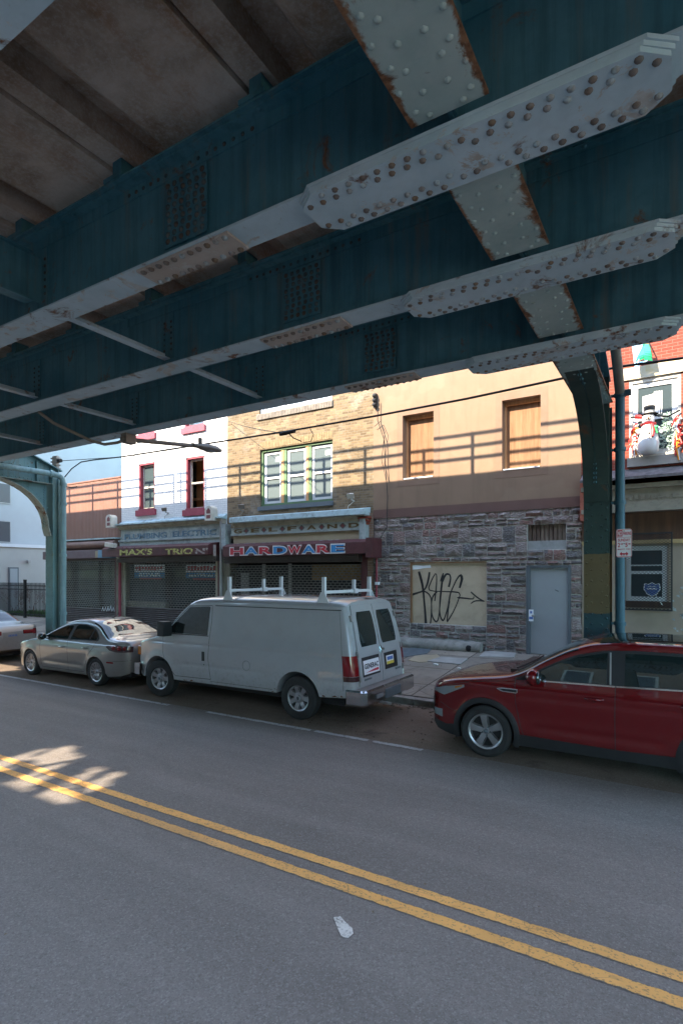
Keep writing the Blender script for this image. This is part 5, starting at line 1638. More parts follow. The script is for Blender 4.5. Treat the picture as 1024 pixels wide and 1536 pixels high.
# ---------------- window decorations
def DP(u, v, y):
    return P(920 + u / 8.087, 510 + v / 8.087, y)
ys = YF - .24
base = DP(430, 1395, ys)
t = thing('snowman', 'white plastic snowman with black hat and red scarf in the upstairs window', 'snowman', tuple(base))
def zz(v): return DP(430, v, ys).z
cx_, cy_ = base.x - .02, ys
zb_, zbm, zch, zhd = zz(1390), zz(1250), zz(1110), zz(965)
mb = MB()
prof = [(.001, zb_), (.13, zb_ + .01), (.195, zb_ + .07), (.215, zz(1260)), (.20, zz(1190)), (.165, zz(1125)), (.155, zz(1080)), (.14, zz(1040)), (.105, zz(1015)), (.125, zz(985)), (.13, zz(955)), (.12, zz(925)), (.08, zz(895)), (.001, zz(890))]
mb.lathe(prof, (cx_, cy_, 0), 'z', 24)
mb.build('body', M['snow'], t, smooth=60)
mb = MB(); mb.lathe([(.001, zz(905)), (.165, zz(905)), (.165, zz(897)), (.105, zz(893)), (.115, zz(808)), (.105, zz(803)), (.001, zz(802))], (cx_ + .02, cy_, 0), 'z', 20)
hat = mb.build('hat', M['black'], t, smooth=40)
mb = MB(); mb.lathe([(.108, zz(893)), (.114, zz(893)), (.114, zz(862)), (.108, zz(862))], (cx_ + .02, cy_, 0), 'z', 20); mb.build('hat_band', M['whitewood'], hat)
mb = MB()
for s in (-1, 1): mb.ball((cx_ + s * .042, cy_ - .12, zz(942)), .017, 8, 6)
for k in range(5):
    a = -1.0 + k * .5; mb.ball((cx_ + .055 * math.sin(a), cy_ - .125, zz(975) + .012 * (1 - math.cos(a))), .011, 6, 5)
for v in (1150, 1210): mb.ball((cx_ + .02, cy_ - .19, zz(v)), .02, 8, 6)
mb.build('face_buttons', M['ink'], t, smooth=60)
mb = MB(); mb.tube([(cx_, cy_ - .115, zz(958)), (cx_, cy_ - .20, zz(962))], [.024, .004], 8); mb.build('nose', M['orange'], t)
mb = MB()
ring = [(cx_ + .125 * math.cos(a), cy_ + .125 * math.sin(a), zz(1022) + .012 * math.sin(3 * a)) for a in [2 * math.pi * k / 20 for k in range(21)]]
mb.tube(ring, .035, 8); mb.tube([(cx_ + .07, cy_ - .13, zz(1040)), (cx_ + .1, cy_ - .19, zz(1120)), (cx_ + .09, cy_ - .21, zz(1200))], [.035, .038, .03], 8)
mb.build('scarf', M['red'], t, smooth=60)
mb = MB(); mb.ball((cx_ + .17, cy_ - .07, zz(1100)), .07, 10, 7); mb.ball((cx_ - .17, cy_ - .06, zz(1105)), .065, 10, 7); mb.tube([(cx_ + .2, cy_ - .08, zz(1120)), (cx_ + .27, cy_ - .1, zz(1150))], .03, 8)
mb.build('arms', M['snow'], t, smooth=60)
mb = MB(); mb.tube([(cx_ + .14, cy_ - .17, zz(1085)), (cx_ + .18, cy_ - .17, zz(1160))], .022, 6); mb.ball((cx_ + .16, cy_ - .17, zz(1085)), .04, 8, 6); mb.build('sprig', M['greenplastic'], t, smooth=60)
def candy(name_label, u, v0, v1, y, n, seed):
    t = thing('candy_garland', name_label, 'garland', tuple(DP(u, v1, y)), 'candy garlands hung in the upstairs window')
    rr = random.Random(seed)
    r_, w_, o_ = MB(), MB(), MB()
    for k in range(n):
        vv = v0 + (v1 - v0) * k / n + rr.uniform(-12, 12); uu = u + rr.uniform(-28, 28)
        a = DP(uu, vv, y - rr.uniform(0, .08)); d = Vector((rr.uniform(-.5, .5), rr.uniform(-.3, .1), -1)).normalized()
        tgt = (r_, w_, r_, o_)[k % 4]
        L = rr.uniform(.16, .3)
        hook = [a, a + Vector((.03, 0, .04)), a + Vector((.07, 0, .03))]
        tgt.tube([hook[2], hook[1], a, a + d * L], .017, 6)
    r_.build('red_canes', M['red'], t, smooth=60); w_.build('white_canes', M['snow'], t, smooth=60); o_.build('orange_tinsel', M['orange'], t, smooth=60)
candy('loose bunch of red, white and orange candy canes between riser pipe and snowman', 240, 1050, 1330, YF - .1, 20, 3)
candy('long red and white candy cane garland beside the tinsel tree', 765, 950, 1350, YF - .1, 26, 4)
tn = thing('tinsel_tree', 'small green tinsel tree behind the upstairs window glass', 'tree', tuple(DP(650, 1340, YF - .03)))
mb = MB(); rr = random.Random(12); o = DP(650, 1330, YF - .03)
for k in range(260):
    h = rr.random() ** .8; rad = .30 * (1 - h) + .03; a = rr.uniform(0, 6.28)
    p = Vector((o.x + rad * rr.random() ** .5 * math.cos(a), YF - .03 + .02 * math.sin(a), o.z + h * .78))
    d = Vector((rr.uniform(-1, 1), rr.uniform(-.3, 0), rr.uniform(-.6, .4))).normalized() * .07
    mb.face([p, p + d, p + d + Vector((.012, 0, .02)), p + Vector((.012, 0, .02))])
mb.build('tinsel', pm('frosted_tinsel', (.34, .48, .42), .5, var=.5, scale=30, bump=0), tn)
tn = tag(MB().tube([DP(205, 940, YF - .06), DP(330, 935, YF - .2), DP(520, 915, YF - .2), DP(650, 930, YF - .12), DP(800, 850, YF - .06)], .022, 6).build('light_string', M['ink'], smooth=60), 'dark string of lights sagging across the upstairs window', 'light string')
mb = MB(); mb.tube([DP(260, 930, YF - .2), DP(360, 932, YF - .22)], .05, 8)
tag(mb.build('red_ornament', M['red'], smooth=60), 'red tube ornament beside the snowman hat', 'ornament')
# flag on a short staff above the window
yf2 = YF - .35
t = thing('flag', 'green and pale blue flag hanging above the snowman window', 'flag', tuple(DP(340, 60, yf2)))
gm, bm_ = MB(), MB()
def strip(mbx, L, R, n=8):
    for k in range(n):
        q0_, q1_ = k / n, (k + 1) / n
        def pt(A, q):
            a, b = A; v = DP(a[0] + (b[0] - a[0]) * q, a[1] + (b[1] - a[1]) * q, yf2); v.y += .05 * math.sin(q * 5 + a[0] * .02); return v
        mbx.face([pt(L, q0_), pt(R, q0_), pt(R, q1_), pt(L, q1_)])
strip(bm_, ((215, 40), (250, 330)), ((350, 40), (290, 322)))
strip(gm, ((350, 40), (260, 275)), ((372, 40), (370, 225)))
strip(gm, ((374, 40), (365, 245)), ((425, 40), (470, 245)))
strip(bm_, ((262, 280), (285, 330)), ((408, 236), (405, 268)), 3)
gm.build('green_cloth', M['flaggreen'], t); bm_.build('blue_cloth', M['flagblue'], t)
mb = MB(); mb.tube([DP(425, 30, yf2), DP(470, 245, yf2)], .01, 6); mb.tube([DP(425, 30, yf2), DP(380, -60, YF)], .015, 6); mb.build('staff', M['ink'], t)
# security camera between the shops
t = thing('security_camera', 'white security camera on the blue box between the brown and white shops', 'camera', (fx(168), YF - .5, fz(168, 824)))
a = P(168.5, 819, YF - .6)
mb = MB(); mb.tube([a + Vector((.1, .3, -.25)), a + Vector((.1, .1, -.1)), a], .03, 6); mb.build('bracket', M['grey'], t)
mb = MB(); mb.bar(a + Vector((-.28, -.05, .06)), a + Vector((.2, .0, -.0)), .2, .17); mb.build('housing', M['whitewood'], t, bevel=.02)
mb = MB(); mb.ball(a + Vector((.15, .15, -.42)), .075, 10, 7); mb.build('dome', M['whitewood'], t, smooth=60)

# ---------------- loose things lying on the pavement
def flat(name, label, cat, pts, mat, h=.02, z=None):
    q = []
    for px, py in pts:
        zz_ = .3
        for _ in range(6):
            g = G(px, py, zz_); zz_ = pave_z(g.y)
        q.append((g.x, g.y, zz_ + .004))
    mb = MB(); b = [(p[0], p[1], p[2] + h) for p in q]
    n = len(q)
    mb.face(b[::-1]); mb.face(q)
    for i in range(n):
        j = (i + 1) % n; mb.face([q[i], q[j], b[j], b[i]])
    return tag(mb.build(name, M[mat], fix=True), label, cat)
flat('plywood_sheet', 'grey trampled board lying flat on the pavement before the stone wall', 'board', [(640, 993), (661, 986), (701, 989), (690, 997.5)], 'board', .025)
flat('cardboard_sheet', 'torn tan cardboard lying beside the grey board on the pavement', 'cardboard', [(612, 991), (622, 984), (655, 982), (660, 986), (640, 993.5), (628, 994)], 'beige', .015)
flat('slate_sheet', 'pale flat slab lying below the grey steel door', 'slab', [(718, 985), (727, 976), (775, 978), (770, 986)], 'board', .02)
flat('pavement_patch', 'dark flat mat on the pavement behind the van', 'mat', [(592, 988), (597, 972), (650, 970), (640, 980)], 'doorframe', .008)
for i, (px, py, s, lb) in enumerate(((653, 998, .06, 'white crumpled paper scrap in front of the grey board'), (601, 994, .07, 'white flattened cup beside the van on the pavement'), (688, 1003, .04, 'small white scrap between board and red car'))):
    z_ = .3
    for _ in range(6):
        g = G(px, py, z_); z_ = pave_z(g.y)
    mb = MB(); mb.ball((g.x, g.y, z_ + s * .35), s, 7, 5, (1.2, .8, .5))
    tag(mb.build('paper_litter', M['litter']), lb, 'litter')
mb = MB(); rr = random.Random(17)
for k in range(120):
    x = rr.uniform(-6.2, -2.4); y = KERB_Y - abs(rr.gauss(0, .14)) - .02; s = rr.uniform(.008, .03)
    mb.ball((x, y, s * .5), s, 5, 4, (1.4, 1, .6))
for k in range(70):
    x = rr.uniform(-5.5, -2.6); y = rr.uniform(7.5, 9.6); s = rr.uniform(.006, .018)
    mb.ball((x, y, s * .5 + .004), s, 5, 4, (1.4, 1, .6))
tag(mb.build('gutter_litter', pm('gutter_litter', (.10, .07, .05), .9, var=.6, scale=20)), 'dead leaves and grit along the kerb', 'litter', kind='stuff')

mb = MB(); rr = random.Random(77)
for k in range(260):
    x = rr.uniform(-7.5, .5); y = rr.uniform(9.98, 14.0) if k % 3 else YF - .12 - abs(rr.gauss(0, .12)); z_ = pave_z(y) + .004; sz = rr.uniform(.012, .035)
    a = rr.uniform(0, 6.28); dx, dy = sz * math.cos(a), sz * math.sin(a)
    mb.face([(x - dx, y - dy, z_), (x + dy * .5, y - dx * .5, z_ + .006), (x + dx, y + dy, z_ + .002), (x - dy * .5, y + dx * .5, z_ + .012)])
for k in range(90):
    x = rr.uniform(-9, 0); y = rr.uniform(.8, 7.2); z_ = .012; sz = rr.uniform(.006, .018); a = rr.uniform(0, 6.28); dx, dy = sz * math.cos(a), sz * math.sin(a)
    mb.face([(x - dx, y - dy, z_), (x + dy * .6, y - dx * .6, z_ + .004), (x + dx, y + dy, z_ + .001), (x - dy * .6, y + dx * .6, z_ + .006)])
tag(mb.build('leaf_litter', pm('leaf_litter', (.17, .13, .09), .9, var=.7, scale=30)), 'scattered dead leaves and scraps on pavement and road', 'litter', kind='stuff')

# ---------------- the other side of the street, behind the camera
YO = -6.5
def far_front(name, label, x0, x1, h, mat, rows, cols):
    t = thing(name, label, 'building', ((x0 + x1) / 2, YO, 0), 'houses on the other side of the street')
    mb = MB(); mb.box(x0, x1, YO - 9, YO, .1, h); mb.build('wall', mat, t)
    fr, gl = MB(), MB()
    for r in range(rows):
        for c in range(cols):
            xx = x0 + (x1 - x0) * (c + .5) / cols; zz_ = 4.6 + r * 3.1
            if zz_ + 1.7 > h: continue
            fr.box(xx - .55, xx + .55, YO, YO + .05, zz_, zz_ + 1.7); gl.box(xx - .45, xx + .45, YO + .02, YO + .06, zz_ + .1, zz_ + 1.6)
    w = fr.build('windows', M['whitewood'], t); gl.build('panes', M['glass'], w)
    mb = MB(); mb.box(x0 + .4, x1 - .4, YO, YO + .06, .5, 3.0); mb.build('shop_front', M['glass'], t)
    mb = MB(); mb.box(x0 + .2, x1 - .2, YO, YO + .4, 3.1, 3.6); mb.build('fascia', M['stonebeige'], t)
far_front('grey_row_building', 'low grey row across the street beyond the alley', -90, -24.6, 7.9, M['greyfar'], 1, 12)
far_front('cream_row_building', 'cream rendered building across the street beside the alley', -20.6, -14.2, 12.0, M['stonebeige'], 2, 3)
far_front('low_row_building', 'low roofed shop across the street under the added light screen', -14.18, -9.0, 7.55, M['tan_brick'], 1, 2)
far_front('brown_row_building', 'brown brick building across the street opposite the van', -8.98, 4.2, 12.3, M['brown_brick'], 2, 6)
far_front('pale_row_building', 'pale red brick building across the street beyond the added bounce lot', 19.0, 40, 12.0, M['pink_brick'], 2, 6)
t = thing('sun_patch_screen', 'unseen screen added on the low roof, its holes shaped for the road sun patches', 'light screen', (-11.6, YO - .25, 7.55))  # added out of view; its holes throw the sun patches onto the road
YH_ = YO - .25
def to_screen(u, v):
    g = G(u / 5.12, 1080 + v / 5.12); q = g.y - YH_
    return (g.x + SUN[0] * -q, -SUN[2] * q)
sun_holes = [[to_screen(*p) for p in poly] for poly in (
    ((-150, 340), (30, 235), (370, 95), (480, 150), (200, 300), (-60, 440)), ((230, 300), (470, 205), (560, 210), (600, 310), (400, 390), (290, 340)),
    ((480, 500), (600, 420), (730, 345), (800, 370), (660, 455), (560, 530)), ((620, 530), (740, 460), (880, 395), (940, 415), (800, 500), (700, 570)),
    ((-60, 600), (110, 455), (330, 380), (360, 440), (110, 590)), ((250, 590), (420, 505), (560, 540), (620, 590), (430, 720), (330, 650)), ((520, 40), (620, 0), (680, 60), (570, 100)))]
def inside(x, z):
    for poly in sun_holes:
        c_ = False
        for (xa_, za_), (xb_, zb_) in zip(poly, poly[1:] + poly[:1]):
            if (za_ > z) != (zb_ > z) and x < (xb_ - xa_) * (z - za_) / (zb_ - za_) + xa_: c_ = not c_
        if c_: return True
    return False
mb = MB(); cell = .06; rr = random.Random(5)
nx, nz = int(5.18 / cell), int(4.6 / cell)
for j in range(nz):
    z_ = 7.55 + j * cell; i = 0
    while i < nx:
        def solid(i): return not inside(-14.15 + (i + .5) * cell + rr.uniform(-.05, .05), z_ + cell / 2 + rr.uniform(-.05, .05))
        if solid(i):
            k = i + 1
            while k < nx and solid(k): k += 1
            mb.box(-14.15 + i * cell, -14.15 + k * cell, YH_ - .015, YH_ + .015, z_, z_ + cell)
            i = k + 1 if k < nx else k
        else: i += 1
mb.build('panel', M['white'], t)
mb = MB()
for x in (-13.9, -11.5, -9.1): mb.bar((x, YH_ - .1, 7.5), (x, YH_ - .1, 12.1), .08, .08)
mb.build('posts', M['iron'], t)
# ------------------------------------------------------------------ vehicles
def pchip(tab):
    xs = [p[0] for p in tab]; ys = [p[1] for p in tab]; n = len(xs)
    h = [xs[i + 1] - xs[i] for i in range(n - 1)]; d = [(ys[i + 1] - ys[i]) / h[i] for i in range(n - 1)]
    m = [0.0] * n; m[0] = d[0]; m[-1] = d[-1]
    for i in range(1, n - 1):
        if d[i - 1] * d[i] > 0:
            w1 = 2 * h[i] + h[i - 1]; w2 = h[i] + 2 * h[i - 1]
            m[i] = (w1 + w2) / (w1 / d[i - 1] + w2 / d[i])
    def f(x):
        if x <= xs[0]: return ys[0]
        if x >= xs[-1]: return ys[-1]
        lo, hi = 0, n - 1
        while hi - lo > 1:
            k = (lo + hi) // 2
            if xs[k] <= x: lo = k
            else: hi = k
        t = (x - xs[lo]) / h[lo]; a = h[lo]
        return (ys[lo] * (1 + 2 * t) * (1 - t) ** 2 + a * m[lo] * t * (1 - t) ** 2 + ys[hi] * t * t * (3 - 2 * t) + a * m[hi] * t * t * (t - 1))
    return f

def plin(tab):
    def f(x):
        if x <= tab[0][0]: return tab[0][1]
        for (a, b), (c, d) in zip(tab, tab[1:]):
            if x <= c: return b + (d - b) * (x - a) / (c - a)
        return tab[-1][1]
    return f

class Car:
    """a body lofted from stations along x (nose at -x); sides are height fields y = hw(x, z)"""
    def __init__(s, zt, zs, zb, W, prof, axles, ar, az, lean=None, sq=.72, flare=.012, creases=()):
        s.zt, s.zs, s.zb0, s.W, s.prof = pchip(zt), pchip(zs), plin(zb), pchip(W), pchip(prof)
        s.axles, s.ar, s.az = axles, ar, az
        s.creases = creases; s.x0, s.x1 = zt[0][0], zt[-1][0]
        s.lean = lean or (lambda x, z: 0.0); s.sq = sq; s.flare = flare
    def zb(s, x):
        z = s.zb0(x)
        for a in s.axles:
            d = s.ar ** 2 - (x - a) ** 2
            if d > 0: z = max(z, s.az + math.sqrt(d))
        return z
    def hw(s, x, z):
        f = 0
        for a in s.axles:
            r = math.hypot(x - a, z - s.az)
            f = max(f, s.flare * math.exp(-((r - s.ar) / .09) ** 2))
        for z0, dp, wd, xa, xb in s.creases:
            if xa < x < xb: f -= dp * math.exp(-((z - z0) / wd) ** 2) * min(1.0, (x - xa) / .15, (xb - x) / .15)
        return s.W(x) * s.prof(z) + f
    def S(s, x, z, side=-1, off=0.0):
        return (x + s.lean(x, z), side * (s.hw(x, z) + off), z)
    def stations(s):
        xs = set()
        n = 70
        for i in range(n + 1): xs.add(s.x0 + (s.x1 - s.x0) * i / n)
        for a in s.axles:
            for k in range(25): xs.add(a - s.ar * math.cos(math.pi * k / 24))
        for e in (.01, .03, .06, .1, .15): xs.add(s.x0 + e); xs.add(s.x1 - e)
        return sorted(xs)
    def ring(s, x, ns=16, nt=10):
        zb, zs, zt = s.zb(x), max(s.zs(x), s.zb(x) + .02), s.zt(x)
        zt = max(zt, zs + .004)
        pts = []
        for i in range(ns + 1):
            z = zb + (zs - zb) * i / ns
            pts.append((s.hw(x, z), z))
        w = pts[-1][0]
        for i in range(1, nt + 1):
            a = math.pi / 2 * i / nt
            pts.append((w * math.cos(a) ** s.sq if i < nt else 0.0, zs + (zt - zs) * math.sin(a) ** s.sq))
        return pts
    def body(s, parent, name, mat, glass_regions=(), ns=16, nt=10, under=True):
        """glass_regions: (name, xa, xb, edge segments left as pillar, material)"""
        xs = s.stations()
        for g in glass_regions: xs += [g[1], g[2]]
        xs = sorted(set(round(x, 5) for x in xs))
        xs = [x for i, x in enumerate(xs) if i == 0 or x - xs[i - 1] > .002]
        mb = MB(); gl = {g[0]: MB() for g in glass_regions}
        rings = []
        for x in xs:
            half = s.ring(x, ns, nt)
            row = [(x + s.lean(x, z), -y, z) for y, z in half] + [(x + s.lean(x, z), y, z) for y, z in reversed(half[:-1])]
            rings.append(row)
        m = len(rings[0])
        ids = [[mb.vert(p) for p in r] for r in rings]
        for i in range(len(xs) - 1):
            xm = (xs[i] + xs[i + 1]) / 2
            for j in range(m - 1):
                top = min(j, m - 2 - j) - ns          # segment number counted from the shoulder
                hit = None
                for g in glass_regions:
                    if g[1] - 1e-4 < xm < g[2] + 1e-4 and top >= g[3]: hit = g[0]
                if hit:
                    q = gl[hit]; q.face([rings[i][j], rings[i][j + 1], rings[i + 1][j + 1], rings[i + 1][j]])
                else:
                    mb.idx((ids[i][j], ids[i][j + 1], ids[i + 1][j + 1], ids[i + 1][j]))
            if under: mb.idx((ids[i][m - 1], ids[i][0], ids[i + 1][0], ids[i + 1][m - 1]))
        mb.idx(ids[0][::-1]); mb.idx(ids[-1])
        o = mb.build(name, mat, parent, local=True, smooth=32)
        for g in glass_regions:
            gl[g[0]].build(g[0], g[4], parent, local=True, smooth=60, fix=True)
        return o
    def panel(s, parent, name, mat, xa, xb, bot, top, off=.004, n=28, nz=5, sides=(-1, 1), skirt=.012):
        bot = bot if callable(bot) else (lambda x, v=bot: v); top = top if callable(top) else (lambda x, v=top: v)
        out = None
        for sd in sides:
            mb = MB(); ids = {}
            for i in range(n + 1):
                x = xa + (xb - xa) * i / n; b, t = bot(x), max(top(x), bot(x) + .001)
                for j in range(nz + 1):
                    ids[i, j] = mb.vert(s.S(x, b + (t - b) * j / nz, sd, off))
            for i in range(n):
                for j in range(nz):
                    f = (ids[i, j], ids[i + 1, j], ids[i + 1, j + 1], ids[i, j + 1])
                    mb.idx(f if sd < 0 else f[::-1])
            rim = [(i, 0) for i in range(n + 1)] + [(n, j) for j in range(1, nz + 1)] + [(i, nz) for i in range(n - 1, -1, -1)] + [(0, j) for j in range(nz - 1, 0, -1)]
            bk = []
            for k in rim:
                v = mb.v[ids[k]]; bk.append(mb.vert((v[0], v[1] - sd * skirt, v[2])))
            for q in range(len(rim)):
                r2 = (q + 1) % len(rim); f = (ids[rim[r2]], ids[rim[q]], bk[q], bk[r2])
                mb.idx(f if sd < 0 else f[::-1])
            out = mb.build(name, mat, parent, local=True, smooth=35)
        return out
    def seam(s, mb, pts, w=.0095, off=.0015, sides=(-1, 1)):
        sm = []
        for a, b in zip(pts, pts[1:]):
            n = max(1, int(math.hypot(b[0] - a[0], b[1] - a[1]) / .04))
            sm += [(a[0] + (b[0] - a[0]) * i / n, a[1] + (b[1] - a[1]) * i / n) for i in range(n)]
        sm.append(pts[-1])
        for sd in sides:
            L, R = [], []
            for i, p in enumerate(sm):
                q0, q1 = sm[max(0, i - 1)], sm[min(len(sm) - 1, i + 1)]
                dx, dz = q1[0] - q0[0], q1[1] - q0[1]; l = math.hypot(dx, dz) or 1
                nx, nz = -dz / l * w / 2, dx / l * w / 2
                L.append(s.S(p[0] + nx, p[1] + nz, sd, off)); R.append(s.S(p[0] - nx, p[1] - nz, sd, off))
            for i in range(len(sm) - 1):
                f = [R[i], R[i + 1], L[i + 1], L[i]]
                mb.face(f if sd < 0 else f[::-1])
    def arch_ring(s, parent, name, mat, r0, r1, off=.014, za=.2, axles=None):
        for a in (axles or s.axles):
            for sd in (-1, 1):
                mb = MB(); n = 30; rows = []
                a0 = math.asin(max(-1, min(1, (za - s.az) / r1)))
                for k in range(n + 1):
                    t = a0 + (math.pi - 2 * a0) * k / n
                    row = []
                    for q, o in ((r0, .0), (r0 + .006, off), ((r0 + r1) / 2, off + .006), (r1, off * .7), (r1, -.01)):
                        x = a + q * math.cos(t); z = max(za - .06, s.az + q * math.sin(t))
                        row.append(mb.vert(s.S(x, z, sd, o if q > r0 else -.06)))
                    rows.append(row)
                for p, q in zip(rows, rows[1:]):
                    for j in range(4):
                        f = (p[j], p[j + 1], q[j + 1], q[j]); mb.idx(f if sd > 0 else f[::-1])
                mb.build(name, mat, parent, local=True, smooth=40)

def wheel(parent, x, y, r, w, rim_r, side, style, steer=0.0, rim_mat=None):
    """tyre and rim; side -1 faces -y"""
    piv = Matrix.Translation((x, y, r)) @ Matrix.Rotation(steer, 4, 'Z')
    def fin(mb):
        mb.v = [tuple(piv @ Vector(v)) for v in mb.v]; return mb
    sw = w / 2
    t = MB()
    h = lambda q: side * q
    prof = [(rim_r * .98, h(sw * .55)), (rim_r, h(sw * .82)), (rim_r + .012, h(sw * .95)), (rim_r + (r - rim_r) * .55, h(sw * 1.0)), (r - .022, h(sw * .86)), (r - .004, h(sw * .7)), (r, h(sw * .4)), (r, h(-sw * .4)), (r - .02, h(-sw * .86)), (rim_r, h(-sw * .9)), (rim_r * .9, h(-sw * .5))]
    t.lathe(prof, (0, 0, 0), 'y', 44)
    o = fin(t).build('wheel', M['rubber'], parent, local=True, smooth=35)
    b = MB()
    b.lathe([(0.001, h(sw * .15)), (rim_r * .97, h(sw * .15)), (rim_r * .97, h(sw * .1)), (.001, h(sw * .1))], (0, 0, 0), 'y', 32)
    fin(b).build('brake_hub', M['black'], o, local=True, smooth=40)
    d = MB()
    f = sw * .78
    d.lathe([(rim_r * .86, h(sw * .2)), (rim_r * .88, h(f * .9)), (rim_r * .93, h(f)), (rim_r * .985, h(f * 1.04)), (rim_r * .99, h(f * .9)), (rim_r * .95, h(sw * .2))], (0, 0, 0), 'y', 44)
    def spoke(a, w0, w1, r0, r1, y0=.62, y1=.86, th=.03):
        ca, sa = math.cos(a), math.sin(a)
        def p(rr, ww, yy): return (rr * ca - ww * sa, h(yy), rr * sa + ww * ca)
        A = [p(r0, -w0, f * y0), p(r0, w0, f * y0), p(r1, w1, f * y1), p(r1, -w1, f * y1)]
        B = [p(r0, -w0 * 1.2, f * y0 - th), p(r0, w0 * 1.2, f * y0 - th), p(r1, w1 * 1.2, f * y1 - th), p(r1, -w1 * 1.2, f * y1 - th)]
        mid = [p((r0 + r1) / 2, -(w0 + w1) * .5 * .85, f * (y0 + y1) / 2 + .006), p((r0 + r1) / 2, (w0 + w1) * .5 * .85, f * (y0 + y1) / 2 + .006)]
        d.face([A[0], A[1], mid[1], mid[0]]); d.face([mid[0], mid[1], A[2], A[3]])
        for i, j in ((0, 1), (1, 2), (2, 3), (3, 0)): d.face([A[i], A[j], B[j], B[i]])
    if style == 'five':
        for k in range(5):
            a = math.radians(90 + 72 * k + 8)
            spoke(a, rim_r * .15, rim_r * .21, rim_r * .12, rim_r * .9)
        d.lathe([(.001, h(f * .75)), (rim_r * .1, h(f * .75)), (rim_r * .28, h(f * .60)), (rim_r * .3, h(f * .4))], (0, 0, 0), 'y', 24)
    elif style == 'twin':
        for k in range(5):
            a = math.radians(90 + 72 * k)
            for q in (-.19, .19): spoke(a + q, rim_r * .07, rim_r * .085, rim_r * .15, rim_r * .9)
            spoke(a + math.radians(36), rim_r * .045, rim_r * .05, rim_r * .15, rim_r * .9, .6, .8)
        d.lathe([(.001, h(f * .78)), (rim_r * .14, h(f * .78)), (rim_r * .24, h(f * .6))], (0, 0, 0), 'y', 24)
    elif style == 'cap':
        d.lathe([(.001, h(f * 1.12)), (rim_r * .22, h(f * 1.1)), (rim_r * .26, h(f * .8)), (rim_r * .45, h(f * .72)), (rim_r * .5, h(f * .4))], (0, 0, 0), 'y', 28)
        for k in range(7):
            a = math.radians(360 / 7 * k); spoke(a, rim_r * .17, rim_r * .22, rim_r * .4, rim_r * .9, .72, .92)
    rim = fin(d).build('rim', rim_mat or M['alloy'], o, local=True, smooth=30)
    n = MB()
    if style == 'five':
        for k in range(5):
            a = math.radians(90 + 72 * k + 44); n.dome((rim_r * .23 * math.cos(a), h(f * .68), rim_r * .23 * math.sin(a)), (0, side, 0), .013, .015)
        n.dome((0, h(f * .75), 0), (0, side, 0), .032, .01, 14)
    else:
        n.dome((0, h(f * (1.12 if style == 'cap' else .78)), 0), (0, side, 0), .03, .01, 12)
    fin(n).build('wheel_nuts', M['doorframe'], rim, local=True, smooth=40)
    return o

def handle(c, parent, x, z, mat, w=.18):
    for sd in (-1, 1):
        mb = MB(); y = c.hw(x + w / 2, z)
        mb.tube([(x, sd * (y - .002), z), (x + .025, sd * (y + .035), z + .004), (x + w - .03, sd * (y + .035), z + .008), (x + w, sd * (y - .002), z + .008)], [.012, .016, .016, .012], 8)
        mb.build('door_handle', mat, parent, local=True, smooth=60)

def mirror(c, parent, x, z, mat, L=.16, H=.14, D=.15, sides=(-1, 1)):
    for sd in sides:
        y = c.hw(x, z - .05)
        mb = MB(); mb.ball((x, sd * (y + .15), z), 1, 14, 10, (L * .5, D * .72, H * .62))
        mb.tube([(x + .02, sd * (y - .02), z - .06), (x, sd * (y + .1), z - .03)], .028, 8)
        o = mb.build('side_mirror', mat, parent, local=True, smooth=60)
        mb = MB(); mb.ball((x + L * .34, sd * (y + .15), z), 1, 12, 8, (L * .2, D * .62, H * .5)); mb.build('mirror_glass', M['glass_car'], o, local=True, smooth=60)

def underbody_box(parent, c, z=.22):  # plain black box closing the car underneath
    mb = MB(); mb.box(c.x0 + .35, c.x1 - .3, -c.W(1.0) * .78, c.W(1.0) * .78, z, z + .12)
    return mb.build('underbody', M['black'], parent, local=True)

# ---------------- white van
van = thing('cargo_van', 'white cargo van with ladder racks parked by the hardware shop', 'van', (-9.12, 8.70, 0))
def vlean(x, z):
    k = max(0.0, min(1.0, (x - 3.9) / .75)); return -.27 * k * max(0.0, (z - .75) / 1.3) ** 1.5
C1 = Car(
    zt=[(-.80, .98), (-.77, 1.05), (-.66, 1.11), (-.35, 1.20), (.0, 1.29), (.14, 1.34), (.36, 1.56), (.62, 1.83), (.80, 1.975), (1.0, 2.055), (1.4, 2.09), (2.6, 2.115), (4.2, 2.10), (4.5, 2.08), (4.62, 2.05)],
    zs=[(-.80, .92), (-.66, 1.05), (-.35, 1.14), (.0, 1.23), (.14, 1.28), (.36, 1.48), (.62, 1.74), (.80, 1.86), (1.0, 1.905), (1.4, 1.92), (4.3, 1.92), (4.62, 1.90)],
    zb=[(-.80, .42), (-.5, .36), (-.46, .40), (.55, .40), (2.9, .42), (4.1, .46), (4.62, .50)],
    W=[(-.80, .70), (-.77, .79), (-.70, .86), (-.55, .915), (-.3, .95), (.1, .975), (.6, .985), (4.3, .985), (4.5, .972), (4.58, .945), (4.62, .905)],
    prof=[(.3, .965), (.5, .985), (.62, .995), (.9, 1.0), (1.15, .997), (1.3, .985), (1.45, .965), (1.96, .885), (2.2, .85)],
    axles=(0, 3.5), ar=.455, az=.385, lean=vlean, sq=.60, flare=.014, creases=((1.13, .011, .022, -.3, 4.45), (.735, .009, .02, .6, 2.98), (.735, .009, .02, 4.0, 4.5)))
C1.body(van, 'body', M['vanwhite'], [('windshield', .16, .80, 1, M['glass_car'])], ns=54)
wb = lambda x: 1.335; 
tw = plin([(.22, 1.34), (.30, 1.40), (.86, 1.875), (1.36, 1.90), (1.39, 1.88), (1.42, 1.80)])
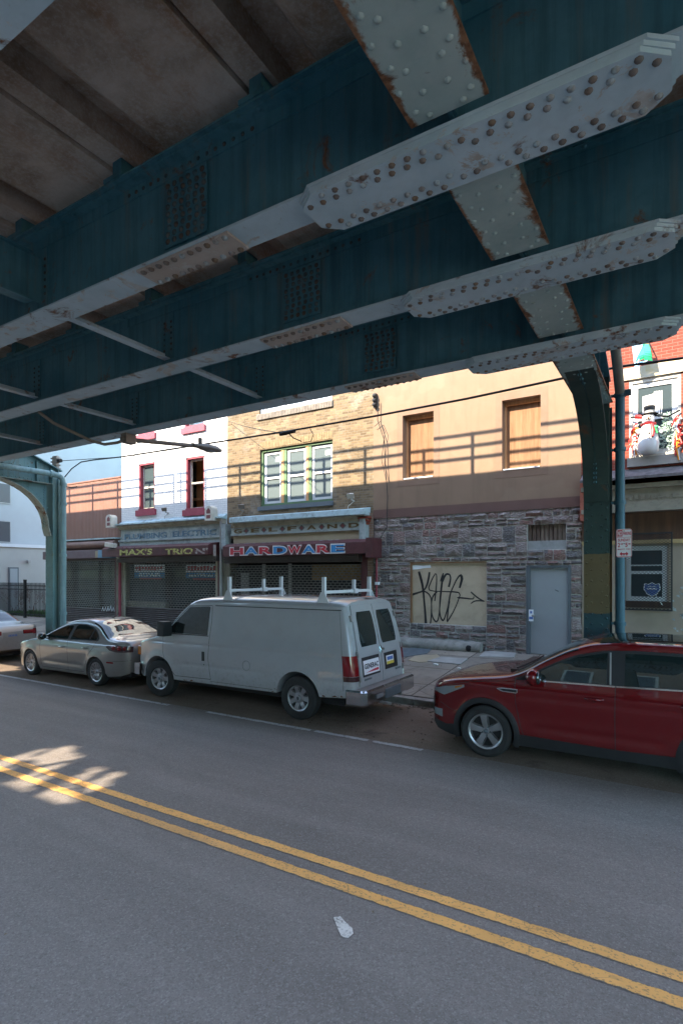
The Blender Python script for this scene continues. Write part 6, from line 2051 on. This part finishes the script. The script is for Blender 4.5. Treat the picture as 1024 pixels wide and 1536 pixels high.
C1.panel(van, 'door_window', M['glass_car'], .30, 1.37, wb, plin([(.30, 1.40), (.36, 1.46), (.83, 1.86), (1.34, 1.885), (1.37, 1.87)]), .006, 30)
mb = MB()
C1.seam(mb, [(.13, 1.27), (.14, .92), (.22, .72), (.42, .56), (.50, .48)]); C1.seam(mb, [(.13, 1.27), (.24, 1.40), (.82, 1.88), (1.42, 1.905), (1.45, 1.6), (1.40, .9), (1.46, .5)])
C1.seam(mb, [(.50, .48), (1.46, .50)]); C1.seam(mb, [(1.46, .46), (2.95, .47)], .006)
C1.seam(mb, [(1.5, 1.905), (4.5, 1.905)], .014)
C1.seam(mb, [(4.42, .6), (4.43, 1.2), (4.45, 1.9)], .006)
C1.seam(mb, [(.24, 1.318), (1.40, 1.322)], .016)
mb.build('body_seams', M['black'], van, local=True)
for sd in (-1, 1):
    mb = MB()
    mb.box(1.24, 1.31, sd * (C1.hw(1.3, .95) - .0), sd * (C1.hw(1.3, .95) + .012), .84, 1.02)
    mb.dome((1.29, sd * (C1.hw(1.29, .78)), .77), (0, sd, 0), .014, .006)
    mb.build('door_handle', M['black'], van, local=True, bevel=.006)
ml = MB()
for sd in (-1,):
    y = C1.hw(.33, 1.35); ml.box(.26, .44, sd * (y + .05), sd * (y + .27), 1.28, 1.57); ml.tube([(.36, sd * (y - .02), 1.33), (.36, sd * (y + .1), 1.38)], .03, 8)
ml.build('side_mirror', M['black'], van, local=True, bevel=.035)
mb = MB(); y = C1.hw(.33, 1.35); mb.box(.26, .44, (y + .05), (y + .27), 1.28, 1.57); mb.build('side_mirror', M['black'], van, local=True, bevel=.035)
# fuel-door ring and dirt marks
mb = MB(); mb.lathe([(.085, -.002), (.092, -.004), (.092, .0)], (2.36, -C1.hw(2.36, .84), .84), 'y', 24); mb.build('fuel_ring', M['doorframe'], van, local=True)
# front: bumper, lamps, grille
mb = MB()
pl = [(-.60, -.96), (-.80, -.93), (-.88, -.78), (-.90, 0), (-.88, .78), (-.80, .93), (-.60, .96)]
for (xa_, ya_), (xb_, yb_) in zip(pl, pl[1:]):
    mb.face([(xa_, ya_, .40), (xb_, yb_, .40), (xb_, yb_, .63), (xa_, ya_, .63)]); mb.face([(xa_, ya_, .63), (xb_, yb_, .63), (xb_ + .1, yb_ * .95, .64), (xa_ + .1, ya_ * .95, .64)])
mb.build('front_bumper', M['chrome'], van, local=True, smooth=40)
for sd in (-1, 1):
    mb = MB(); mb.box(-.795, -.70, sd * .66, sd * .74, .80, .99); mb.box(-.76, -.58, sd * .74, sd * .888, .80, .99); mb.build('turn_signal', M['lens_amber'], van, local=True, bevel=.02)
    mb = MB(); mb.box(-.815, -.74, sd * .40, sd * .65, .80, .99); mb.build('headlight', M['lens_clear'], van, local=True, bevel=.02)
mb = MB(); mb.box(-.815, -.76, -.38, .38, .74, 1.0); mb.build('grille', M['black'], van, local=True)
# rear face, as a plane leaning with the body
def VR(y, z, o=0.0): return (4.62 + vlean(4.62, z) + o, y, z)
def rquad(mb, y0, y1, z0, z1, o0, o1, inset=0.0, n=6):
    """a plate following the leaning rear face"""
    zs_ = lin(z0, z1, n); A = []
    for z_ in zs_:
        A.append([mb.vert(VR(y0, z_, o1)), mb.vert(VR(y1, z_, o1)), mb.vert(VR(y1, z_, o0)), mb.vert(VR(y0, z_, o0))])
    for p, q in zip(A, A[1:]):
        for j in range(4):
            k = (j + 1) % 4; mb.idx((p[j], p[k], q[k], q[j]))
    mb.idx(A[0][::-1]); mb.idx(A[-1])
for nm, y0, y1 in (('left', -.80, -.012), ('right', .012, .80)):
    mb = MB()
    # door skin narrows towards the roof
    zs_ = lin(.66, 1.985, 12); A = []
    for z_ in zs_:
        k = 1 - .10 * max(0, (z_ - 1.15) / .85); a_, b_ = (y0 * k, y1) if y0 < -.5 else (y0, y1 * k)
        A.append([mb.vert(VR(a_, z_, .022)), mb.vert(VR(b_, z_, .022)), mb.vert(VR(b_, z_, -.01)), mb.vert(VR(a_, z_, -.01))])
    for p, q in zip(A, A[1:]):
        for j in range(4): mb.idx((p[j], p[(j + 1) % 4], q[(j + 1) % 4], q[j]))
    mb.idx(A[0][::-1]); mb.idx(A[-1])
    dr_ = mb.build('rear_door', M['vanwhite'], van, local=True, smooth=40)
    mb = MB(); s_ = -1 if y0 < -.5 else 1
    zs_ = lin(1.29, 1.87, 10); A = []
    for i, z_ in enumerate(zs_):
        k = 1 - .10 * max(0, (z_ - 1.15) / .85); e = .035 if i in (0, 9) else .008 if i in (1, 8) else 0
        o_, n_ = (.68 * k - e) * s_, (.085 + e) * s_
        a_, b_ = min(o_, n_), max(o_, n_)
        A.append([mb.vert(VR(a_, z_, .027)), mb.vert(VR(b_, z_, .027)), mb.vert(VR(b_, z_, .0)), mb.vert(VR(a_, z_, .0))])
    for p, q in zip(A, A[1:]):
        for j in range(4): mb.idx((p[j], p[(j + 1) % 4], q[(j + 1) % 4], q[j]))
    mb.idx(A[0][::-1]); mb.idx(A[-1])
    mb.build('rear_window', M['glass_car'], dr_, local=True, smooth=40)
    mb = MB()
    for z_ in (.74, 1.14, 1.72): rquad(mb, s_ * .80 - .02, s_ * .80 + .02, z_, z_ + .10, .0, .04, n=2)
    mb.build('hinge', M['grey'], dr_, local=True)
rd = [o for o in bpy.data.objects if o.parent == van and o.name.startswith('rear_door')]
mb = MB(); rquad(mb, -.70, -.10, .80, 1.12, .022, .030); sg_ = mb.build('dealer_sign', M['ink'], rd[0], local=True)
mb = MB(); rquad(mb, -.675, -.125, .835, 1.065, .030, .033); wsg = mb.build('sign_face', M['signwhite'], rd[0], local=True)
mb = MB()
o_ = Vector(VR(-.65, .925, .034)); ux = Vector((0, 1, 0)); uz = (Vector(VR(0, 1.06, 0)) - Vector(VR(0, .9, 0))).normalized()
add_text(mb, 'GENERAC', o_, ux, uz, .49, .085, bold=.025, depth=.002); mb.build('sign_lettering', M['ink'], rd[0], local=True)
mb = MB(); a, b, c_ = Vector(VR(-.62, .865, .0345)), Vector(VR(-.16, .862, .0345)), Vector(VR(-.16, .905, .0345)); mb.face([a, b, c_, c_.lerp(a, .35) + Vector((0, 0, .008))])
mb.build('sign_swoosh', M['signred'], rd[0], local=True)
mb = MB(); rquad(mb, -.66, -.42, .735, .765, .022, .028, n=2); mb.build('badge', M['doorframe'], rd[0], local=True)
mb = MB(); rquad(mb, .10, .60, .82, 1.11, .022, .026); pk = mb.build('plate_recess', M['black'], rd[1], local=True)
mb = MB(); rquad(mb, .16, .44, .90, 1.05, .026, .032, n=2); mb.build('licence_plate', M['signwhite'], rd[1], local=True)
mb = MB(); rquad(mb, .16, .44, .90, .95, .032, .034, n=2); mb.build('plate_band', pm('plate_yellow', (.65, .5, .06), .5, bump=0), rd[1], local=True)
mb = MB(); rquad(mb, .19, .41, .97, 1.03, .032, .034, n=2); mb.build('plate_band', M['bluepaper'], rd[1], local=True)
mb = MB(); rquad(mb, .60, .72, .765, .80, .022, .03, n=2); rquad(mb, .50, .57, .765, .80, .022, .03, n=2); mb.build('badge', M['doorframe'], rd[1], local=True)
mb = MB(); rquad(mb, -.03, .10, 1.17, 1.21, .022, .05, n=2); rquad(mb, -.035, .035, 1.13, 1.25, .022, .035, n=2); mb.build('door_handle', M['chrome'], rd[1], local=True, bevel=.006)
for sd in (-1, 1):
    mb = MB()
    for (za_, zb2_, nm_, m_) in ((.84, 1.17, 'tail_light', 'lens_red'),):
        rows = []
        for z_ in lin(za_, zb2_, 5):
            row = []
            for xx in (4.43, 4.47, 4.52, 4.57, 4.605, 4.62):
                p = C1.S(xx, z_, sd, .012); row.append(mb.vert(p))
            p = VR(sd * .82, z_, .016); row.append(mb.vert(p)); row.append(mb.vert(VR(sd * .82, z_, -.02)))
            rows.append(row)
        for p, q in zip(rows, rows[1:]):
            for j in range(len(p) - 1):
                f = (p[j], p[j + 1], q[j + 1], q[j]); mb.idx(f if sd < 0 else f[::-1])
    tl = mb.build('tail_light', M['lens_red'], van, local=True, smooth=30)
    mb = MB(); rows = []
    for z_ in (.755, .835):
        row = [mb.vert(C1.S(xx, z_, sd, .013)) for xx in (4.43, 4.47, 4.52, 4.57, 4.605, 4.62)] + [mb.vert(VR(sd * .82, z_, .017))]
        rows.append(row)
    for j in range(6):
        f = (rows[0][j], rows[0][j + 1], rows[1][j + 1], rows[1][j]); mb.idx(f if sd < 0 else f[::-1])
    mb.build('reverse_lens', M['lens_clear'] if False else M['lens_dark'], tl, local=True, smooth=30)
# orange primer spot and brake light on the roof edge
mb = MB()
for j in range(1):
    q = [(4.20, -.02), (4.20, .26), (4.34, .30), (4.34, -.05)]
    mb.face([(x_, y_, C1.zt(x_) + .006) for x_, y_ in q])
mb.build('primer_spot', M['primer'], van, local=True)
# chrome step bumper
mb = MB()
pl = [(4.48, -.985), (4.76, -.985), (4.83, -.90), (4.84, -.30), (4.83, .30), (4.83, .90), (4.76, .985), (4.48, .985)]
for (xa_, ya_), (xb_, yb_) in zip(pl, pl[1:]):
    mb.face([(xa_, ya_, .40), (xb_, yb_, .40), (xb_, yb_, .60), (xa_, ya_, .60)])
    mb.face([(xa_, ya_, .60), (xb_, yb_, .60), (xb_ - .04, yb_ * .985, .63), (xa_ - .02, ya_ * .985, .63)])
    mb.face([(xa_, ya_, .40), (xa_ - .05, ya_ * .98, .36), (xb_ - .05, yb_ * .98, .36), (xb_, yb_, .40)])
bp = mb.build('rear_bumper', M['chrome'], van, local=True, smooth=40)
mb = MB(); mb.box(4.40, 4.79, -.95, .95, .60, .628); mb.build('bumper_step', M['grey'], bp, local=True)
mb = MB(); mb.box(4.825, 4.86, -.28, .28, .40, .56); mb.build('step_recess', M['doorframe'], bp, local=True, bevel=.01)
mb = MB(); mb.box(4.84, 4.858, -.62, -.4, .46, .53); mb.build('bumper_light', M['lens_clear'], bp, local=True)
rr = random.Random(9)
for k in range(7):
    xa_ = rr.choice((rr.uniform(.52, 1.0), rr.uniform(2.7, 3.02), rr.uniform(3.95, 4.4))); zl_ = C1.zb(xa_ + .05) + .01; w_ = rr.uniform(.05, .16)
    C1.panel(van, 'rust_patch', M['rustspot'], xa_, xa_ + w_, lambda x: zl_ + .004 * math.sin(40 * x), lambda x, h=rr.uniform(.012, .035): zl_ + h * (.6 + .4 * math.sin(55 * x)), .003, 8, 2, (-1,), .003)
underbody_box(van, C1, .30)
mb = MB(); mb.tube([(4.7, -.3, .34), (4.95, -.3, .33)], .025, 8); mb.tube([(4.2, .55, .32), (4.72, .6, .31)], .03, 8); mb.build('exhaust', M['grey'], van, local=True, smooth=50)
for x_, st in ((0, math.radians(7)), (3.5, 0)):
    for sd in (-1, 1): wheel(van, x_, sd * .865, .375, .235, .225, sd, 'cap', st)
# ladder racks
for rx in (1.78, 3.93):
    mb = MB(); zr = 2.03
    mb.bar((rx, -.78, zr + .17), (rx, .78, zr + .17), .05, .05)
    rk = mb.build('ladder_rack', M['white'], van, local=True)
    for y_ in (-.80, .80):
        mb = MB(); mb.box(rx - .03, rx + .03, y_ - .03, y_ + .03, zr - .06, zr + .43)
        mb.prism([(rx - .13, zr - .08), (rx + .13, zr - .08), (rx + .13, zr - .02), (rx + .04, zr + .17), (rx - .04, zr + .17), (rx - .13, zr - .02)], lambda p: (p[0], y_ + .035 * (1 if y_ > 0 else -1), p[1]), lambda p: (p[0], y_ + .045 * (1 if y_ > 0 else -1), p[1]))
        mb.build('rack_post', M['white'], rk, local=True)
        mb = MB()
        for q in (-.08, 0, .08): mb.dome((rx + q, y_ + .046 * (1 if y_ > 0 else -1), zr - .05), (0, y_, 0), .016, .012)
        mb.build('rack_bolts', M['grey'], rk, local=True)
    mb = MB(); mb.box(rx - .025, rx + .025, .18, .24, zr + .17, zr + .38); mb.box(rx - .03, rx + .06, .15, .27, zr + .13, zr + .21); mb.build('rack_stop', M['white'], rk, local=True)

# ---------------- saloons
def saloon(name, label, loc, paint, dark_lamps, wheels='twin', detail=True, length=0.0):
    t = thing(name, label, 'car', loc)
    e = length
    C2 = Car(
        zt=[(-.87, .58), (-.84, .66), (-.74, .74), (-.45, .84), (.0, .925), (.42, .995), (.62, 1.09), (1.0, 1.285), (1.28, 1.40), (1.6, 1.455), (1.9, 1.462), (2.2, 1.435), (2.45, 1.365), (2.75, 1.215), (2.98, 1.10), (3.12, 1.075), (3.4, 1.06), (3.49 + e, 1.04), (3.56 + e, .97), (3.60 + e, .80)],
        zs=[(-.87, .50), (-.74, .66), (-.45, .77), (.0, .87), (.42, .945), (.62, 1.03), (1.0, 1.21), (1.28, 1.315), (1.6, 1.365), (1.9, 1.37), (2.2, 1.34), (2.45, 1.27), (2.75, 1.12), (2.98, 1.03), (3.12, 1.01), (3.4, .99), (3.49 + e, .965), (3.56 + e, .90), (3.60 + e, .72)],
        zb=[(-.87, .30), (-.6, .20), (-.4, .19), (.4, .20), (2.2, .21), (3.0, .24), (3.4 + e, .28), (3.60 + e, .36)],
        W=[(-.87, .44), (-.84, .58), (-.77, .68), (-.62, .775), (-.35, .845), (.0, .872), (.6, .878), (2.4, .88), (3.0, .872), (3.25 + e, .845), (3.42 + e, .79), (3.53 + e, .70), (3.58 + e, .60), (3.60 + e, .50)],
        prof=[(.2, .95), (.35, .975), (.55, .99), (.72, 1.0), (.85, .995), (.93, .975), (1.0, .93), (1.37, .70), (1.5, .66)],
        axles=(0, 2.62), ar=.345, az=.318, sq=.62, flare=.016, creases=((.86, .007, .03, .2, 3.2), (.42, .010, .04, .5, 2.2)))
    C2.body(t, 'body', paint, [('windshield', .44, 1.22, 1, M['glass_car']), ('rear_window', 2.22, 2.96, 1, M['glass_car'])], ns=40)
    belt = plin([(.5, .965), (1.5, .985), (2.75, 1.02)])
    top = plin([(.50, .97), (.62, 1.03), (.95, 1.185), (1.25, 1.285), (1.6, 1.335), (1.95, 1.338), (2.2, 1.30), (2.42, 1.225), (2.58, 1.12), (2.66, 1.04)])
    C2.panel(t, 'window_band', M['black'], .52, 2.64, lambda x: belt(x) - .01, top, .004, 44)
    C2.panel(t, 'door_window', M['glass_car'], .60, 1.50, lambda x: belt(x) + .01, lambda x: min(top(x) - .022, 1.5 if x < 1.47 else 1.28), .008, 30)
    C2.panel(t, 'door_window', M['glass_car'], 1.62, 2.30, lambda x: belt(x) + .01, lambda x: min(top(x) - .022, 1.5 if x > 1.65 else 1.28), .008, 24)
    C2.panel(t, 'quarter_window', M['glass_car'], 2.345, 2.56, lambda x: belt(x) + .012, lambda x: top(x) - .02, .008, 10)
    mb = MB()
    C2.seam(mb, [(.46, .94), (.43, .75), (.46, .40), (.50, .26)]); C2.seam(mb, [(1.55, .975), (1.57, .6), (1.57, .26)])
    C2.seam(mb, [(2.60, 1.0), (2.52, .84), (2.36, .70), (2.27, .5), (2.18, .28)]); C2.seam(mb, [(.50, .26), (2.18, .28)])
    C2.seam(mb, [(.42, .93), (-.2, .86), (-.55, .76)], .006); C2.seam(mb, [(3.0, 1.015), (3.2 + e, .985), (3.38 + e, .93)], .006)
    C2.seam(mb, [(3.05, .60), (3.3 + e, .60), (3.56 + e, .62)], .006)
    mb.build('body_seams', M['black'], t, local=True)
    mb = MB(); C2.seam(mb, [(.50, .56), (1.55, .565)], .03, .008); C2.seam(mb, [(1.59, .565), (2.22, .57)], .03, .008); mb.build('side_moulding', paint, t, local=True)
    handle(C2, t, 1.28, .80, paint); handle(C2, t, 2.16, .83, paint)
    mirror(C2, t, .70, 1.02, paint)
    # tail lamps wrap round the corner
    lm = M['lens_dark'] if dark_lamps else M['lens_red']
    C2.panel(t, 'tail_light', lm, 2.98 if dark_lamps else 3.15 + e, 3.575 + e, plin([(2.98, .90), (3.1, .83), (3.3 + e, .80), (3.575 + e, .80)]) if dark_lamps else plin([(3.1 + e, .80), (3.57 + e, .76)]), plin([(2.98, .915), (3.1, .955), (3.3 + e, .95), (3.575 + e, .92)]) if dark_lamps else plin([(3.15 + e, .90), (3.57 + e, .92)]), .007, 20)
    if dark_lamps:
        mb = MB()
        for sd in (-1, 1):
            for xx, rr_ in ((3.22, .05), (3.36, .055), (3.47, .045)):
                p = C2.S(xx, .885, sd, .008); mb.dome(p, (0.35, sd, 0), rr_, .012, 12)
        mb.build('lamp_reflector', M['lens_red'], t, local=True, smooth=60)
    mb = MB()
    for sd in (-1, 1):
        y = C2.hw(3.15, .55); C2.panel(t, 'side_reflector', M['lens_red'], 3.0, 3.2, .545, .58, .004, 4, 1, (sd,))
    # headlights, bumper vents, plate
    C2.panel(t, 'headlight', M['lens_clear'], -.80, -.42, plin([(-.8, .60), (-.42, .68)]), plin([(-.8, .66), (-.42, .765)]), .006, 12)
    xr = 3.60 + e
    mb = MB(); mb.box(xr - .02, xr + .012, -.26, .26, .70, .86); mb.build('plate_recess', M['doorframe'] if dark_lamps else paint, t, local=True)
    mb = MB(); mb.box(xr + .010, xr + .018, -.155, .155, .71, .82); lp = mb.build('licence_plate', M['grey'] if not dark_lamps else M['signwhite'], t, local=True)
    mb = MB()
    for k in range(6): mb.box(xr + .018, xr + .020, -.12 + k * .042, -.093 + k * .042, .735, .79)
    mb.build('plate_marks', M['bluepaper'], lp, local=True)
    if not dark_lamps:
        # lamps on the rear face and bright bumper lip
        for sd in (-1, 1):
            mb = MB(); mb.box(xr - .06, xr + .015, sd * .30, sd * .60, .78, .90); mb.build('tail_light', M['lens_red'], t, local=True, bevel=.02)
    mb = MB()
    for sd in (-1, 1): mb.box(3.25 + e, 3.57 + e, sd * .34, sd * .66, .26, .36)
    mb.build('bumper_vent', M['black'], t, local=True)
    mb = MB(); mb.tube([(3.1 + e, -.45, .28), (3.60 + e, -.45, .27)], .04, 10); mb.build('exhaust', M['chrome'], t, local=True, smooth=60)
    if dark_lamps:
        mb = MB(); mb.tube([(2.05, 0, 1.45), (2.16, 0, 1.50), (2.28, 0, 1.60)], [.012, .007, .004], 6); mb.ball((2.03, 0, 1.455), .03, 8, 6, (1.3, .8, .6)); mb.build('aerial', M['black'], t, local=True, smooth=60)
    underbody_box(t, C2, .18)
    for x_ in (0, 2.62):
        for sd in (-1, 1): wheel(t, x_, sd * .78, .318, .20, .222, sd, wheels)
    return t, C2
saloon('silver_saloon', 'silver saloon car with smoked tail lamps parked ahead of the white van', (-13.82, 8.60, 0), M['silver'], True)
saloon('champagne_saloon', 'pale champagne saloon with red tail lamps parked beyond the silver saloon', (-20.22, 8.62, 0), M['champagne'], False, length=.32)

# ---------------- wine red hatch SUV
suv = thing('red_suv', 'glossy wine red SUV with alloy wheels parked behind the white van', 'suv', (-2.29, 8.39, 0))
C3 = Car(
    zt=[(-.90, .80), (-.87, .90), (-.78, .97), (-.5, 1.055), (-.1, 1.115), (.25, 1.165), (.42, 1.22), (.8, 1.44), (1.1, 1.585), (1.35, 1.655), (1.7, 1.685), (2.3, 1.69), (2.9, 1.665), (3.25, 1.61), (3.42, 1.45), (3.55, 1.15), (3.62, .80)],
    zs=[(-.90, .66), (-.78, .86), (-.5, .965), (-.1, 1.035), (.25, 1.085), (.42, 1.135), (.8, 1.335), (1.1, 1.475), (1.35, 1.555), (1.7, 1.59), (2.3, 1.595), (2.9, 1.565), (3.25, 1.50), (3.42, 1.35), (3.55, 1.05), (3.62, .70)],
    zb=[(-.90, .38), (-.75, .26), (-.5, .22), (-.38, .22), (.4, .23), (2.3, .24), (3.2, .28), (3.62, .42)],
    W=[(-.90, .47), (-.87, .60), (-.80, .70), (-.68, .785), (-.45, .865), (-.1, .905), (.4, .918), (2.6, .92), (3.1, .905), (3.4, .84), (3.55, .74), (3.62, .62)],
    prof=[(.2, .945), (.33, .965), (.5, .982), (.62, .978), (.78, .99), (.93, 1.0), (1.02, .995), (1.10, .965), (1.16, .945), (1.6, .775), (1.7, .74)],
    axles=(0, 2.69), ar=.395, az=.355, sq=.6, flare=.02, creases=((.90, .010, .03, .35, 3.0), (.50, .014, .05, .55, 2.2)))
C3.body(suv, 'body', M['wine'], [('windshield', .38, 1.16, 1, M['glass_car']), ('sunroof', 1.40, 2.75, 3, M['glass_car'])], ns=44)
belt = plin([(.3, 1.115), (1.5, 1.135), (3.2, 1.19)])
top = plin([(.42, 1.13), (.6, 1.205), (.9, 1.365), (1.15, 1.475), (1.45, 1.545), (1.8, 1.565), (2.4, 1.565), (2.9, 1.53), (3.15, 1.44), (3.2, 1.38)])
C3.panel(suv, 'window_band', M['black'], .40, 3.2, lambda x: belt(x) - .012, top, .004, 50)
C3.panel(suv, 'door_window', M['glass_car'], .72, 1.50, lambda x: belt(x) + .012, lambda x: top(x) - .03, .008, 30)
C3.panel(suv, 'door_window', M['glass_car'], 1.70, 2.52, lambda x: belt(x) + .012, lambda x: top(x) - .035, .008, 30)
C3.panel(suv, 'quarter_window', M['glass_car'], 2.6, 3.12, lambda x: belt(x) + .012, lambda x: top(x) - .04, .008, 16)
mb = MB(); C3.seam(mb, [(.62, belt(.62) - .004), (1.6, belt(1.6) - .004)], .02, .012); C3.seam(mb, [(1.61, belt(1.61) - .004), (3.2, belt(3.2) - .004)], .02, .012); mb.build('chrome_strip', M['chrome'], suv, local=True)
mb = MB(); C3.seam(mb, [(1.545, 1.15), (1.535, 1.53)], .02, .012); mb.build('pillar_gap', M['grey'], suv, local=True)
mb = MB()
C3.seam(mb, [(.40, 1.10), (.41, .8), (.47, .5), (.52, .36), (.54, .25)]); C3.seam(mb, [(1.60, 1.13), (1.595, .7), (1.60, .25)])
C3.seam(mb, [(2.62, 1.16), (2.58, .95), (2.40, .78), (2.27, .5), (2.22, .27)]); C3.seam(mb, [(.54, .25), (2.22, .26)])
C3.seam(mb, [(.30, 1.08), (-.2, 1.02), (-.55, .93), (-.72, .86)], .006); C3.seam(mb, [(-.70, .66), (-.55, .60), (-.40, .57)], .006)
mb.build('body_seams', M['black'], suv, local=True)
C3.arch_ring(suv, 'arch_cladding', M['doorframe'] if False else M['black'], .385, .465, .012)
C3.panel(suv, 'sill_cladding', M['black'], .44, 2.25, lambda x: C3.zb(x) + .001, plin([(.44, .385), (1.6, .365), (2.25, .385)]), .010, 30)
C3.panel(suv, 'lower_bumper', M['black'], -.84, -.38, lambda x: C3.zb0(x) + .003, plin([(-.84, .40), (-.6, .36), (-.38, .40)]), .008, 16)
handle(C3, suv, 1.26, .955, M['wine'], .21); handle(C3, suv, 2.28, .975, M['wine'], .21)
mirror(C3, suv, .66, 1.18, M['wine'], .19, .18, .17)
C3.panel(suv, 'headlight', M['lens_clear'], -.82, -.30, plin([(-.82, .80), (-.62, .775), (-.30, .93)]), plin([(-.82, .835), (-.6, .905), (-.30, .965)]), .006, 22)
C3.panel(suv, 'turn_signal', M['lens_amber'], -.44, -.33, plin([(-.44, .895), (-.33, .938)]), plin([(-.44, .925), (-.33, .953)]), .009, 6, 2)
C3.panel(suv, 'fender_vent', M['chrome'], .16, .44, plin([(.16, .965), (.22, .935), (.42, .925), (.44, .94)]), plin([(.16, .968), (.22, .985), (.44, .985)]), .008, 12, 3)
C3.panel(suv, 'vent_slots', M['black'], .20, .425, plin([(.2, .962), (.25, .945), (.425, .94)]), plin([(.2, .966), (.25, .972), (.425, .972)]), .011, 8, 2)
C3.panel(suv, 'fog_light', M['lens_clear'], -.83, -.66, plin([(-.83, .46), (-.66, .45)]), plin([(-.83, .55), (-.66, .56)]), .008, 8, 3)
C3.panel(suv, 'grille', M['black'], -.895, -.82, plin([(-.895, .42), (-.82, .60)]), plin([(-.895, .66), (-.82, .74)]), .006, 6, 3)
mb = MB()
for z_ in (.5, .58, .66): mb.box(-.915, -.89, -.42, .42, z_, z_ + .035)
mb.build('grille_bars', M['chrome'], suv, local=True, bevel=.006)
# wiper cowl and roof rails
mb = MB()
for k in range(9):
    y_ = -.62 + k * .155; mb.box(.27, .39, y_, y_ + .14, C3.zt(.33) - .03, C3.zt(.33) + .012)
mb.tube([(.36, -.6, 1.215), (.50, -.2, 1.275), (.56, .1, 1.31)], .012, 6)
mb.build('wiper_cowl', M['black'], suv, local=True)
underbody_box(suv, C3, .20)
for x_ in (0, 2.69):
    for sd in (-1, 1): wheel(suv, x_, sd * .80, .355, .23, .245, sd, 'five')
# ------------------------------------------------------------------ daylight and camera
sun_to = Vector(SUN).normalized()
import bpy
sl = bpy.data.lights.new('Sun', 'SUN'); sl.energy = 2.25; sl.angle = math.radians(.45); sl.color = (1.0, .86, .66)
so = bpy.data.objects.new('Sun', sl); COL.objects.link(so)
so.rotation_euler = sun_to.to_track_quat('-Z', 'Y').to_euler()
w = bpy.data.worlds.new('World'); SC.world = w; w.use_nodes = True
nt = w.node_tree; bg = nt.nodes['Background']
sky = nt.nodes.new('ShaderNodeTexSky'); sky.sky_type = 'NISHITA'; sky.sun_disc = False
sky.sun_elevation = math.asin(-sun_to.z); sky.sun_rotation = math.atan2(-sun_to.x, -sun_to.y)
sky.air_density = 1.0; sky.dust_density = .15; sky.ozone_density = 1.6
mx = nt.nodes.new('ShaderNodeMix'); mx.data_type = 'RGBA'; mx.blend_type = 'MULTIPLY'; mx.inputs[0].default_value = 1
nt.links.new(sky.outputs[0], mx.inputs[6]); tcw = nt.nodes.new('ShaderNodeTexCoord'); spw = nt.nodes.new('ShaderNodeSeparateXYZ'); nt.links.new(tcw.outputs['Generated'], spw.inputs[0])
rw = nt.nodes.new('ShaderNodeValToRGB'); nt.links.new(spw.outputs[2], rw.inputs[0])
rw.color_ramp.elements[0].position = .12; rw.color_ramp.elements[0].color = (.54, .90, 1.0, 1); rw.color_ramp.elements[1].position = .42; rw.color_ramp.elements[1].color = (1.24, 1.0, .82, 1)
nt.links.new(rw.outputs[0], mx.inputs[7]); nt.links.new(mx.outputs[2], bg.inputs[0]); bg.inputs[1].default_value = .15

cam = bpy.data.cameras.new('Camera'); co = bpy.data.objects.new('Camera', cam); COL.objects.link(co)
co.location = (0, 0, CH); co.rotation_euler = (math.radians(90), 0, math.radians(31.5))
cam.sensor_fit = 'AUTO'; cam.sensor_width = 36; cam.lens = FPX / 1536 * 36
cam.shift_x = 0; cam.shift_y = -(768 - YH) / 1536
cam.clip_start = .05; cam.clip_end = 1500
SC.camera = co
SC.view_settings.view_transform = 'Standard'; SC.view_settings.look = 'None'
SC.view_settings.exposure = 3.1; SC.view_settings.gamma = 1
SC.render.resolution_x = 682; SC.render.resolution_y = 1024
SC.cycles.max_bounces = 8; SC.cycles.diffuse_bounces = 5; SC.cycles.glossy_bounces = 4
SC.cycles.caustics_reflective = False; SC.cycles.caustics_refractive = False
SC.cycles.use_denoising = True
SC.cycles.sample_clamp_indirect = 6
